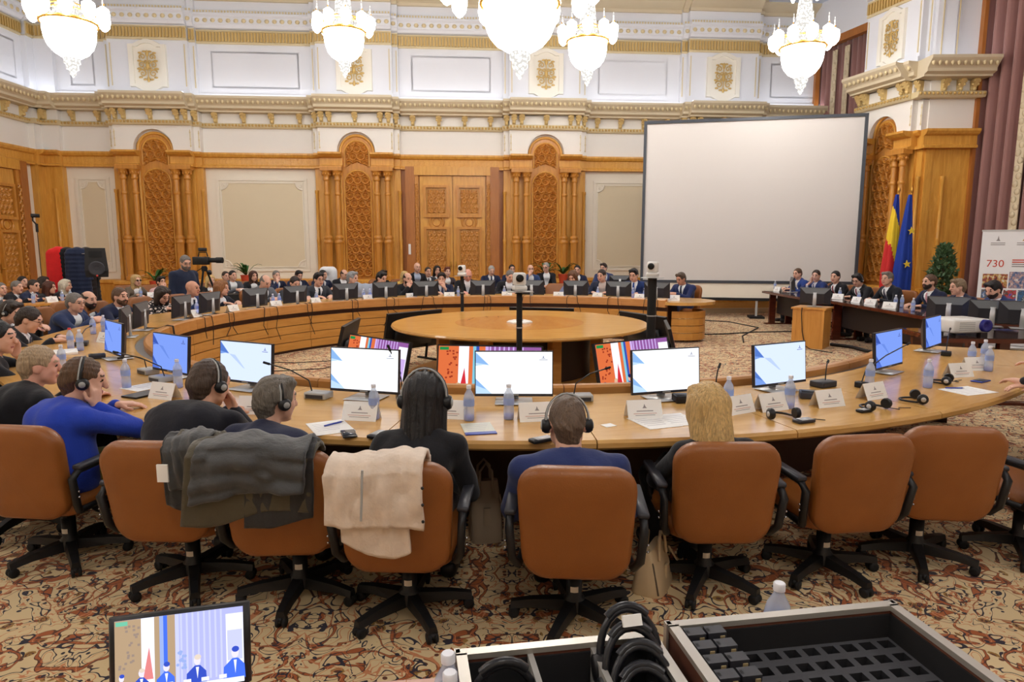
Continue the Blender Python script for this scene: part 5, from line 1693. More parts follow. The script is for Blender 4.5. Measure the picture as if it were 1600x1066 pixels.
    if kind in ('suit', 'open', 'blouse'):
        K = [('c', tuple(chest + V(-bw, 0.012, 0)), tuple(waist + V(-bw * .6, 0.01, 0)), 0.114 * s * b * fat, 0.108 * s * b * fat, 0.05), ('c', tuple(chest + V(bw, 0.012, 0)), tuple(waist + V(bw * .6, 0.01, 0)), 0.114 * s * b * fat, 0.108 * s * b * fat, 0.05),
             ('c', tuple(shc + V(-0.05, 0.028, -0.05)), tuple(shc + V(0.05, 0.028, -0.05)), 0.09 * s * b, 0.09 * s * b, 0.04), ('c', tuple(nb + V(0, -0.008, -0.04)), tuple(nb + V(0, 0.0, 0.018)), 0.07 * s * b, 0.064 * s * b, 0.02)]
        def cut2(X, Yv, Z, fl):
            dx, dy, dz = X - nb[0], Yv - nb[1], Z - nb[2]
            w = dy * fwd[1] + dz * fwd[2]; u = dy * un[1] + dz * un[2]
            front = np.minimum(w - 0.0, 9)
            fl = np.maximum(fl, np.where(u > -0.035, -1.0, -(w + 0.01)))
            return np.maximum(fl, u - 0.022)
        v, q = sdf(K, 0.011 if hi else 0.017, cut2)
        if len(q):
            sh_o = mesh_np('shirt', v, q, cloth_m(shirt), t)
            if tie is not None:
                # tie: follow the shirt front
                pts = []
                for i in range(8):
                    u = -0.005 - 0.30 * i / 7
                    base = nb + un * u
                    sel = (np.abs(v[:, 0] - nb[0]) < 0.03) & (np.abs((v - base) @ un) < 0.03)
                    w = ((v[sel] - nb) @ fwd).max() if sel.any() else 0.08
                    pts.append((nb + un * u + fwd * (w + 0.006), 0.017 if i == 0 else 0.014 + 0.022 * i / 7))
                rings = [[tuple(p + V(-ww, 0, 0) * s), tuple(p + V(0, 0, 0) + fwd * 0.006), tuple(p + V(ww, 0, 0) * s)] for p, ww in pts]
                MB().loft(rings, 0, False, False, False).build('tie', cloth_m(tie), t, fix=False)
    # --- legs
    if leg:
        L = []
        for sx in (-1, 1):
            if stand:
                hip, kn, an = pel + V(sx * 0.085, 0, -0.02), V(sx * 0.1, 0.02, 0.5 * s), V(sx * 0.11, -0.02, 0.08)
            else:
                hip, kn, an = pel + V(sx * 0.09, 0.02, -0.02), V(sx * 0.13, 0.44 * s, seat + 0.05), V(sx * 0.12, 0.40, 0.09)
            L.append(('c', tuple(hip), tuple(kn), 0.092 * s, 0.068 * s, 0.03)); L.append(('c', tuple(kn), tuple(an), 0.066 * s, 0.048 * s, 0.02))
        v, q = sdf(L, 0.012 if hi else 0.022)
        mesh_np('trousers', v, q, cloth_m(trousers), t)
        for sx in (-1, 1):
            an = V(sx * 0.11, -0.02, 0.0) if stand else V(sx * 0.12, 0.40, 0.0)
            m = MB(); m.rbox(an[0] - 0.045, an[0] + 0.045, an[1] - 0.07, an[1] + 0.19, 0.0, 0.085, 0.035, 3)
            m.build('shoe', plain('shoe_%d' % shoe[0], shoe, 0.35), t)
    if glasses: spectacles(t, hc, R, s, glasses == 2)
    if phones: headset(t, hc, R, s, hk)
    PEOPLE.append((t, label, root, yaw, floor, chair, stand))
    return t
# ================================================================ who sits where
NAVY, BLKS, GREY, DGREY, ROYAL, MIDB = (34, 40, 66), (28, 28, 32), (98, 100, 106), (60, 62, 68), (38, 56, 112), (52, 66, 104)
def to_ring(p): return (RC.x - p.x, RC.y - p.y)
def hub_at(px, py):
    p = onz(px, py, 0.08); p.z = 0
    p = p * (1 - 0.05 / p.length)
    return p
def seat_ring(label, px, py, r=5.93, far=True, Y=None, turn=0.0, hubpx=None, **kw):
    if hubpx:
        kw['hub'] = hub_at(*hubpx)
    if Y is None:
        Y = ringpos(px, r, far, py).y
    if not kw.get('hi'): kw.setdefault('size', 1.07)
    p = kw['hub'] if hubpx else aty(px, py, Y)
    d = Vector((RC.x - p.x, RC.y - p.y)); a = math.atan2(d.y, d.x) + turn
    return person(label, px, py, Y, (math.cos(a), math.sin(a)), group='people at the ring table', **kw)
def seat_back(label, px, py, Y, turn=0.0, **kw):
    p = aty(px, py, Y)
    d = Vector((RC.x + 1.5 - p.x, RC.y - p.y)); a = math.atan2(d.y, d.x) + turn
    return person(label, px, py, Y, (math.cos(a), math.sin(a)), group='people in the outer row', **kw)

# --- ring table, left side then far side, left to right
seat_ring('dark-haired man in black wearing headphones at the left edge of the ring', 18, 488, Y=8.0, hair=('thick', DBR), top=('open', BLKS), phones=True, look=(-0.2, 0.35), lean=0.2)
seat_ring('person in black cut by the left picture edge, hands near face', 0, 528, Y=5.3, hair=('short', BLK), top=('open', BLKS), look=(-0.5, 0.1), hands=('rest', 'cheek'))
seat_ring('man in glasses and black suit looking down at left of ring', 46, 500, Y=6.9, hair=('short', DBR), top=('suit', BLKS), tie=(40, 44, 70), glasses=1, look=(0.0, 0.42), lean=0.2)
seat_ring('grey-haired man in glasses and blue jacket with arms crossed', 118, 474, Y=8.9, hair=('short', GRY), top=('open', (46, 58, 92)), glasses=1, hands=('clasp', 'clasp'), look=(-0.15, 0.08), lean=0.2)
seat_ring('balding man in mid-blue suit beside the man in glasses', 139, 469, Y=9.75, hair=('bald', DBR), top=('open', MIDB), look=(-0.1, 0.1), hands=('clasp', 'clasp'), beard=DBR)
seat_ring('fair-bearded man in navy suit with red tie', 188, 464, hair=('short', BRN), top=('suit', NAVY), tie=(180, 30, 44), beard=BRN, look=(-0.1, 0.05))
N = NB('patterned_blouse'); vv = N.n('ShaderNodeTexVoronoi'); N.link(N.coord(), vv.inputs[0]); vv.inputs['Scale'].default_value = 24
N.set(color=N.mix(N.math('GREATER_THAN', vv.outputs[0], 0.42), lin(226, 208, 196), lin(30, 26, 28)), rough=0.8)
seat_ring('brown-haired woman in black and white patterned blouse reading', 254, 462, hair=('bob', DBR), top=('pattern', (200, 190, 184), N.m), female=True, glasses=1, look=(-0.1, 0.5), lean=0.18)
seat_ring('bald man in blue suit and tie at the ring table below the cameraman', 301, 451, hair=('none', (150, 110, 84)), top=('suit', (40, 56, 98)), tie=(40, 44, 60), look=(0.35, 0.05), skin=S2)
seat_ring('fair-haired woman in dark jacket and white shirt at the ring table', 347, 451, hair=('bob', (150, 100, 60)), top=('open', (32, 34, 46)), female=True, look=(0.5, 0.05))
seat_ring('bald man bending over, in grey jacket, behind two bottles', 415, 441, hair=('bald', GRY), top=('open', GREY), look=(0.1, 0.5), hands=('clasp', 'clasp'), lean=0.22)
seat_ring('dark-haired man almost hidden behind the sixth monitor', 461, 443, hair=('short', DBR), top=('suit', DGREY), look=(0.0, 0.35), lean=0.1)
seat_ring('man in glasses and dark grey suit with black tie', 498, 437, hair=('thick', BLK), top=('suit', DGREY), tie=(30, 30, 34), glasses=1, look=(0.1, 0.15))
seat_ring('grey-haired man in dark suit looking right, beside a folded grey coat', 551, 435, hair=('thick', (150, 150, 150)), top=('suit', DGREY), look=(0.7, 0.1))
seat_ring('dark-haired young man leaning low behind the eighth monitor', 596, 435, hair=('thick', BLK), top=('sweater', BLKS), look=(0.5, 0.3), lean=0.2)
seat_ring('bearded balding man in black at the ring table', 637, 436, hair=('bald', BLK), top=('sweater', BLKS), beard=DBR, look=(0.3, 0.2), hands=('mouth', 'rest'))
seat_ring('dark-haired man in navy suit and tie with a hand raised', 690, 436, hair=('thick', BLK), top=('suit', NAVY), tie=(70, 80, 120), look=(-0.2, 0.2), hands=('rest', 'mouth'))
seat_ring('pink bald man in dark suit looking down behind the robot camera', 731, 430, hair=('none', (190, 140, 124)), top=('suit', BLKS), look=(0.0, 0.5), skin=(224, 164, 146), lean=0.16)
seat_ring('grey-haired man in black suit bending beside the central robot camera', 797, 432, hair=('short', GRY), top=('suit', BLKS), look=(0.3, 0.4), lean=0.2)
seat_ring('woman with brown bob bowing behind the twelfth monitor', 895, 433, hair=('bob', (110, 74, 50)), top=('blouse', (120, 124, 150)), female=True, look=(-0.3, 0.5))
seat_ring('man with lanyard in navy jacket at the ring table', 940, 431, hair=('short', DBR), top=('open', (40, 46, 66)), look=(-0.3, 0.2), shirt=(206, 190, 180))
seat_ring('young man in glasses and bright navy suit with blue tie', 990, 430, hair=('thick', BLK), top=('suit', (34, 52, 100)), tie=(60, 90, 160), glasses=1, look=(-0.1, 0.25))
pe = aty(1064, 436, 13.95)
person('stout man in blue suit seated alone at the rounded table end', 1064, 436, 13.95, (-0.75, -0.66), hair=('thick', (84, 68, 56)), top=('suit', (36, 46, 88)), tie=(40, 46, 70), look=(-0.1, 0.35), hands=('clasp', 'clasp'), fat=1.15, skin=S2, lean=0.12, trousers=(36, 44, 80), group='people at the ring table', size=1.02, seat=0.48)

# --- outer rows
seat_back('man at the extreme left edge in grey jacket, outer row', 2, 452, 12.2, hair=('short', GRY), top=('open', GREY))
seat_back('grey-haired man in black suit, outer row at far left', 27, 449, 12.4, hair=('short', GRY), top=('suit', BLKS), tie=(60, 60, 70), look=(-0.3, 0.05), turn=0.5)
seat_back('man with dark hair hidden behind the grey-haired man at far left', 36, 441, 13.6, hair=('short', BLK), top=('open', DGREY), look=(-0.3, 0.0), turn=0.4)
seat_back('man in navy suit and red tie, outer row at far left', 53, 447, 12.6, hair=('short', DBR), top=('suit', NAVY), tie=(150, 40, 50), look=(-0.2, 0.1), turn=0.4)
seat_back('woman with long dark hair against the wooden pilaster', 69, 442, 13.6, hair=('long', DBR), top=('open', BLKS), female=True, turn=0.4)
seat_back('woman with long chestnut hair, in profile, beside the blonde', 78, 450, 12.8, hair=('long', (84, 46, 34)), top=('open', BLKS), female=True, turn=0.5)
seat_back('platinum blonde woman in black below the red coat', 103, 447, 13.1, hair=('long', (222, 212, 190)), top=('open', BLKS), female=True, turn=0.5)
seat_back('blonde woman in dark sunglasses and patterned jacket', 213, 439, 14.0, hair=('long', BLD), top=('open', (112, 98, 84)), female=True, glasses=2, table=0.74)
seat_back('dark-haired woman in pink blouse next to the cameraman', 252, 441, 14.2, hair=('thick', BLK), top=('blouse', (216, 176, 174)), female=True, hands=('mouth', 'rest'))
seat_back('blonde curly woman in black right of the tripod', 329, 439, 14.9, hair=('bob', (214, 180, 120)), top=('open', BLKS), female=True)
seat_back('man in grey jacket half hidden at left of the seated pair', 353, 432, 15.9, hair=('short', DBR), top=('open', DGREY))
seat_back('dark-haired man in grey suit with folded arms', 364, 431, 15.3, hair=('short', BLK), top=('open', (86, 88, 96)), hands=('clasp', 'clasp'))
seat_back('woman with long brown hair in dark blazer', 396, 432, 15.6, hair=('long', (74, 46, 36)), top=('open', BLKS), female=True)
seat_back('grey-haired man in navy suit with hand over mouth', 432, 431, 15.8, hair=('short', GRY), top=('suit', NAVY), tie=(50, 70, 140), hands=('mouth', 'rest'))
seat_back('dark-haired man in navy suit bowing his head, outer row', 467, 431, 15.9, hair=('thick', BLK), top=('suit', NAVY), tie=(40, 44, 60), look=(0.0, 0.3))
seat_back('dark-haired man in navy suit before the white coat', 505, 430, 16.0, hair=('short', BLK), top=('suit', NAVY), tie=(60, 60, 90), look=(0.4, 0.1))
seat_back('balding man in black suit below the second carved bay', 538, 429, 16.1, hair=('bald', DBR), top=('suit', BLKS), look=(0.3, 0.3))
seat_back('dark-haired woman half hidden below the second bay', 599, 430, 16.6, hair=('thick', BLK), top=('open', BLKS), female=True, look=(0.6, 0.1))
seat_back('woman with yellow top and long blonde hair', 632, 432, 16.6, hair=('long', (220, 186, 124)), top=('blouse', (222, 186, 96)), female=True)
seat_back('bald man in black jacket sitting tall left of the double door', 652, 418, 16.1, hair=('none', (170, 130, 110)), top=('open', BLKS), shirt=(170, 180, 200))
seat_back('man in grey suit and tie below the left door leaf', 669, 425, 16.75, hair=('short', DBR), top=('suit', DGREY), tie=(50, 50, 60))
seat_back('dark-haired woman in light top below the left door leaf', 683, 423, 17.3, hair=('bob', BLK), top=('blouse', (190, 184, 190)), female=True)
seat_back('red-haired woman below the middle of the double door', 699, 425, 16.5, hair=('thick', RED), top=('open', (70, 60, 64)), female=True, skin=S3)
seat_back('white-haired man in navy suit below the right door leaf', 768, 423, 16.7, hair=('short', LGR), top=('suit', NAVY), tie=(50, 60, 90), look=(0.0, 0.35))
seat_back('dark-haired man in navy just behind the central robot camera', 800, 421, 17.4, hair=('short', BLK), top=('suit', NAVY), glasses=1)
seat_back('bald man in glasses and blue jacket, hand at chin', 829, 421, 16.6, hair=('none', (150, 110, 90)), top=('open', (56, 74, 116)), glasses=1, hands=('mouth', 'rest'), beard=BRN)
seat_back('grey-haired man in black jacket before the green plants', 853, 418, 16.7, hair=('short', (150, 146, 140)), top=('open', BLKS), glasses=1, look=(-0.5, 0.15), hands=('clasp', 'clasp'))
seat_back('dark-haired man in navy suit right of the third carved bay', 902, 422, 16.8, hair=('short', BLK), top=('suit', NAVY), look=(-0.2, 0.1))
seat_back('man in blue suit before the beige panel beside the small monitor', 943, 419, 16.9, hair=('thick', DBR), top=('open', (58, 70, 108)), look=(-0.5, 0.1))

# --- dais
def dais_man(label, px, py, X, **kw):
    d = ray(px, py); Y = X / (d.x / d.y)
    return person(label, px, py, Y, kw.pop('face', (-1, -0.12)), group='men at the dais', size=1.02, lean=kw.pop('lean', 0.16), **kw)
dais_man('fair man in bright blue suit at the far end of the dais', 1246, 428, 6.72, hair=('short', BRN), top=('suit', (38, 62, 128)), look=(0.35, 0.1))
dais_man('man in blue suit resting his chin on his hand at the dais', 1275, 431, 6.78, hair=('short', DBR), top=('suit', (38, 54, 104)), tie=(60, 70, 90), look=(0.7, 0.1), hands=('cheek', 'rest'))
dais_man('dark-haired man in black suit with dark red tie', 1305, 433, 6.8, hair=('short', BLK), top=('suit', BLKS), tie=(130, 30, 40), look=(0.5, 0.05))
dais_man('man in headphones and black suit looking down at the dais', 1340, 438, 6.85, hair=('thick', BLK), top=('suit', BLKS), tie=(130, 40, 60), look=(0.4, 0.35), phones=True, glasses=1, lean=0.2)
dais_man('grey-haired man in black suit in front of the flags', 1386, 436, 6.95, hair=('thick', GRY), top=('suit', (30, 32, 40)), tie=(60, 60, 80), look=(0.3, 0.0))
dais_man('bearded man in navy suit with pink tie before the ficus', 1452, 441, 6.95, hair=('short', BRN), top=('suit', NAVY), tie=(206, 150, 160), beard=DBR, look=(0.0, 0.0))
dais_man('grey-blond man in navy suit with bright red tie', 1496, 449, 7.0, hair=('thick', (140, 118, 92)), top=('suit', NAVY), tie=(214, 44, 36), look=(-0.2, 0.1))
dais_man('dark-bearded man in blue suit with light blue tie, looking down', 1552, 453, 7.0, hair=('thick', BLK), top=('suit', (36, 52, 100)), tie=(70, 150, 220), beard=DBR, look=(0.1, 0.4))

# --- cameraman on his feet
person('standing cameraman in navy sweater with a white badge, at his tripod', 290, 411, 12.3, (0.75, -0.35), hair=('short', GRY), top=('sweater', (36, 44, 66)), stand=True, size=1.08, pelz=0.8, lean=0.06, look=(-0.3, 0.3), hands=('side', 'side'), beard=GRY, glasses=1, chair=False, fat=1.2)

# --- near side, seen from behind
seat_ring('balding fair man in black suit at the near left', 64, 572, Y=4.15, hair=('short', (178, 152, 120)), top=('suit', BLKS), hi=True, look=(-0.55, 0.1), size=1.0, lean=0.16, seat=0.42, skin=(226, 172, 150), fat=1.15)
seat_ring('man in bright blue sweater and headphones, hand at his cheek', 132, 594, Y=3.75, hubpx=(110, 845), hair=('short', (96, 70, 50)), top=('sweater', (38, 66, 176)), hi=True, phones=True, look=(-0.55, 0.18), hands=('cheek', 'rest'), size=1.02, seat=0.42, turn=-0.1, trousers=(112, 112, 60), fat=1.15)
seat_ring('heavy man in black sweater and headphones leaning forward', 328, 600, Y=3.66, hubpx=(303, 880), hair=('short', (76, 60, 50)), top=('sweater', (30, 30, 38)), hi=True, phones=True, look=(-0.25, 0.25), hands=('mouth', 'rest'), size=1.05, seat=0.42, fat=1.3, turn=0.05)
seat_ring('grey-haired man in navy blazer and headphones', 432, 626, Y=3.4, hubpx=(470, 900), hair=('thick', (112, 104, 94)), top=('suit', (40, 44, 68)), hi=True, phones=True, look=(-0.45, 0.1), size=0.98, seat=0.4, fat=1.1, turn=-0.12, hands=('lap', 'lap'))
seat_ring('woman with long straight black hair in a black jacket', 664, 625, Y=3.16, hubpx=(640, 925), hair=('long', BLK, 0.3), top=('open', (30, 30, 34)), hi=True, female=True, phones=True, look=(0.0, 0.2), size=1.0, seat=0.4, hands=('lap', 'lap'))
seat_ring('close-cropped man in blue jacket and headphones, seen from behind', 886, 662, Y=3.05, hubpx=(897, 935), hair=('buzz', (104, 84, 68)), top=('suit', (44, 56, 104)), hi=True, phones=True, look=(0.0, 0.3), size=1.06, seat=0.4, hands=('lap', 'lap'), shirt=(214, 222, 240), fat=1.08)
seat_ring('woman with long golden hair in a black top, seen from behind', 1104, 640, Y=3.28, hubpx=(1100, 882), hair=('long', (208, 172, 112), 0.24), top=('sweater', (32, 32, 36)), hi=True, female=True, look=(0.1, 0.15), size=1.0, seat=0.4, hands=('lap', 'lap'))
# two men at the right picture edge: only their hands and sleeves reach into view
person('man in black suit whose cuffed hands lie on the right end of the table', 1722, 505, 4.12, (-0.68, 0.73), hair=('short', BRN), top=('suit', BLKS), hi=True, lean=0.25, hands=(('w', 1592, 612), ('w', 1560, 606)), seat=0.44, group='people at the ring table')
person('man in dark blue sleeves with hands clasped at the right table end', 1728, 492, 5.0, (-0.8, 0.6), hair=('short', BLK), top=('suit', NAVY), hi=True, lean=0.25, hands=(('w', 1604, 578), ('w', 1590, 576)), seat=0.44, group='people at the ring table')
# ================================================================ chairs
N = NB('tan_leather')
a = N.noise(N.coord(), 5.0, 4.0); b = N.noise(N.coord(), 190.0, 2.0)
N.set(color=N.mix(a.outputs[0], lin(130, 74, 30), lin(160, 98, 44)), rough=0.38, spec=0.45)
N.bump(N.math('ADD', b.outputs[0], N.math('MULTIPLY', a.outputs[0], 0.6)), 0.18, 0.006)
leather = N.m
def pad_outline(w0, w1, z0, z1, r, n=6):
    """rounded outline in x,z, w0 wide below, w1 wide above"""
    out = []
    for (cx, cz, a0, w) in ((w1 / 2 - r, z1 - r, 0, w1), (-(w1 / 2 - r), z1 - r, PI / 2, w1), (-(w0 / 2 - r), z0 + r, PI, w0), (w0 / 2 - r, z0 + r, 1.5 * PI, w0)):
        for i in range(n + 1):
            t = a0 + PI / 2 * i / n
            out.append((cx + r * math.cos(t), cz + r * math.sin(t)))
    return out
def cushion(outline, ys, bend=0.0, M=None):
    cx = 0.0; cz = sum(p[1] for p in outline) / len(outline)
    rings = []
    for y, k in ys:
        rings.append([(p[0] * k, y + bend * (p[0] * k) ** 2, cz + (p[1] - cz) * k) for p in outline])
    return MB().loft(rings, 0, True, True, True, M)
def office_chair(full=True):
    t = thing('office_chair', 'x', 'chair')
    Mb = Matrix.Translation((0, -0.235, 0.34)) @ Matrix.Rotation(math.radians(9), 4, 'X')
    ol = pad_outline(0.47, 0.50, 0.0, 0.52, 0.11)
    cushion(ol, [(-0.05, 0.05), (-0.05, 0.5), (-0.047, 0.9), (-0.035, 0.98), (-0.015, 1.0), (0.012, 1.0), (0.034, 0.965), (0.042, 0.88), (0.042, 0.05)], 0.35, Mb).build('backrest', leather, t)
    Ms = Matrix.Translation((0, 0.02, 0.385)) @ Matrix.Rotation(-PI / 2 + 0.06, 4, 'X')
    ol = pad_outline(0.47, 0.49, -0.24, 0.26, 0.09)
    cushion([(p[0], p[1]) for p in ol], [(-0.05, 0.05), (-0.05, 0.8), (-0.042, 0.93), (-0.02, 1.0), (0.02, 1.0), (0.036, 0.95), (0.04, 0.05)], 0.0, Ms).build('seat', leather, t)
    if full:
        for sx in (-1, 1):
            m = MB()
            m.tube([(sx * 0.25, -0.2, 0.37), (sx * 0.275, -0.24, 0.42), (sx * 0.285, -0.27, 0.57), (sx * 0.285, -0.22, 0.605), (sx * 0.285, 0.1, 0.605), (sx * 0.28, 0.19, 0.57), (sx * 0.25, 0.2, 0.42), (sx * 0.2, 0.16, 0.36)], 0.02, 6)
            m.tube([(sx * 0.25, -0.2, 0.37), (sx * 0.22, 0.16, 0.355)], 0.018, 6)
            am = m.build('armrest', blackp, t)
            MB().rbox(sx * 0.285 - 0.026, sx * 0.285 + 0.026, -0.24, 0.13, 0.605, 0.635, 0.012, 2).build('arm_pad', darkg, am)
            for z in (0.47, 0.5): MB().ball((sx * 0.304, -0.255, z), 0.006, 6).build('screw', steel, am)
        MB().box(-0.12, 0.12, -0.14, 0.12, 0.3, 0.335).build('mechanism', blackm, t)
        st = MB().add([(0.0385 * math.sin(a_), -0.0385 * math.cos(a_), z_) for z_ in (0.155, 0.183) for a_ in (-0.5, -0.25, 0, 0.25, 0.5)], [(k_, k_ + 1, k_ + 6, k_ + 5) for k_ in range(4)]).build('sticker', plain('sticker', (214, 204, 190), 0.6), t)
    MB().lathe([(0.055, 0.06), (0.055, 0.11), (0.037, 0.13), (0.037, 0.24), (0.026, 0.24), (0.026, 0.33)], 14).build('column', blackp, t)
    leg0 = None
    for i in range(5):
        a = 2 * PI * i / 5 + 0.3
        if leg0 is None:
            m = MB(); m.loft([[(0.03, -0.03, 0.055), (0.03, 0.03, 0.055), (0.03, 0.026, 0.115), (0.03, -0.026, 0.115)], [(0.2, -0.026, 0.06), (0.2, 0.026, 0.06), (0.2, 0.02, 0.1), (0.2, -0.02, 0.1)], [(0.3, -0.024, 0.05), (0.3, 0.024, 0.05), (0.3, 0.016, 0.082), (0.3, -0.016, 0.082)]], 0, False)
            lg = m.build('leg', blackp, t)
            m = MB(); 
            for sy in (-1, 1): m.lathe([(0.012, -0.009), (0.026, -0.007), (0.026, 0.007), (0.012, 0.009)], 12, 0, True, Matrix.Translation((0.285, sy * 0.016, 0.026)) @ Matrix.Rotation(PI / 2, 4, 'X'))
            m.rbox(0.265, 0.31, -0.012, 0.012, 0.02, 0.06, 0.008, 1)
            cs = m.build('castor', blackm, lg)
            leg0 = (lg, cs)
        else:
            lg = again(leg0[0], t); again(leg0[1], lg)
        lg.rotation_euler = (0, 0, a)
    return t
oc = office_chair(True)
NEARCH = [((110, 845), -0.12, 'tan leather office chair of the man in the bright blue sweater'), ((303, 880), -0.04, 'tan leather office chair of the heavy man in black sweater'), ((470, 900), 0.06, 'tan leather office chair under the dark quilted coat'), ((640, 925), -0.03, 'tan leather office chair with the cream jacket over its back'),
          ((897, 935), -0.08, 'tan leather office chair of the man in the blue jacket, squarely from behind'), ((1100, 882), 0.0, 'tan leather office chair of the golden-haired woman'), ((1285, 866), 0.12, 'empty tan office chair turned left, its seat and armrest showing'), ((1430, 848), -0.1, 'empty tan office chair second from the right picture edge'), ((1592, 838), 0.25, 'empty tan office chair cut by the right picture edge')]
chair_pose = []
for i, ((px, py), tw, lab) in enumerate(NEARCH):
    p = hub_at(px, py)
    d = RC - p
    rz = tw
    o = oc if i == 0 else clone(oc)
    o.location = p; o.rotation_euler = (0, 0, rz); o['label'] = lab; o['group'] = 'tan office chairs at the near table'
    k = 0
    base_rot = [0.4, 0.15, 0.9, 0.2, 0.55, 0.45, 0.0, 0.6, 0.3][i]
    for c in o.children:
        if c.name.startswith('leg'):
            c.rotation_euler = (0, 0, 2 * PI * k / 5 + base_rot - rz * 0.5); k += 1
    chair_pose.append((p, rz))
# chairs of everybody else
sc_ = office_chair(False)
first = True
NEAR_SEATED = 7
for (t, label, root, yaw, fz, ch_, stand) in PEOPLE:
    if not ch_ or any(w in label for w in ('bright blue sweater', 'heavy man', 'navy blazer', 'straight black hair', 'close-cropped', 'long golden hair')): continue
    lab = 'tan chair under the ' + ' '.join(label.split()[:9])
    if first: o = sc_; first = False
    else: o = clone(sc_)
    o.location = root; o.location.z = fz; o.rotation_euler = (0, 0, yaw); o['label'] = lab; o['group'] = 'tan chairs of the seated people'
    o.scale = (1, 1, 1.12)
# one empty chair shows its back between two far monitors
for px, py, lab in ((868, 446, 'empty tan chair showing between two monitors right of the robot camera'), (738, 452, 'empty tan chair top behind the dark camera pole')):
    p = ringpos(px, 5.75, True, py); c = clone(sc_); c.location = p; d = RC - p; c.rotation_euler = (0, 0, math.atan2(-d.x, d.y)); c['label'] = lab

# ================================================================ coats over chair backs
def quilted(rgb, sc=1.0):
    nm = 'quilt_%d_%d_%d' % rgb
    N = NB(nm); c = lin(*rgb)
    a = N.noise(N.coord(), 14.0, 5.0, 0.6)
    N.set(color=N.mix(a.outputs[0], tuple(x * 0.75 for x in c), tuple(min(1, x * 1.25) for x in c)), rough=0.6, sheen=0.2)
    N.bump(a.outputs[0], 0.5, 0.02)
    return N.m
def draped(name, label, pose, x0, x1, front, behind, mat, seed, quilt=0.0, skew=0.0, flare=0.0, lift=0.0, hem=None, inset=0.0):
    """cloth hung over a chair back: from the seat side, over the top, down behind"""
    p, rz = pose
    t = thing(name, label, 'coat', p, rz)
    rr = random.Random(seed)
    ztop, yb, yf = 0.872 + lift, -0.40, -0.245
    nu, nv = 34, 40
    ph = [rr.uniform(0, 6.28) for _ in range(6)]
    rows = []
    L = front + 0.16 + behind
    for j in range(nv + 1):
        s = L * j / nv - front
        row = []
        for i in range(nu + 1):
            u = i / nu
            bl = behind * (1 + (hem(u) if hem else 0))
            ss = s if s <= 0.16 else 0.16 + (s - 0.16) * bl / behind
            if ss < 0: y, z = yf + 0.02, ztop - 0.03 + ss
            elif ss < 0.16:
                q = ss / 0.16 * PI
                y, z = (yf + yb) / 2 + (yf - yb) / 2 * math.cos(q), ztop - 0.03 + 0.045 * math.sin(q)
            else: y, z = yb - 0.02 - 0.00 * (ss - 0.16), ztop - 0.03 - (ss - 0.16)
            w = 1 + flare * max(0, ss - 0.16)
            xc = (x0 + x1) / 2
            x = xc + ((x0 + (x1 - x0) * u) - xc) * w + skew * max(0, ss)
            d = 0.012 * math.sin(9 * u + ph[0] + 5 * ss) + 0.008 * math.sin(23 * u + ph[1] - 9 * ss) + 0.006 * math.sin(31 * ss + ph[2] + 6 * u)
            if quilt: d += quilt * abs(math.sin(PI * ss / 0.085 + 0.5 * math.sin(5 * u)))
            if ss > 0.08: y -= (abs(d) + 0.004) * (0.3 if inset else 1) - inset
            else: y += abs(d) * 0.3; z += abs(d) * 0.6
            z += 0.012 * math.sin(5 * u + ph[3])
            row.append((x, y, z))
        rows.append(row)
    o = MB().loft(rows, 0, True, False, False).build('cloth', mat, t, fix=False)
    sm = o.modifiers.new('thickness', 'SOLIDIFY'); sm.thickness = 0.022; sm.offset = 1.0
    return t, o
creamj = quilted((224, 204, 184))
def layer(t, pose, x0, x1, behind, mat, seed, quilt, skew, flare, lift, hem, nm):
    t2, o2 = draped('layer', '', pose, x0, x1, 0.02, behind, mat, seed, quilt, skew, flare, lift, hem, 0.018)
    o2.parent = t; o2.name = nm; bpy.data.objects.remove(t2)
t, o = draped('jacket', 'cream jacket hung over the back of the chair of the black-haired woman', chair_pose[3], -0.25, 0.15, 0.16, 0.25, creamj, 3, 0.0, -0.02, 0.1, 0.015, hem=lambda u: -0.1 + 0.14 * u)
layer(t, chair_pose[3], -0.22, 0.06, 0.36, creamj, 13, 0.0, 0.05, 0.05, 0.0, lambda u: -0.2 + 0.25 * math.sin(2.6 * u), 'sleeve')
for i in range(3): MB().ball((0.15, -0.46, 0.8 - 0.07 * i), 0.007, 6).build('snap', blackp, t)
MB().tube([(-0.09, -0.455, 0.87), (-0.095, -0.46, 0.75), (-0.1, -0.46, 0.66)], 0.005, 5).build('zip', greyp, t)
grey_q = quilted((62, 62, 62)); olive_q = quilted((72, 64, 44)); blk_q = quilted((30, 30, 32))
t, o = draped('jacket', 'dark grey quilted coat thrown over the chair of the man in navy blazer', chair_pose[2], -0.30, 0.17, 0.2, 0.16, grey_q, 5, 0.026, -0.1, 0.1, 0.03, hem=lambda u: 0.3 - 0.35 * u)
layer(t, chair_pose[2], -0.34, 0.2, 0.27, olive_q, 15, 0.0, -0.1, 0.06, 0.012, lambda u: 0.15 - 0.3 * u + 0.1 * math.sin(7 * u), 'lining')
layer(t, chair_pose[2], -0.1, 0.19, 0.31, blk_q, 16, 0.0, -0.04, 0.06, 0.004, lambda u: -0.1 * u, 'inner_lining')
t, o = draped('jacket', 'grey and olive parka with a badge hanging on the chair of the heavy man', chair_pose[1], 0.1, 0.30, 0.2, 0.18, grey_q, 8, 0.0, 0.15, 0.3, 0.02, hem=lambda u: 0.2 * u)
layer(t, chair_pose[1], 0.14, 0.34, 0.3, olive_q, 17, 0.0, 0.2, 0.2, 0.012, lambda u: -0.2 + 0.4 * u, 'lining')
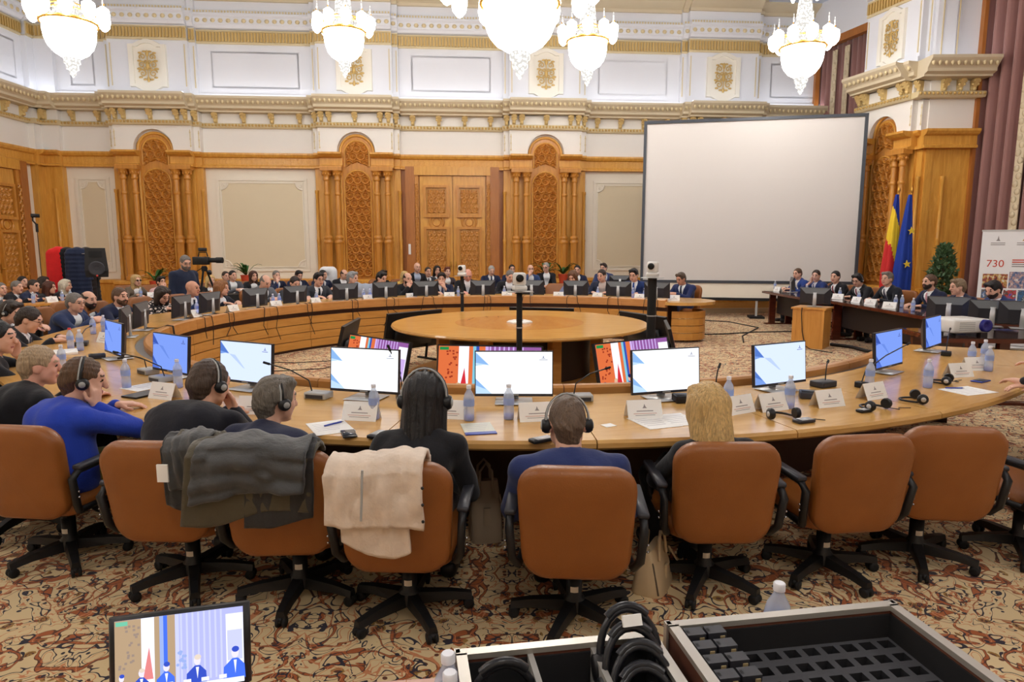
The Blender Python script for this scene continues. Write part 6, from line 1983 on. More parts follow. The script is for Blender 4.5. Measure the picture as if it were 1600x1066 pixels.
layer(t, chair_pose[1], 0.1, 0.3, 0.32, blk_q, 18, 0.0, 0.05, 0.2, 0.004, lambda u: -0.15 + 0.2 * u, 'inner_lining')
MB().box(0.125, 0.175, -0.475, -0.467, 0.72, 0.80).build('badge', paper, t)
for (tt, label, root, yaw, fz, ch_, stand) in PEOPLE:
    if 'balding fair man' in label:
        draped('jacket', 'long black padded coat over the chair at the left picture edge', (root, yaw), -0.26, 0.26, 0.1, 0.62, blk_q, 9, 0.015, 0.0, 0.15, 0.03)

# ================================================================ bags on the carpet
def handbag(name, label, loc, rz, w, d, h, rgb):
    t = thing(name, label, 'bag', loc, rz)
    mt = plain('bag_%d' % rgb[0], rgb, 0.5, var=0.06, bscale=12)
    rings = []
    for z, kx, ky in ((0.0, 0.96, 1.0), (0.02, 1, 1), (h * 0.5, 0.94, 0.78), (h * 0.85, 0.84, 0.4), (h, 0.78, 0.22)):
        rings.append([(x * kx, y * ky, z) for x, y in [(w / 2 * math.copysign(abs(math.cos(a)) ** 0.45, math.cos(a)), d / 2 * math.copysign(abs(math.sin(a)) ** 0.45, math.sin(a))) for a in [2 * PI * i / 24 for i in range(24)]]])
    MB().loft(rings, 0, True).build('body', mt, t)
    for sy in (-1, 1):
        MB().tube([(-w * 0.22, sy * d * 0.3, h * 0.75), (-w * 0.18, sy * d * 0.25, h * 1.2), (0, sy * d * 0.2, h * 1.32), (w * 0.18, sy * d * 0.25, h * 1.2), (w * 0.22, sy * d * 0.3, h * 0.75)], 0.008, 6).build('handle', mt, t)
    MB().box(-0.02, 0.02, -d * 0.47, -d * 0.40, h * 0.3, h * 0.6).build('flap', mt, t)
    for sx in (-1, 1): MB().tube([(sx * w * 0.47, -d * 0.4, 0.02), (sx * w * 0.42, -d * 0.2, h * 0.7), (sx * w * 0.3, 0, h)], 0.005, 5).build('piping', plain('bag_seam', (96, 80, 64), 0.5), t)
    MB().tube([(w * 0.4, -d * 0.3, h * 0.8), (w * 0.5, -d * 0.6, h * 0.4), (w * 0.45, -d * 0.7, 0.02), (w * 0.3, -d * 0.75, 0.01)], 0.006, 5).build('strap', mt, t)
    return t
p = onz(1019, 915, 0); handbag('handbag', 'beige leather handbag on the carpet beside the squarely seen chair', p, math.radians(62), 0.27, 0.17, 0.23, (206, 182, 146))
p = onz(758, 838, 0); handbag('handbag', 'pale bag in the shade under the table by the black-haired woman', p, math.radians(10), 0.2, 0.22, 0.36, (150, 132, 112))

# ================================================================ things lying on the near table
N = NB('bottle_plastic')
N.set(color=(*lin(206, 220, 244), 1), rough=0.08, spec=0.6, alpha=0.5)
bottle_m = N.m
water_m = plain('bottle_water', (196, 212, 240), 0.1)
lab_m = plain('bottle_label', (150, 170, 222), 0.5)
cap_w, cap_b, cap_r = plain('cap_white', (226, 226, 232), 0.4), plain('cap_blue', (90, 130, 220), 0.4), plain('cap_red', (214, 60, 60), 0.4)
def bottle_proto(cap):
    t = thing('water_bottle', 'x', 'bottle')
    MB().lathe([(0.026, 0.0), (0.031, 0.006), (0.031, 0.06), (0.0285, 0.075), (0.031, 0.09), (0.031, 0.135), (0.026, 0.155), (0.013, 0.178), (0.0125, 0.19)], 16).build('bottle_body', bottle_m, t)
    MB().lathe([(0.0316, 0.088), (0.0316, 0.128)], 16, caps=False).build('paper_label', lab_m, t)
    MB().lathe([(0.027, 0.002), (0.0285, 0.008), (0.0285, 0.03), (0.01, 0.032)], 12).build('blue_base', plain('bottle_tint', (96, 120, 226), 0.2), t)
    MB().lathe([(0.0145, 0.188), (0.0145, 0.204), (0.012, 0.207)], 12).build('cap', cap, t)
    return t
BP = {'w': bottle_proto(cap_w), 'r': bottle_proto(cap_r)}; BU = {}
def bottle(loc, label, cap='w', group='water bottles on the tables'):
    if cap not in BU: BU[cap] = 1; o = BP[cap]
    else: o = clone(BP[cap])
    o.location = loc; o['label'] = label; o['group'] = group; o.rotation_euler = (0, 0, random.uniform(0, 6))
    return o
def card_proto():
    t = thing('name_card', 'x', 'name card')
    w, h, d = 0.21, 0.105, 0.045
    MB().add([(-w / 2, -d, 0), (w / 2, -d, 0), (w / 2, 0, h), (-w / 2, 0, h), (-w / 2, d, 0), (w / 2, d, 0)], [(0, 1, 2, 3), (3, 2, 5, 4)]).build('folded_card', paper, t, fix=False)
    Mx = Matrix.Translation((0, -d, 0)) @ Matrix.Rotation(math.atan2(h, d) - PI / 2, 4, 'X')
    def pr(nm, x0, x1, z0, z1, mt, sd=1):
        M2 = Mx if sd == 1 else Matrix.Rotation(PI, 4, 'Z') @ Mx
        MB().add([(x0, -0.0008, z0), (x1, -0.0008, z0), (x1, -0.0008, z1), (x0, -0.0008, z1)], [(0, 1, 2, 3)], 0, False, M2).build(nm, mt, t, fix=False)
    for sd in (1, -1):
        pr('name_line', -0.05, 0.05, 0.045, 0.050, ink, sd); pr('title_line', -0.07, 0.07, 0.031, 0.034, ink_pale_red, sd); pr('title_line', -0.06, 0.06, 0.021, 0.024, ink, sd)
        M2 = Mx if sd == 1 else Matrix.Rotation(PI, 4, 'Z') @ Mx
        MB().add([(-0.014, -0.0008, 0.064), (0.014, -0.0008, 0.064), (0.006, -0.0008, 0.073), (0, -0.0008, 0.09), (-0.006, -0.0008, 0.073)], [(0, 1, 2, 3, 4)], 0, False, M2).build('crest', ink, t, fix=False)
    return t
ink_pale_red = plain('ink_pale_red', (206, 150, 138), 0.8)
cp = card_proto(); cused = [0]
def card(loc, rz, label, group='name cards'):
    o = cp if not cused[0] else clone(cp)
    cused[0] = 1
    o.location = loc; o.rotation_euler = (0, 0, rz); o['label'] = label; o['group'] = group
    return o
def out_rz(p, tw=0.0): return face_dir(Vector((p.x, p.y, 0)) - RC) + tw
T = lambda px, py: onz(px, py, TZ)
for px, py, lab, c in ((585, 655, 'water bottle beside the name card left of the black-haired woman', 'w'), (733, 657, 'water bottle standing above the blue brochure', 'w'), (795, 655, 'water bottle in front of the central white monitor', 'w'), (1137, 640, 'water bottle behind the golden-haired woman, half hidden', 'w'), (1233, 638, 'water bottle standing next to the round-mic headset', 'w'),
                    (1358, 606, 'water bottle before the blue-tinted monitor on the right', 'w'), (1449, 606, 'water bottle beside the printed paper at the right', 'w'), (198, 606, 'water bottle near the elbow of the man in the blue sweater', 'w'), (279, 606, 'water bottle between the blue sweater and the black sweater', 'w'), (111, 545, 'red-capped water bottle in the left cluster', 'r'), (126, 548, 'water bottle with plain cap beside the red-capped one', 'w'), (98, 578, 'water bottle behind the balding fair man', 'w'),
                    (146, 522, 'left bottle by the man in the blue jacket with arms crossed', 'w'), (163, 520, 'right bottle by the man in the blue jacket with arms crossed', 'w'), (1517, 572, 'leftmost bottle in the cluster at the right table end', 'w'), (1537, 568, 'tall middle bottle in the cluster at the right table end', 'w'), (1544, 580, 'front bottle in the cluster at the right table end', 'w')):
    bottle(T(px, py), lab, c)
for px, py, lab, tw in ((565, 655, 'name card left of the black-haired woman', 0.0), (702, 652, 'name card half hidden by the black-haired woman', -0.1), (838, 656, 'name card left of the close-cropped man', 0.15), (1005, 652, 'name card between the blue jacket man and the golden-haired woman', 0.0), (1153, 644, 'name card right behind the golden-haired woman', 0.25), (1204, 640, 'name card left of the bottle by the headset', 0.1), (1292, 634, 'name card lying lowest on the empty right seats', -0.05), (1362, 622, 'name card in front of the right blue-tinted monitor', 0.0),
                      (258, 622, 'name card between blue sweater and black sweater', 0.1), (402, 645, 'name card half hidden behind the navy blazer', 0.3), (1497, 588, 'tilted name card at the right table end', -0.5), (1523, 578, 'tall name card beside the bottle cluster', -0.7), (165, 535, 'name card among bottles at the left bend', 0.6)):
    p = T(px, py); card(p, out_rz(p, tw), lab)
def sheet(name, label, cat, px, py, w, d, rz, mat, th=0.002, lines=True, edge=None):
    p = T(px, py)
    t = thing(name, label, cat, p, rz)
    MB().box(-w / 2, w / 2, -d / 2, d / 2, 0, th).build('page', mat, t)
    if lines:
        for k in range(5): MB().box(-w * 0.38, w * 0.38 - 0.01 * k, d * 0.3 - 0.035 * k, d * 0.3 - 0.035 * k + 0.005, th, th + 0.0004).build('text_line', plain('ink_pale', (196, 192, 196), 0.8), t)
    if edge: MB().box(-w / 2, w / 2, -d / 2 - 0.012, -d / 2 + 0.03, 0, th + 0.001).build('coloured_edge', edge, t)
    return t
sheet('paper_sheet', 'white sheet with a pen by the man in navy blazer', 'paper', 516, 668, 0.21, 0.28, 0.5, paper)
sheet('paper_sheet', 'left page of the open papers by the golden-haired woman', 'paper', 1022, 660, 0.21, 0.26, 0.35, paper)
sheet('paper_sheet', 'right page of the open papers under the golden hair', 'paper', 1058, 656, 0.2, 0.26, 0.3, paper)
sheet('brochure', 'blue and yellow printed brochure under a water bottle', 'brochure', 747, 670, 0.17, 0.22, 0.2, plain('brochure', (214, 212, 196), 0.5), 0.004, True, blue_pl)
sheet('paper_scrap', 'small white scrap of paper on bare wood', 'paper', 951, 665, 0.07, 0.06, 0.5, paper, 0.002, False)
sheet('paper_sheet', 'large printed sheet with a blue pen at the right table end', 'paper', 1512, 611, 0.3, 0.22, 0.35, paper)
sheet('paper_sheet', 'papers under the arm of the man in blue sweater', 'paper', 230, 604, 0.22, 0.28, -0.5, paper)
sheet('notebook', 'dark notebook before the man in the bright blue sweater', 'notebook', 222, 618, 0.14, 0.2, -0.4, blackp, 0.012, False)
sheet('paper_stack', 'stack of papers before the man reading at the left', 'paper', 100, 552, 0.22, 0.3, 0.6, paper, 0.02)
def pen(px, py, rz, label):
    t = thing('pen', label, 'pen', T(px, py) + Vector((0, 0, 0.008)), rz)
    MB().tube([(-0.065, 0, 0), (0.05, 0, 0)], 0.0048, 6).build('barrel', blue_pl, t); MB().tube([(0.05, 0, 0), (0.068, 0, 0)], [0.0045, 0.001], 6).build('tip', steel, t)
pen(522, 664, 0.9, 'blue pen on the white sheet by the navy blazer'); pen(1492, 608, -0.05, 'blue pen on the sheet at the right table end')
def slab(name, label, cat, px, py, w, d, h, rz, mat, top, extra=None):
    t = thing(name, label, cat, T(px, py), rz)
    MB().rbox(-w / 2, w / 2, -d / 2, d / 2, 0, h, 0.006, 2).build('case', mat, t)
    MB().rbox(-w * 0.44, w * 0.44, -d * 0.3, d * 0.44, h - 0.001, h + 0.001, 0.0008, 1).build('face', top, t)
    return t
slab('phone', 'black smartphone beside the sheet and pen', 'phone', 545, 679, 0.075, 0.145, 0.009, 0.35, blackp, plain('phone_glass', (60, 64, 72), 0.08))
slab('receiver', 'silver receiver at the elbow of the black-haired woman', 'receiver', 590, 682, 0.06, 0.12, 0.02, -0.4, blackp, silver)
slab('receiver', 'silver and black receiver beside the close-cropped man', 'receiver', 846, 690, 0.06, 0.13, 0.02, -1.0, blackp, silver)
slab('receiver', 'grey receiver lying beside the round-mic headset', 'receiver', 1256, 660, 0.06, 0.12, 0.02, -1.2, darkg, silver)
slab('receiver', 'small receiver beside the headset over the chair back', 'receiver', 1350, 644, 0.05, 0.09, 0.018, -1.2, blackp, silver)
slab('phone', 'blue-edged phone at the hand of the man at the right end', 'phone', 1532, 596, 0.08, 0.15, 0.009, -1.0, blue_pl, blackp)
slab('interpreter_box', 'black conference unit in front of the golden-haired woman', 'conference unit', 1068, 628, 0.13, 0.1, 0.05, 0.1, blackp, darkg)
slab('interpreter_box', 'black conference unit behind the bottle and headset', 'conference unit', 1268, 622, 0.15, 0.11, 0.045, -0.3, darkg, blackp)
slab('interpreter_box', 'black conference unit beside the red-capped bottle', 'conference unit', 152, 560, 0.13, 0.1, 0.04, 0.6, darkg, blackp)
def headset_loose(label, px, py, rz, mic=False):
    t = thing('headset', label, 'headset', T(px, py), rz)
    hb = MB()
    hb.tube([(0.075 * math.cos(PI * i / 10), 0.11 * math.sin(PI * i / 10), 0.012) for i in range(11)], 0.007, 6)
    hb.build('headband', blackp, t)
    for sx in (-1, 1):
        m = MB(); m.lathe([(0.012, 0.018), (0.03, 0.016), (0.034, 0.0), (0.03, -0.012)], 14, M=Matrix.Translation((sx * 0.078, 0, 0.034)) @ Matrix.Rotation(sx * PI / 2, 4, 'Y'))
        m.build('ear_cup', blackp, t)
        MB().lathe([(0.001, 0.021), (0.015, 0.02), (0.016, 0.016)], 10, M=Matrix.Translation((sx * 0.078, 0, 0.034)) @ Matrix.Rotation(sx * PI / 2, 4, 'Y')).build('cup_disc', silver, t)
    MB().tube([(0.08, -0.02, 0.01), (0.12, -0.06, 0.004), (0.16, -0.03, 0.004), (0.22, -0.07, 0.004)], 0.0025, 5).build('cord', cab_m, t)
    return t
headset_loose('black headset with round cups beside the bottle at the empty seat', 1224, 655, 0.15)
headset_loose('folded black headset just above the empty chair back', 1372, 641, 0.5)
headset_loose('black headset with silver disc and handle near the right table edge', 1435, 628, 1.3)
headset_loose('black headset lying before the name card at the right end', 1480, 600, 0.9)
# gooseneck microphones on grey bases
def mic(label, px, py, rz, bx, tip, mat=greyp, w=0.16, d=0.11, h=0.045):
    """tip: offset of the capsule from the base in metres (x right, y away, z up) in the unit's own axes"""
    t = thing('gooseneck_microphone', label, 'microphone', T(px, py), rz)
    MB().rbox(-w / 2, w / 2, -d / 2, d / 2, 0, h, 0.008, 2).build('base_unit', mat, t)
    MB().box(-w * 0.4, w * 0.4, -d / 2 - 0.002, -d / 2 + 0.002, 0.008, h * 0.7).build('speaker_grille', darkg, t)
    q = Vector(tip); s = Vector((bx, 0, h))
    pts = [s, s + Vector((0, 0, 0.06)) + (q - s) * 0.06, s + (q - s) * 0.5 + Vector((0, 0, 0.05)), q]
    MB().tube(pts, 0.0045, 6).build('gooseneck', blackp, t)
    dd = (q - pts[2]).normalized()
    MB().tube([q, q + dd * 0.045], [0.009, 0.0085], 8).build('capsule', blackm, t)
    return t
mic('gooseneck microphone on grey unit left of the white slide monitor', 498, 622, out_rz(T(498, 622)), -0.05, (-0.33, -0.05, 0.22))
mic('gooseneck microphone crossing the white slide beside the black hair', 640, 622, out_rz(T(640, 622)), -0.05, (-0.09, -0.1, 0.33))
mic('gooseneck microphone on grey unit behind the close-cropped head', 906, 626, out_rz(T(906, 626)), -0.04, (0.2, 0.15, 0.18))
mic('gooseneck microphone showing right of the golden hair', 1118, 618, out_rz(T(1118, 618)), 0.0, (0.05, 0.05, 0.18), blackp)
mic('gooseneck microphone on black unit below the pale slide monitor', 1286, 604, out_rz(T(1286, 604)), 0.02, (0.1, 0.05, 0.16), darkg)
mic('gooseneck microphone with long neck across the right blue monitor', 1346, 606, out_rz(T(1346, 606)), 0.0, (0.62, 0.05, 0.26), blackp, 0.06, 0.08)
mic('gooseneck microphone pointing at the man in the bright blue sweater', 252, 596, out_rz(T(252, 596)), 0.05, (-0.36, -0.12, 0.2))
mic('gooseneck microphone on small grey unit at the left bend', 232, 584, out_rz(T(232, 584)), -0.03, (-0.2, -0.1, 0.12))
mic('gooseneck microphone in the left cluster beside the notebooks', 128, 540, out_rz(T(128, 540)), -0.03, (-0.3, 0.05, 0.16), darkg)
mic('gooseneck microphone reaching over the bottles at the right end', 1478, 556, out_rz(T(1478, 556)), 0.0, (0.45, 0.0, 0.2), blackp, 0.08, 0.08)
# far side of the ring: cards and bottles between the monitors
rnd = random.Random(9)
ordn = ['first', 'second', 'third', 'fourth', 'fifth', 'sixth', 'seventh', 'eighth', 'ninth', 'tenth', 'eleventh', 'twelfth', 'thirteenth', 'fourteenth', 'fifteenth']
for i, px in enumerate((303, 362, 430, 492, 528, 575, 642, 702, 792, 873, 934, 1000)):
    p = ringpos(px, 4.66, True, 460)
    card((p.x, p.y, TZ), out_rz(p, rnd.uniform(-.2, .2)), f'{ordn[i]} white name card from the left along the far ring table', 'name cards on the far ring table')
for i, px in enumerate((302, 422, 432, 490, 564, 574, 645, 712, 784, 878, 930, 985, 1003)):
    p = ringpos(px + 4, 4.85, True, 460)
    bottle((p.x, p.y, TZ), f'{ordn[i]} water bottle from the left along the far ring table', 'w', 'bottles on the far ring table')
p = ringpos(1055, 4.75, True, 460); card((p.x - 0.02, p.y, TZ), out_rz(p, 0.4), 'white name card in front of the man at the rounded table end')
for i, (px, x) in enumerate(((1215, 6.05), (1268, 6.12), (1310, 6.3), (1340, 6.25), (1362, 6.25), (1392, 6.2), (1510, 6.3))):
    d = ray(px, 460); y = x / (d.x / d.y)
    card((x, y, TZ + 0.001), math.radians(-75 + 12 * (i % 3)), f'{ordn[i]} name card from the far end along the dais', 'name cards on the dais')
for i, (px, x) in enumerate(((1210, 6.3), (1260, 6.3), (1312, 6.45), (1342, 6.4), (1400, 6.4), (1410, 6.5), (1428, 6.3))):
    d = ray(px, 465); y = x / (d.x / d.y)
    bottle((x, y, TZ + 0.001), f'{ordn[i]} water bottle from the far end along the dais', 'w', 'bottles on the dais')

# ================================================================ foreground desk with the technicians' things
dk = thing('technician_desk', 'pinkish laminate desk edge under the flight cases', 'desk', (0.1, 0.95, 0), math.radians(5.5))
DZ = 0.75
MB().box(-1.1, 0.86, -0.45, 0.51, DZ - 0.03, DZ).build('desktop', wood_pink, dk)
MB().box(-0.3, -0.298, -0.45, 0.51, DZ, DZ + 0.0005).build('seam', wood_red, dk)
for x in (-1.04, 0.8):
    MB().box(x - 0.03, x + 0.03, -0.4, 0.46, 0, DZ - 0.03).build('side_panel', wood_pink, dk)
alu = plain('aluminium_edge', (196, 190, 180), 0.35, 0.6); ply = plain('case_wood', (104, 60, 44), 0.6); foamm = plain('foam_grey', (70, 70, 74), 0.9, var=0.15, bscale=120); foamd = plain('foam_well_shade', (34, 34, 38), 0.95)
feltm = plain('felt_black', (30, 29, 31), 0.95)
def flight_case(label, a, b, depth, rim, divs):
    """a,b: far left and far right corner of the rim"""
    ax = (b - a); W = ax.length; rz = math.atan2(ax.y, ax.x)
    t = thing('flight_case', label, 'flight case', (a.x, a.y, DZ), rz)
    h = rim - DZ; w = 0.016
    MB().box(0, W, -depth, 0, 0.001, 0.012).build('floor_board', ply, t)
    for nm, bx in (('wall', (0, W, -w, 0)), ('wall', (0, W, -depth, -depth + w)), ('wall', (0, w, -depth + w, -w)), ('wall', (W - w, W, -depth + w, -w))):
        MB().box(bx[0], bx[1], bx[2], bx[3], 0.012, h - 0.012).build(nm, ply, t)
        MB().box(bx[0] - 0.003, bx[1] + 0.003, bx[2] - 0.003, bx[3] + 0.003, h - 0.012, h).build('metal_rim', alu, t)
    for x in (0.0, W):
        MB().box(x - 0.006, x + 0.006, -0.01, 0.006, 0.0, h).build('corner_angle', alu, t)
    MB().box(w, W - w, -depth + w, -depth + w + 0.004, 0.012, h - 0.02).build('lining', feltm, t)
    MB().box(w, W - w, -w - 0.004, -w, 0.012, h - 0.02).build('lining', feltm, t)
    MB().box(w, w + 0.004, -depth + w, -w, 0.012, h - 0.02).build('lining', feltm, t)
    MB().box(W - w - 0.004, W - w, -depth + w, -w, 0.012, h - 0.02).build('lining', feltm, t)
    for x in divs: MB().box(x - 0.006, x + 0.006, -depth + w, -w, 0.012, h - 0.012).build('divider', plain('divider_grey', (150, 146, 140), 0.7), t)
    return t, W, rz
ra = onz(714, 1016, 0.93); rb = onz(1020, 986, 0.93)
c1, W1, rz1 = flight_case('open flight case with three compartments and piled headphones', ra, rb, 0.36, 0.93, [0.15, 0.285])
MB().box(0.016, W1 - 0.016, -0.344, -0.016, 0.0125, 0.014).build('felt_floor', feltm, c1)
ra2 = onz(1043, 972, 0.95); rb2 = onz(1394, 939, 0.95)
c2, W2, rz2 = flight_case('open flight case with grey foam tray full of rectangular slots', ra2, rb2, 0.42, 0.95, [])
# foam tray with wells
m = MB(); FZ = 0.125
nxh, nyh = 11, 8
x0, x1, y0, y1 = 0.02, W2 - 0.02, -0.40, -0.02
for i in range(nxh):
    for j in range(nyh):
        cx0, cx1 = x0 + (x1 - x0) * i / nxh, x0 + (x1 - x0) * (i + 1) / nxh
        cy0, cy1 = y0 + (y1 - y0) * j / nyh, y0 + (y1 - y0) * (j + 1) / nyh
        gx, gy = (cx1 - cx0) * 0.17, (cy1 - cy0) * 0.22
        hx0, hx1, hy0, hy1 = cx0 + gx, cx1 - gx, cy0 + gy, cy1 - gy
        b = 0.05
        vs = [(cx0, cy0, FZ), (cx1, cy0, FZ), (cx1, cy1, FZ), (cx0, cy1, FZ), (hx0, hy0, FZ), (hx1, hy0, FZ), (hx1, hy1, FZ), (hx0, hy1, FZ), (hx0, hy0, b), (hx1, hy0, b), (hx1, hy1, b), (hx0, hy1, b)]
        m.add(vs, [(0, 1, 5, 4), (1, 2, 6, 5), (2, 3, 7, 6), (3, 0, 4, 7)], 0)
        m.add(vs, [(4, 5, 9, 8), (5, 6, 10, 9), (6, 7, 11, 10), (7, 4, 8, 11), (8, 9, 10, 11)], 1)  # well sides and floors coloured darker, standing in for shade inside the slots
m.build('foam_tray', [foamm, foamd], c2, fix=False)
M2 = Matrix.Translation((ra2.x, ra2.y, DZ)) @ Matrix.Rotation(rz2, 4, 'Z')
rc0 = None
for i in range(2):
    for j in range(8):
        cx = x0 + (x1 - x0) * (i + 0.5) / nxh; cy = y0 + (y1 - y0) * (nyh - 1 - j + 0.5) / nyh
        p = M2 @ Vector((cx, cy, 0.075))
        lab = f'black pocket receiver in the foam tray, {"left" if i == 0 else "right"} column, {ordn[j]} from the back'
        if rc0 is None:
            t = thing('receiver', lab, 'receiver', p, rz2, 'receivers in the foam tray')
            MB().rbox(-0.016, 0.016, -0.012, 0.012, -0.02, 0.115, 0.004, 1).build('case', blackp, t)
            MB().box(-0.021, 0.019, -0.014, 0.014, 0.1, 0.126).build('head', darkg, t)
            MB().box(0.004, 0.014, -0.0175, -0.0155, 0.104, 0.12).build('socket', plain('socket_tan', (170, 150, 110), 0.5), t)
            MB().box(-0.02, -0.013, -0.006, 0.006, 0.04, 0.126).build('clip', blackm, t)
            rc0 = t
        else: clone_at(rc0, p, rz2, lab)
# headphones in the first case
M1 = Matrix.Translation((ra.x, ra.y, DZ)) @ Matrix.Rotation(rz1, 4, 'Z')
def arch_phones(label, lx, ly, z, tilt, yaw, s=1.0):
    t = thing('headphones', label, 'headphones', M1 @ Vector((lx, ly, z)), rz1 + yaw)
    Mt = Matrix.Rotation(tilt, 4, 'X') @ Matrix.Scale(s, 4)
    m = MB(); m.tube([(0.068 * math.cos(PI * i / 14), 0, 0.06 + 0.1 * math.sin(PI * i / 14)) for i in range(15)], 0.009, 7, 0, Mt)
    m.tube([(0.074 * math.cos(PI * i / 14), 0.0, 0.064 + 0.104 * math.sin(PI * i / 14)) for i in range(4, 11)], 0.010, 7, 0, Mt)
    m.build('headband', plain('band_black', (34, 34, 38), 0.3), t)
    for sx in (-1, 1):
        MB().lathe([(0.012, 0.02), (0.028, 0.018), (0.032, 0.0), (0.026, -0.012)], 14, M=Mt @ Matrix.Translation((sx * 0.066, 0, 0.04)) @ Matrix.Rotation(sx * PI / 2, 4, 'Y')).build('ear_cup', blackp, t)
    return t
arch_phones('headphones standing alone in the left compartment of the flight case', 0.083, -0.08, 0.05, 0.1, 0.0, 0.95)
arch_phones('headphones lying in the middle compartment of the flight case', 0.215, -0.26, 0.015, -0.9, 0.2, 0.85)
for k in range(5):
    hp_ = arch_phones(f'{ordn[k]} headphones from the back in the piled compartment', 0.352, -0.07 - 0.05 * k, 0.11 - 0.013 * k, -0.35 - 0.1 * k, 0.1 * (k % 2) - 0.05, 0.92)
    if k == 1: MB().box(-0.018, 0.022, -0.02, -0.012, 0.15, 0.172, 0, Matrix.Rotation(-0.45, 4, 'X')).build('number_tag', paper, hp_)
bottle(Vector((*onz(700, 1022, 0.955).xy, DZ + 0.0005)), 'rear of two water bottles left of the headphones flight case', 'w', 'bottles on the technician desk')
bottle(Vector((*onz(703, 1052, 0.955).xy, DZ + 0.0005)), 'front of two water bottles left of the headphones flight case', 'w', 'bottles on the technician desk')
bottle(Vector((*onz(1218, 912, 0.955).xy, DZ + 0.0005)), 'water bottle standing behind the foam tray flight case', 'w', 'bottles on the technician desk')
# preview monitor, bottom left
pa, pb = aty(160, 972, 1.29), aty(386, 949, 1.36)
pw = (Vector((pb.x, pb.y)) - Vector((pa.x, pa.y))).length
pv = thing('preview_monitor', 'small preview monitor at the bottom left showing the broadcast', 'monitor', ((pa.x + pb.x) / 2, (pa.y + pb.y) / 2, DZ), math.atan2(pb.y - pa.y, pb.x - pa.x))
Mt = Matrix.Translation((0, 0, 0.04)) @ Matrix.Rotation(math.radians(-12), 4, 'X')
ph = (pa.z + pb.z) / 2 - DZ - 0.04
MB().rbox(-pw / 2, pw / 2, -0.008, 0.012, 0, ph, 0.006, 1, 0, Mt).build('housing', blackp, pv)
s = tv_picture(pw - 0.026, ph - 0.024, 0); s.v = [tuple(Mt @ Vector((x, y - 0.0088, z + 0.012))) for x, y, z in s.v]
PV = [glow('pv_' + k, c, 0.95) for k, c in (('or_', (176, 150, 120)), ('rust', (150, 132, 120)), ('wh', (238, 240, 255)), ('rd', (220, 130, 130)), ('bl', (70, 110, 230)), ('pur', (176, 180, 236)), ('lil', (196, 200, 248)), ('cy', (150, 170, 225)), ('nav', (56, 80, 190)), ('grn', (110, 190, 160)), ('sk', (226, 220, 245)), ('yl', (220, 205, 190)))]
s.build('screen', PV, pv, fix=False)
MB().box(-0.05, 0.05, -0.04, 0.06, 0, 0.012).build('stand_base', blackm, pv); MB().box(-0.02, 0.02, 0.012, 0.03, 0.01, 0.12).build('stand_neck', blackm, pv)

# ================================================================ left background: coats, loudspeaker, cameras, side tables
def coat_hanging(label, px, y, z0, z1, w, rgb, q=True):
    p = aty(px, 420, y)
    t = thing('coat', label, 'coat', Vector((p.x, p.y, 0)), 0.5)
    P = [('c', (-w * .35, 0, z1 - 0.06), (w * .35, 0, z1 - 0.06), 0.07, 0.07, 0.05), ('c', (0, 0, z1 - 0.05), (0, 0, z0 + 0.12), 0.1, 0.12, 0.08)]
    for sx in (-1, 1):
        P.append(('c', (sx * w * .3, 0, z1 - 0.1), (sx * w * .33, 0.02, z0 + 0.1), 0.085, 0.1, 0.06))
        P.append(('c', (sx * w * .45, 0, z1 - 0.1), (sx * w * .52, 0.03, z1 - 0.62), 0.06, 0.05, 0.02))
    v, qd = sdf(P, 0.02, lambda X, Yv, Z, f: f + (0.012 * np.abs(np.sin(PI * Z / 0.09)) if q else 0.006 * np.sin(30 * X)))
    mesh_np('cloth', v, qd, cloth_m(rgb), t)
    MB().tube([(-w * .3, 0, z1 - 0.05), (0, 0, z1 + 0.02), (w * .3, 0, z1 - 0.05)], 0.008, 5).build('hanger', brass, t)
    return t
p0 = aty(92, 420, 14.2); p1 = aty(150, 420, 14.0)
rk = thing('coat_rack', 'metal coat rack below the left pilaster', 'coat rack', Vector((p0.x, p0.y, 0)))
dv = Vector((p1.x - p0.x, p1.y - p0.y, 0))
for q in (0, 1): MB().tube([dv * q, dv * q + Vector((0, 0, 1.62))], 0.015, 6).build('upright', steel, rk); MB().tube([dv * q + Vector((0, -0.25, 0.02)), dv * q + Vector((0, 0.25, 0.02))], 0.015, 6).build('foot', steel, rk)
MB().tube([Vector((0, 0, 1.62)), dv + Vector((0, 0, 1.62))], 0.013, 6).build('rail', steel, rk)
coat_hanging('bright red coat hanging on the rack', 95, 14.15, 0.5, 1.72, 0.4, (208, 36, 36), False)
coat_hanging('black coat hanging beside the red one', 108, 14.2, 0.5, 1.72, 0.36, (26, 26, 30))
coat_hanging('navy puffer coat hanging behind the loudspeaker', 123, 14.1, 0.45, 1.72, 0.4, (34, 42, 66))
coat_hanging('dark brown coat at the right end of the rack', 137, 14.3, 0.5, 1.72, 0.36, (46, 38, 36))
p = aty(151, 420, 13.3)
ls = thing('loudspeaker', 'black loudspeaker on a tripod in front of the coats', 'loudspeaker', Vector((p.x, p.y, 0)), 0.55)
m = MB(); m.loft([[(-0.19, -0.17, 1.17), (0.19, -0.17, 1.17), (0.15, 0.17, 1.17), (-0.15, 0.17, 1.17)], [(-0.2, -0.18, 1.3), (0.2, -0.18, 1.3), (0.16, 0.18, 1.3), (-0.16, 0.18, 1.3)], [(-0.17, -0.16, 1.74), (0.17, -0.16, 1.74), (0.14, 0.15, 1.74), (-0.14, 0.15, 1.74)]], 0, False); m.build('cabinet', blackp, ls)
MB().lathe([(0.145, 0.0), (0.145, 0.02), (0.12, 0.022), (0.04, 0.008)], 22, M=Matrix.Translation((0, -0.175, 1.34)) @ Matrix.Rotation(PI / 2, 4, 'X')).build('woofer', darkg, ls)
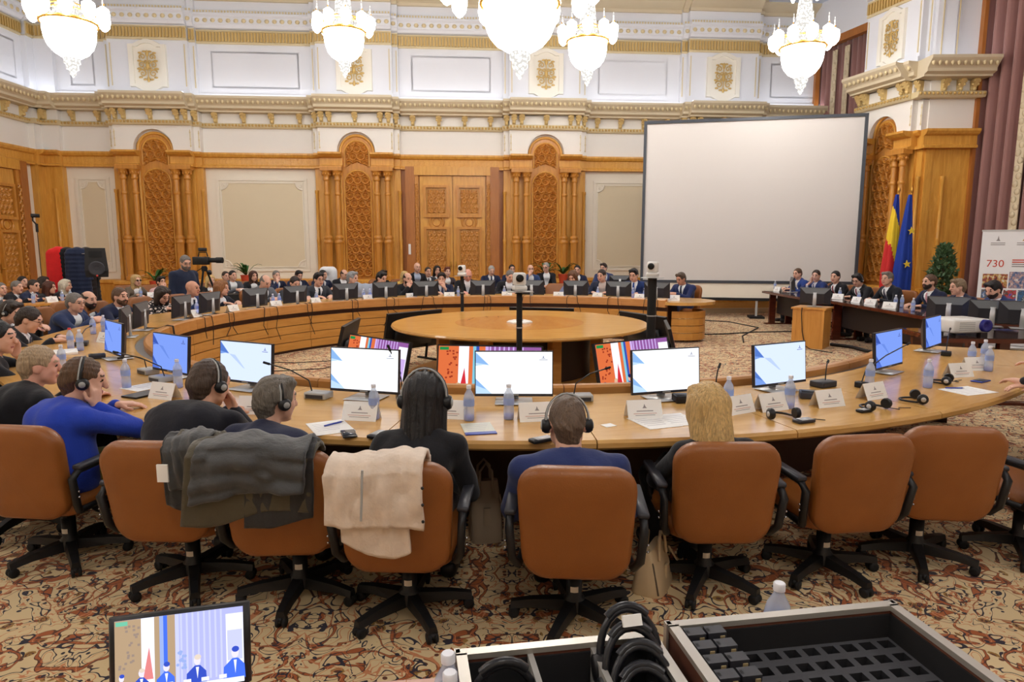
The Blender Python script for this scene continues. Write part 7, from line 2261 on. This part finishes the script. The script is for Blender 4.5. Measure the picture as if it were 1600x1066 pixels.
MB().box(-0.11, 0.11, -0.185, -0.16, 1.56, 1.68).build('horn', blackm, ls)
MB().ball((0, -0.2, 1.2), 0.02, 8).build('badge', plain('badge_red', (206, 70, 60), 0.4), ls)
MB().tube([(0, 0, 0.3), (0, 0, 1.17)], 0.02, 8).build('pole', blackm, ls)
for k in range(3):
    a = 2 * PI * k / 3; MB().tube([(0, 0, 0.75), (0.5 * math.cos(a), 0.5 * math.sin(a), 0.015)], 0.014, 6).build('leg', blackm, ls)
p = aty(62, 400, 14.6)
gc = thing('gimbal_camera', 'small stabilised camera on a tall thin pole at far left', 'camera', Vector((p.x, p.y, 0)), 0.6)
MB().tube([(0, 0, 0.02), (0, 0, 2.1)], 0.009, 6).build('pole', darkg, gc)
for k in range(3):
    a = 2 * PI * k / 3; MB().tube([(0, 0, 0.4), (0.35 * math.cos(a), 0.35 * math.sin(a), 0.01)], 0.009, 5).build('leg', darkg, gc)
MB().tube([(0, 0, 2.08), (0, 0, 2.26)], 0.026, 8).build('grip', blackm, gc)
MB().tube([(0, 0, 2.24), (-0.06, 0, 2.32), (-0.06, 0, 2.42)], 0.018, 6).build('gimbal_arm', blackm, gc)
bd = MB(); bd.rbox(-0.09, 0.07, -0.05, 0.05, 2.38, 2.48, 0.012, 1); bd.build('camera_body', blackp, gc)
MB().lathe([(0.035, 0), (0.035, 0.08), (0.02, 0.085)], 10, M=Matrix.Translation((0.03, -0.05, 2.43)) @ Matrix.Rotation(PI / 2, 4, 'X')).build('lens', blackm, gc)
# video camera on its tripod beside the cameraman
p = aty(318, 400, 12.75)
vc = thing('video_camera', 'black shoulder video camera on a tripod beside the cameraman', 'camera', Vector((p.x, p.y, 0)), 0.0)
for k in range(3):
    a = 2 * PI * k / 3 + 0.4; MB().tube([(0.04 * math.cos(a), 0.04 * math.sin(a), 1.32), (0.42 * math.cos(a), 0.42 * math.sin(a), 0.015)], 0.018, 6).build('tripod_leg', blackm, vc)
MB().lathe([(0.05, 1.3), (0.06, 1.36), (0.04, 1.4)], 12).build('fluid_head', blackm, vc)
MB().rbox(-0.2, 0.1, -0.06, 0.06, 1.42, 1.58, 0.02, 2).build('camera_body', blackp, vc)
MB().tube([(0.1, 0, 1.51), (0.22, 0, 1.51), (0.24, 0, 1.51), (0.36, 0, 1.51)], [0.045, 0.045, 0.055, 0.055], 12).build('zoom_lens', blackm, vc)
MB().tube([(-0.1, 0, 1.58), (-0.08, 0, 1.66), (0.06, 0, 1.66), (0.08, 0, 1.58)], 0.012, 6).build('carry_handle', blackm, vc)
MB().rbox(-0.08, 0.06, -0.05, 0.05, 1.67, 1.75, 0.02, 2).build('viewfinder', blackp, vc)
MB().tube([(0, 0, 1.38), (-0.3, -0.12, 1.2)], 0.01, 6).build('pan_bar', blackm, vc)
MB().ball((0.12, -0.06, 1.28), 0.05, 8).build('follow_handle', blackp, vc)
def bench(name, label, px0, px1, py, y, rzt, w, d, mat, front):
    pa_, pb_ = aty(px0, py, y), aty(px1, py, y + rzt)
    c = (pa_ + pb_) / 2; ax = pb_ - pa_; L = Vector((ax.x, ax.y)).length
    t = thing(name, label, 'table', Vector((c.x, c.y, 0)), math.atan2(ax.y, ax.x))
    MB().box(-L / 2, L / 2, -d / 2, d / 2, 0.71, 0.745).build('tabletop', mat, t)
    if front: MB().box(-L / 2, L / 2, -d / 2 - 0.01, -d / 2 + 0.005, 0.05, 0.74).build('black_skirt', blackm, t)
    for sx in (-1, 1):
        for sy in (-1, 1):
            MB().lathe([(0.03, 0), (0.035, 0.2), (0.028, 0.4), (0.04, 0.6), (0.035, 0.71)], 8, cx=sx * (L / 2 - 0.08), cy=sy * (d / 2 - 0.07)).build('leg', mat, t)
    return t
b1 = bench('side_table', 'black-skirted table before the woman in sunglasses', 198, 262, 460, 13.35, 0.35, 0, 0.5, blackm, True)
b2 = bench('side_table', 'black-skirted table behind the tripod, in front of the outer row', 322, 402, 460, 14.3, 0.5, 0, 0.5, blackm, True)
b3 = bench('side_table', 'small oak table with turned legs at the far left', 40, 118, 470, 11.9, 0.9, 0, 0.5, wood_lect, False)
b4 = bench('side_table', 'long black-skirted table before the outer row in the middle', 420, 700, 450, 15.3, 0.7, 0, 0.45, blackm, True)
b5 = bench('side_table', 'long black-skirted table before the outer row on the right', 745, 985, 450, 16.0, 0.25, 0, 0.45, blackm, True)
def on_bench(b, x, y=0.0):
    M = Matrix.Translation(b.location) @ Matrix.Rotation(b.rotation_euler.z, 4, 'Z'); return M @ Vector((x, y, 0.7455))
card(on_bench(b1, 0.1), b1.rotation_euler.z, 'name card before the woman in sunglasses'); bottle(on_bench(b1, -0.12), 'bottle before the woman in sunglasses')
card(on_bench(b2, -0.3), b2.rotation_euler.z, 'name card left of the pair behind the tripod'); card(on_bench(b2, 0.28), b2.rotation_euler.z, 'name card before the man in grey suit with folded arms')
for i, x in enumerate((-0.3, 0.25, 0.42)): bottle(on_bench(b3, x, 0.05), f'{ordn[i]} bottle on the small oak table at far left', 'w', 'bottles on the oak side table')
card(on_bench(b3, 0.0), b3.rotation_euler.z, 'name card on the small oak table at far left')
# white coat and grey coat on far chairs, small monitor
p = aty(513, 430, 16.35); t = thing('coat', 'white coat over a chair back below the second carved bay', 'coat', Vector((p.x, p.y, 0)), 0)
v, qd = sdf([('c', (-0.1, 0, 1.2), (0.1, 0, 1.2), 0.09, 0.09, 0.04), ('c', (-0.12, 0, 1.15), (-0.1, 0, 0.5), 0.1, 0.12, 0.05), ('c', (0.12, 0, 1.15), (0.1, 0, 0.5), 0.1, 0.12, 0.05), ('c', (-0.1, 0.02, 0.5), (0.1, 0.02, 0.0 + 0.12), 0.12, 0.12, 0.05)], 0.02); mesh_np('cloth', v, qd, cloth_m((226, 226, 228)), t)
p = ringpos(572, 5.7, True, 446); t = thing('coat', 'grey puffer coat piled on the ring table between two monitors', 'coat', Vector((p.x, p.y - 0.35, TZ)), 0)
v, qd = sdf([('e', (0, 0, 0.12), (0.28, 0.16, 0.13), None, 0), ('e', (-0.1, 0, 0.2), (0.16, 0.13, 0.1), None, 0.05), ('e', (0.14, 0.02, 0.16), (0.14, 0.12, 0.12), None, 0.05), ('e', (0, 0, 0.02), (0.28, 0.17, 0.03), None, 0.03)], 0.02, lambda X, Y_, Z, f: np.maximum(f + 0.012 * np.sin(40 * X + 9 * Z), -Z)); mesh_np('cloth', v, qd, cloth_m((150, 156, 166)), t)
p = aty(968, 434, 16.2); put_monitor('d', (p.x, p.y, 0.746), math.radians(180), 'small dark monitor on the outer row beside the beige panel')
# cables on the carpet and the long power strip by the dais
def floor_cable(label, pts, r=0.012):
    return tag(MB().tube([onz(a, b, r) for a, b in pts], r, 6).build('floor_cable', cab_m), label, 'cable')
floor_cable('grey cable crossing the carpet from the table end towards the dais', [(1090, 500), (1140, 503), (1185, 512), (1160, 525), (1162, 535)])
floor_cable('cable running along the carpet to the lectern box', [(1075, 523), (1130, 522), (1180, 519), (1240, 518)])
floor_cable('black cable bundle on the carpet right of the lectern box', [(1298, 538), (1330, 542), (1352, 548), (1375, 552)], 0.03)
floor_cable('thin cable lying on the carpet left of the left display', [(425, 566), (460, 567), (500, 565), (525, 563)], 0.006)
floor_cable('second thin cable on the carpet below the first', [(425, 580), (470, 578), (505, 576), (530, 570)], 0.006)
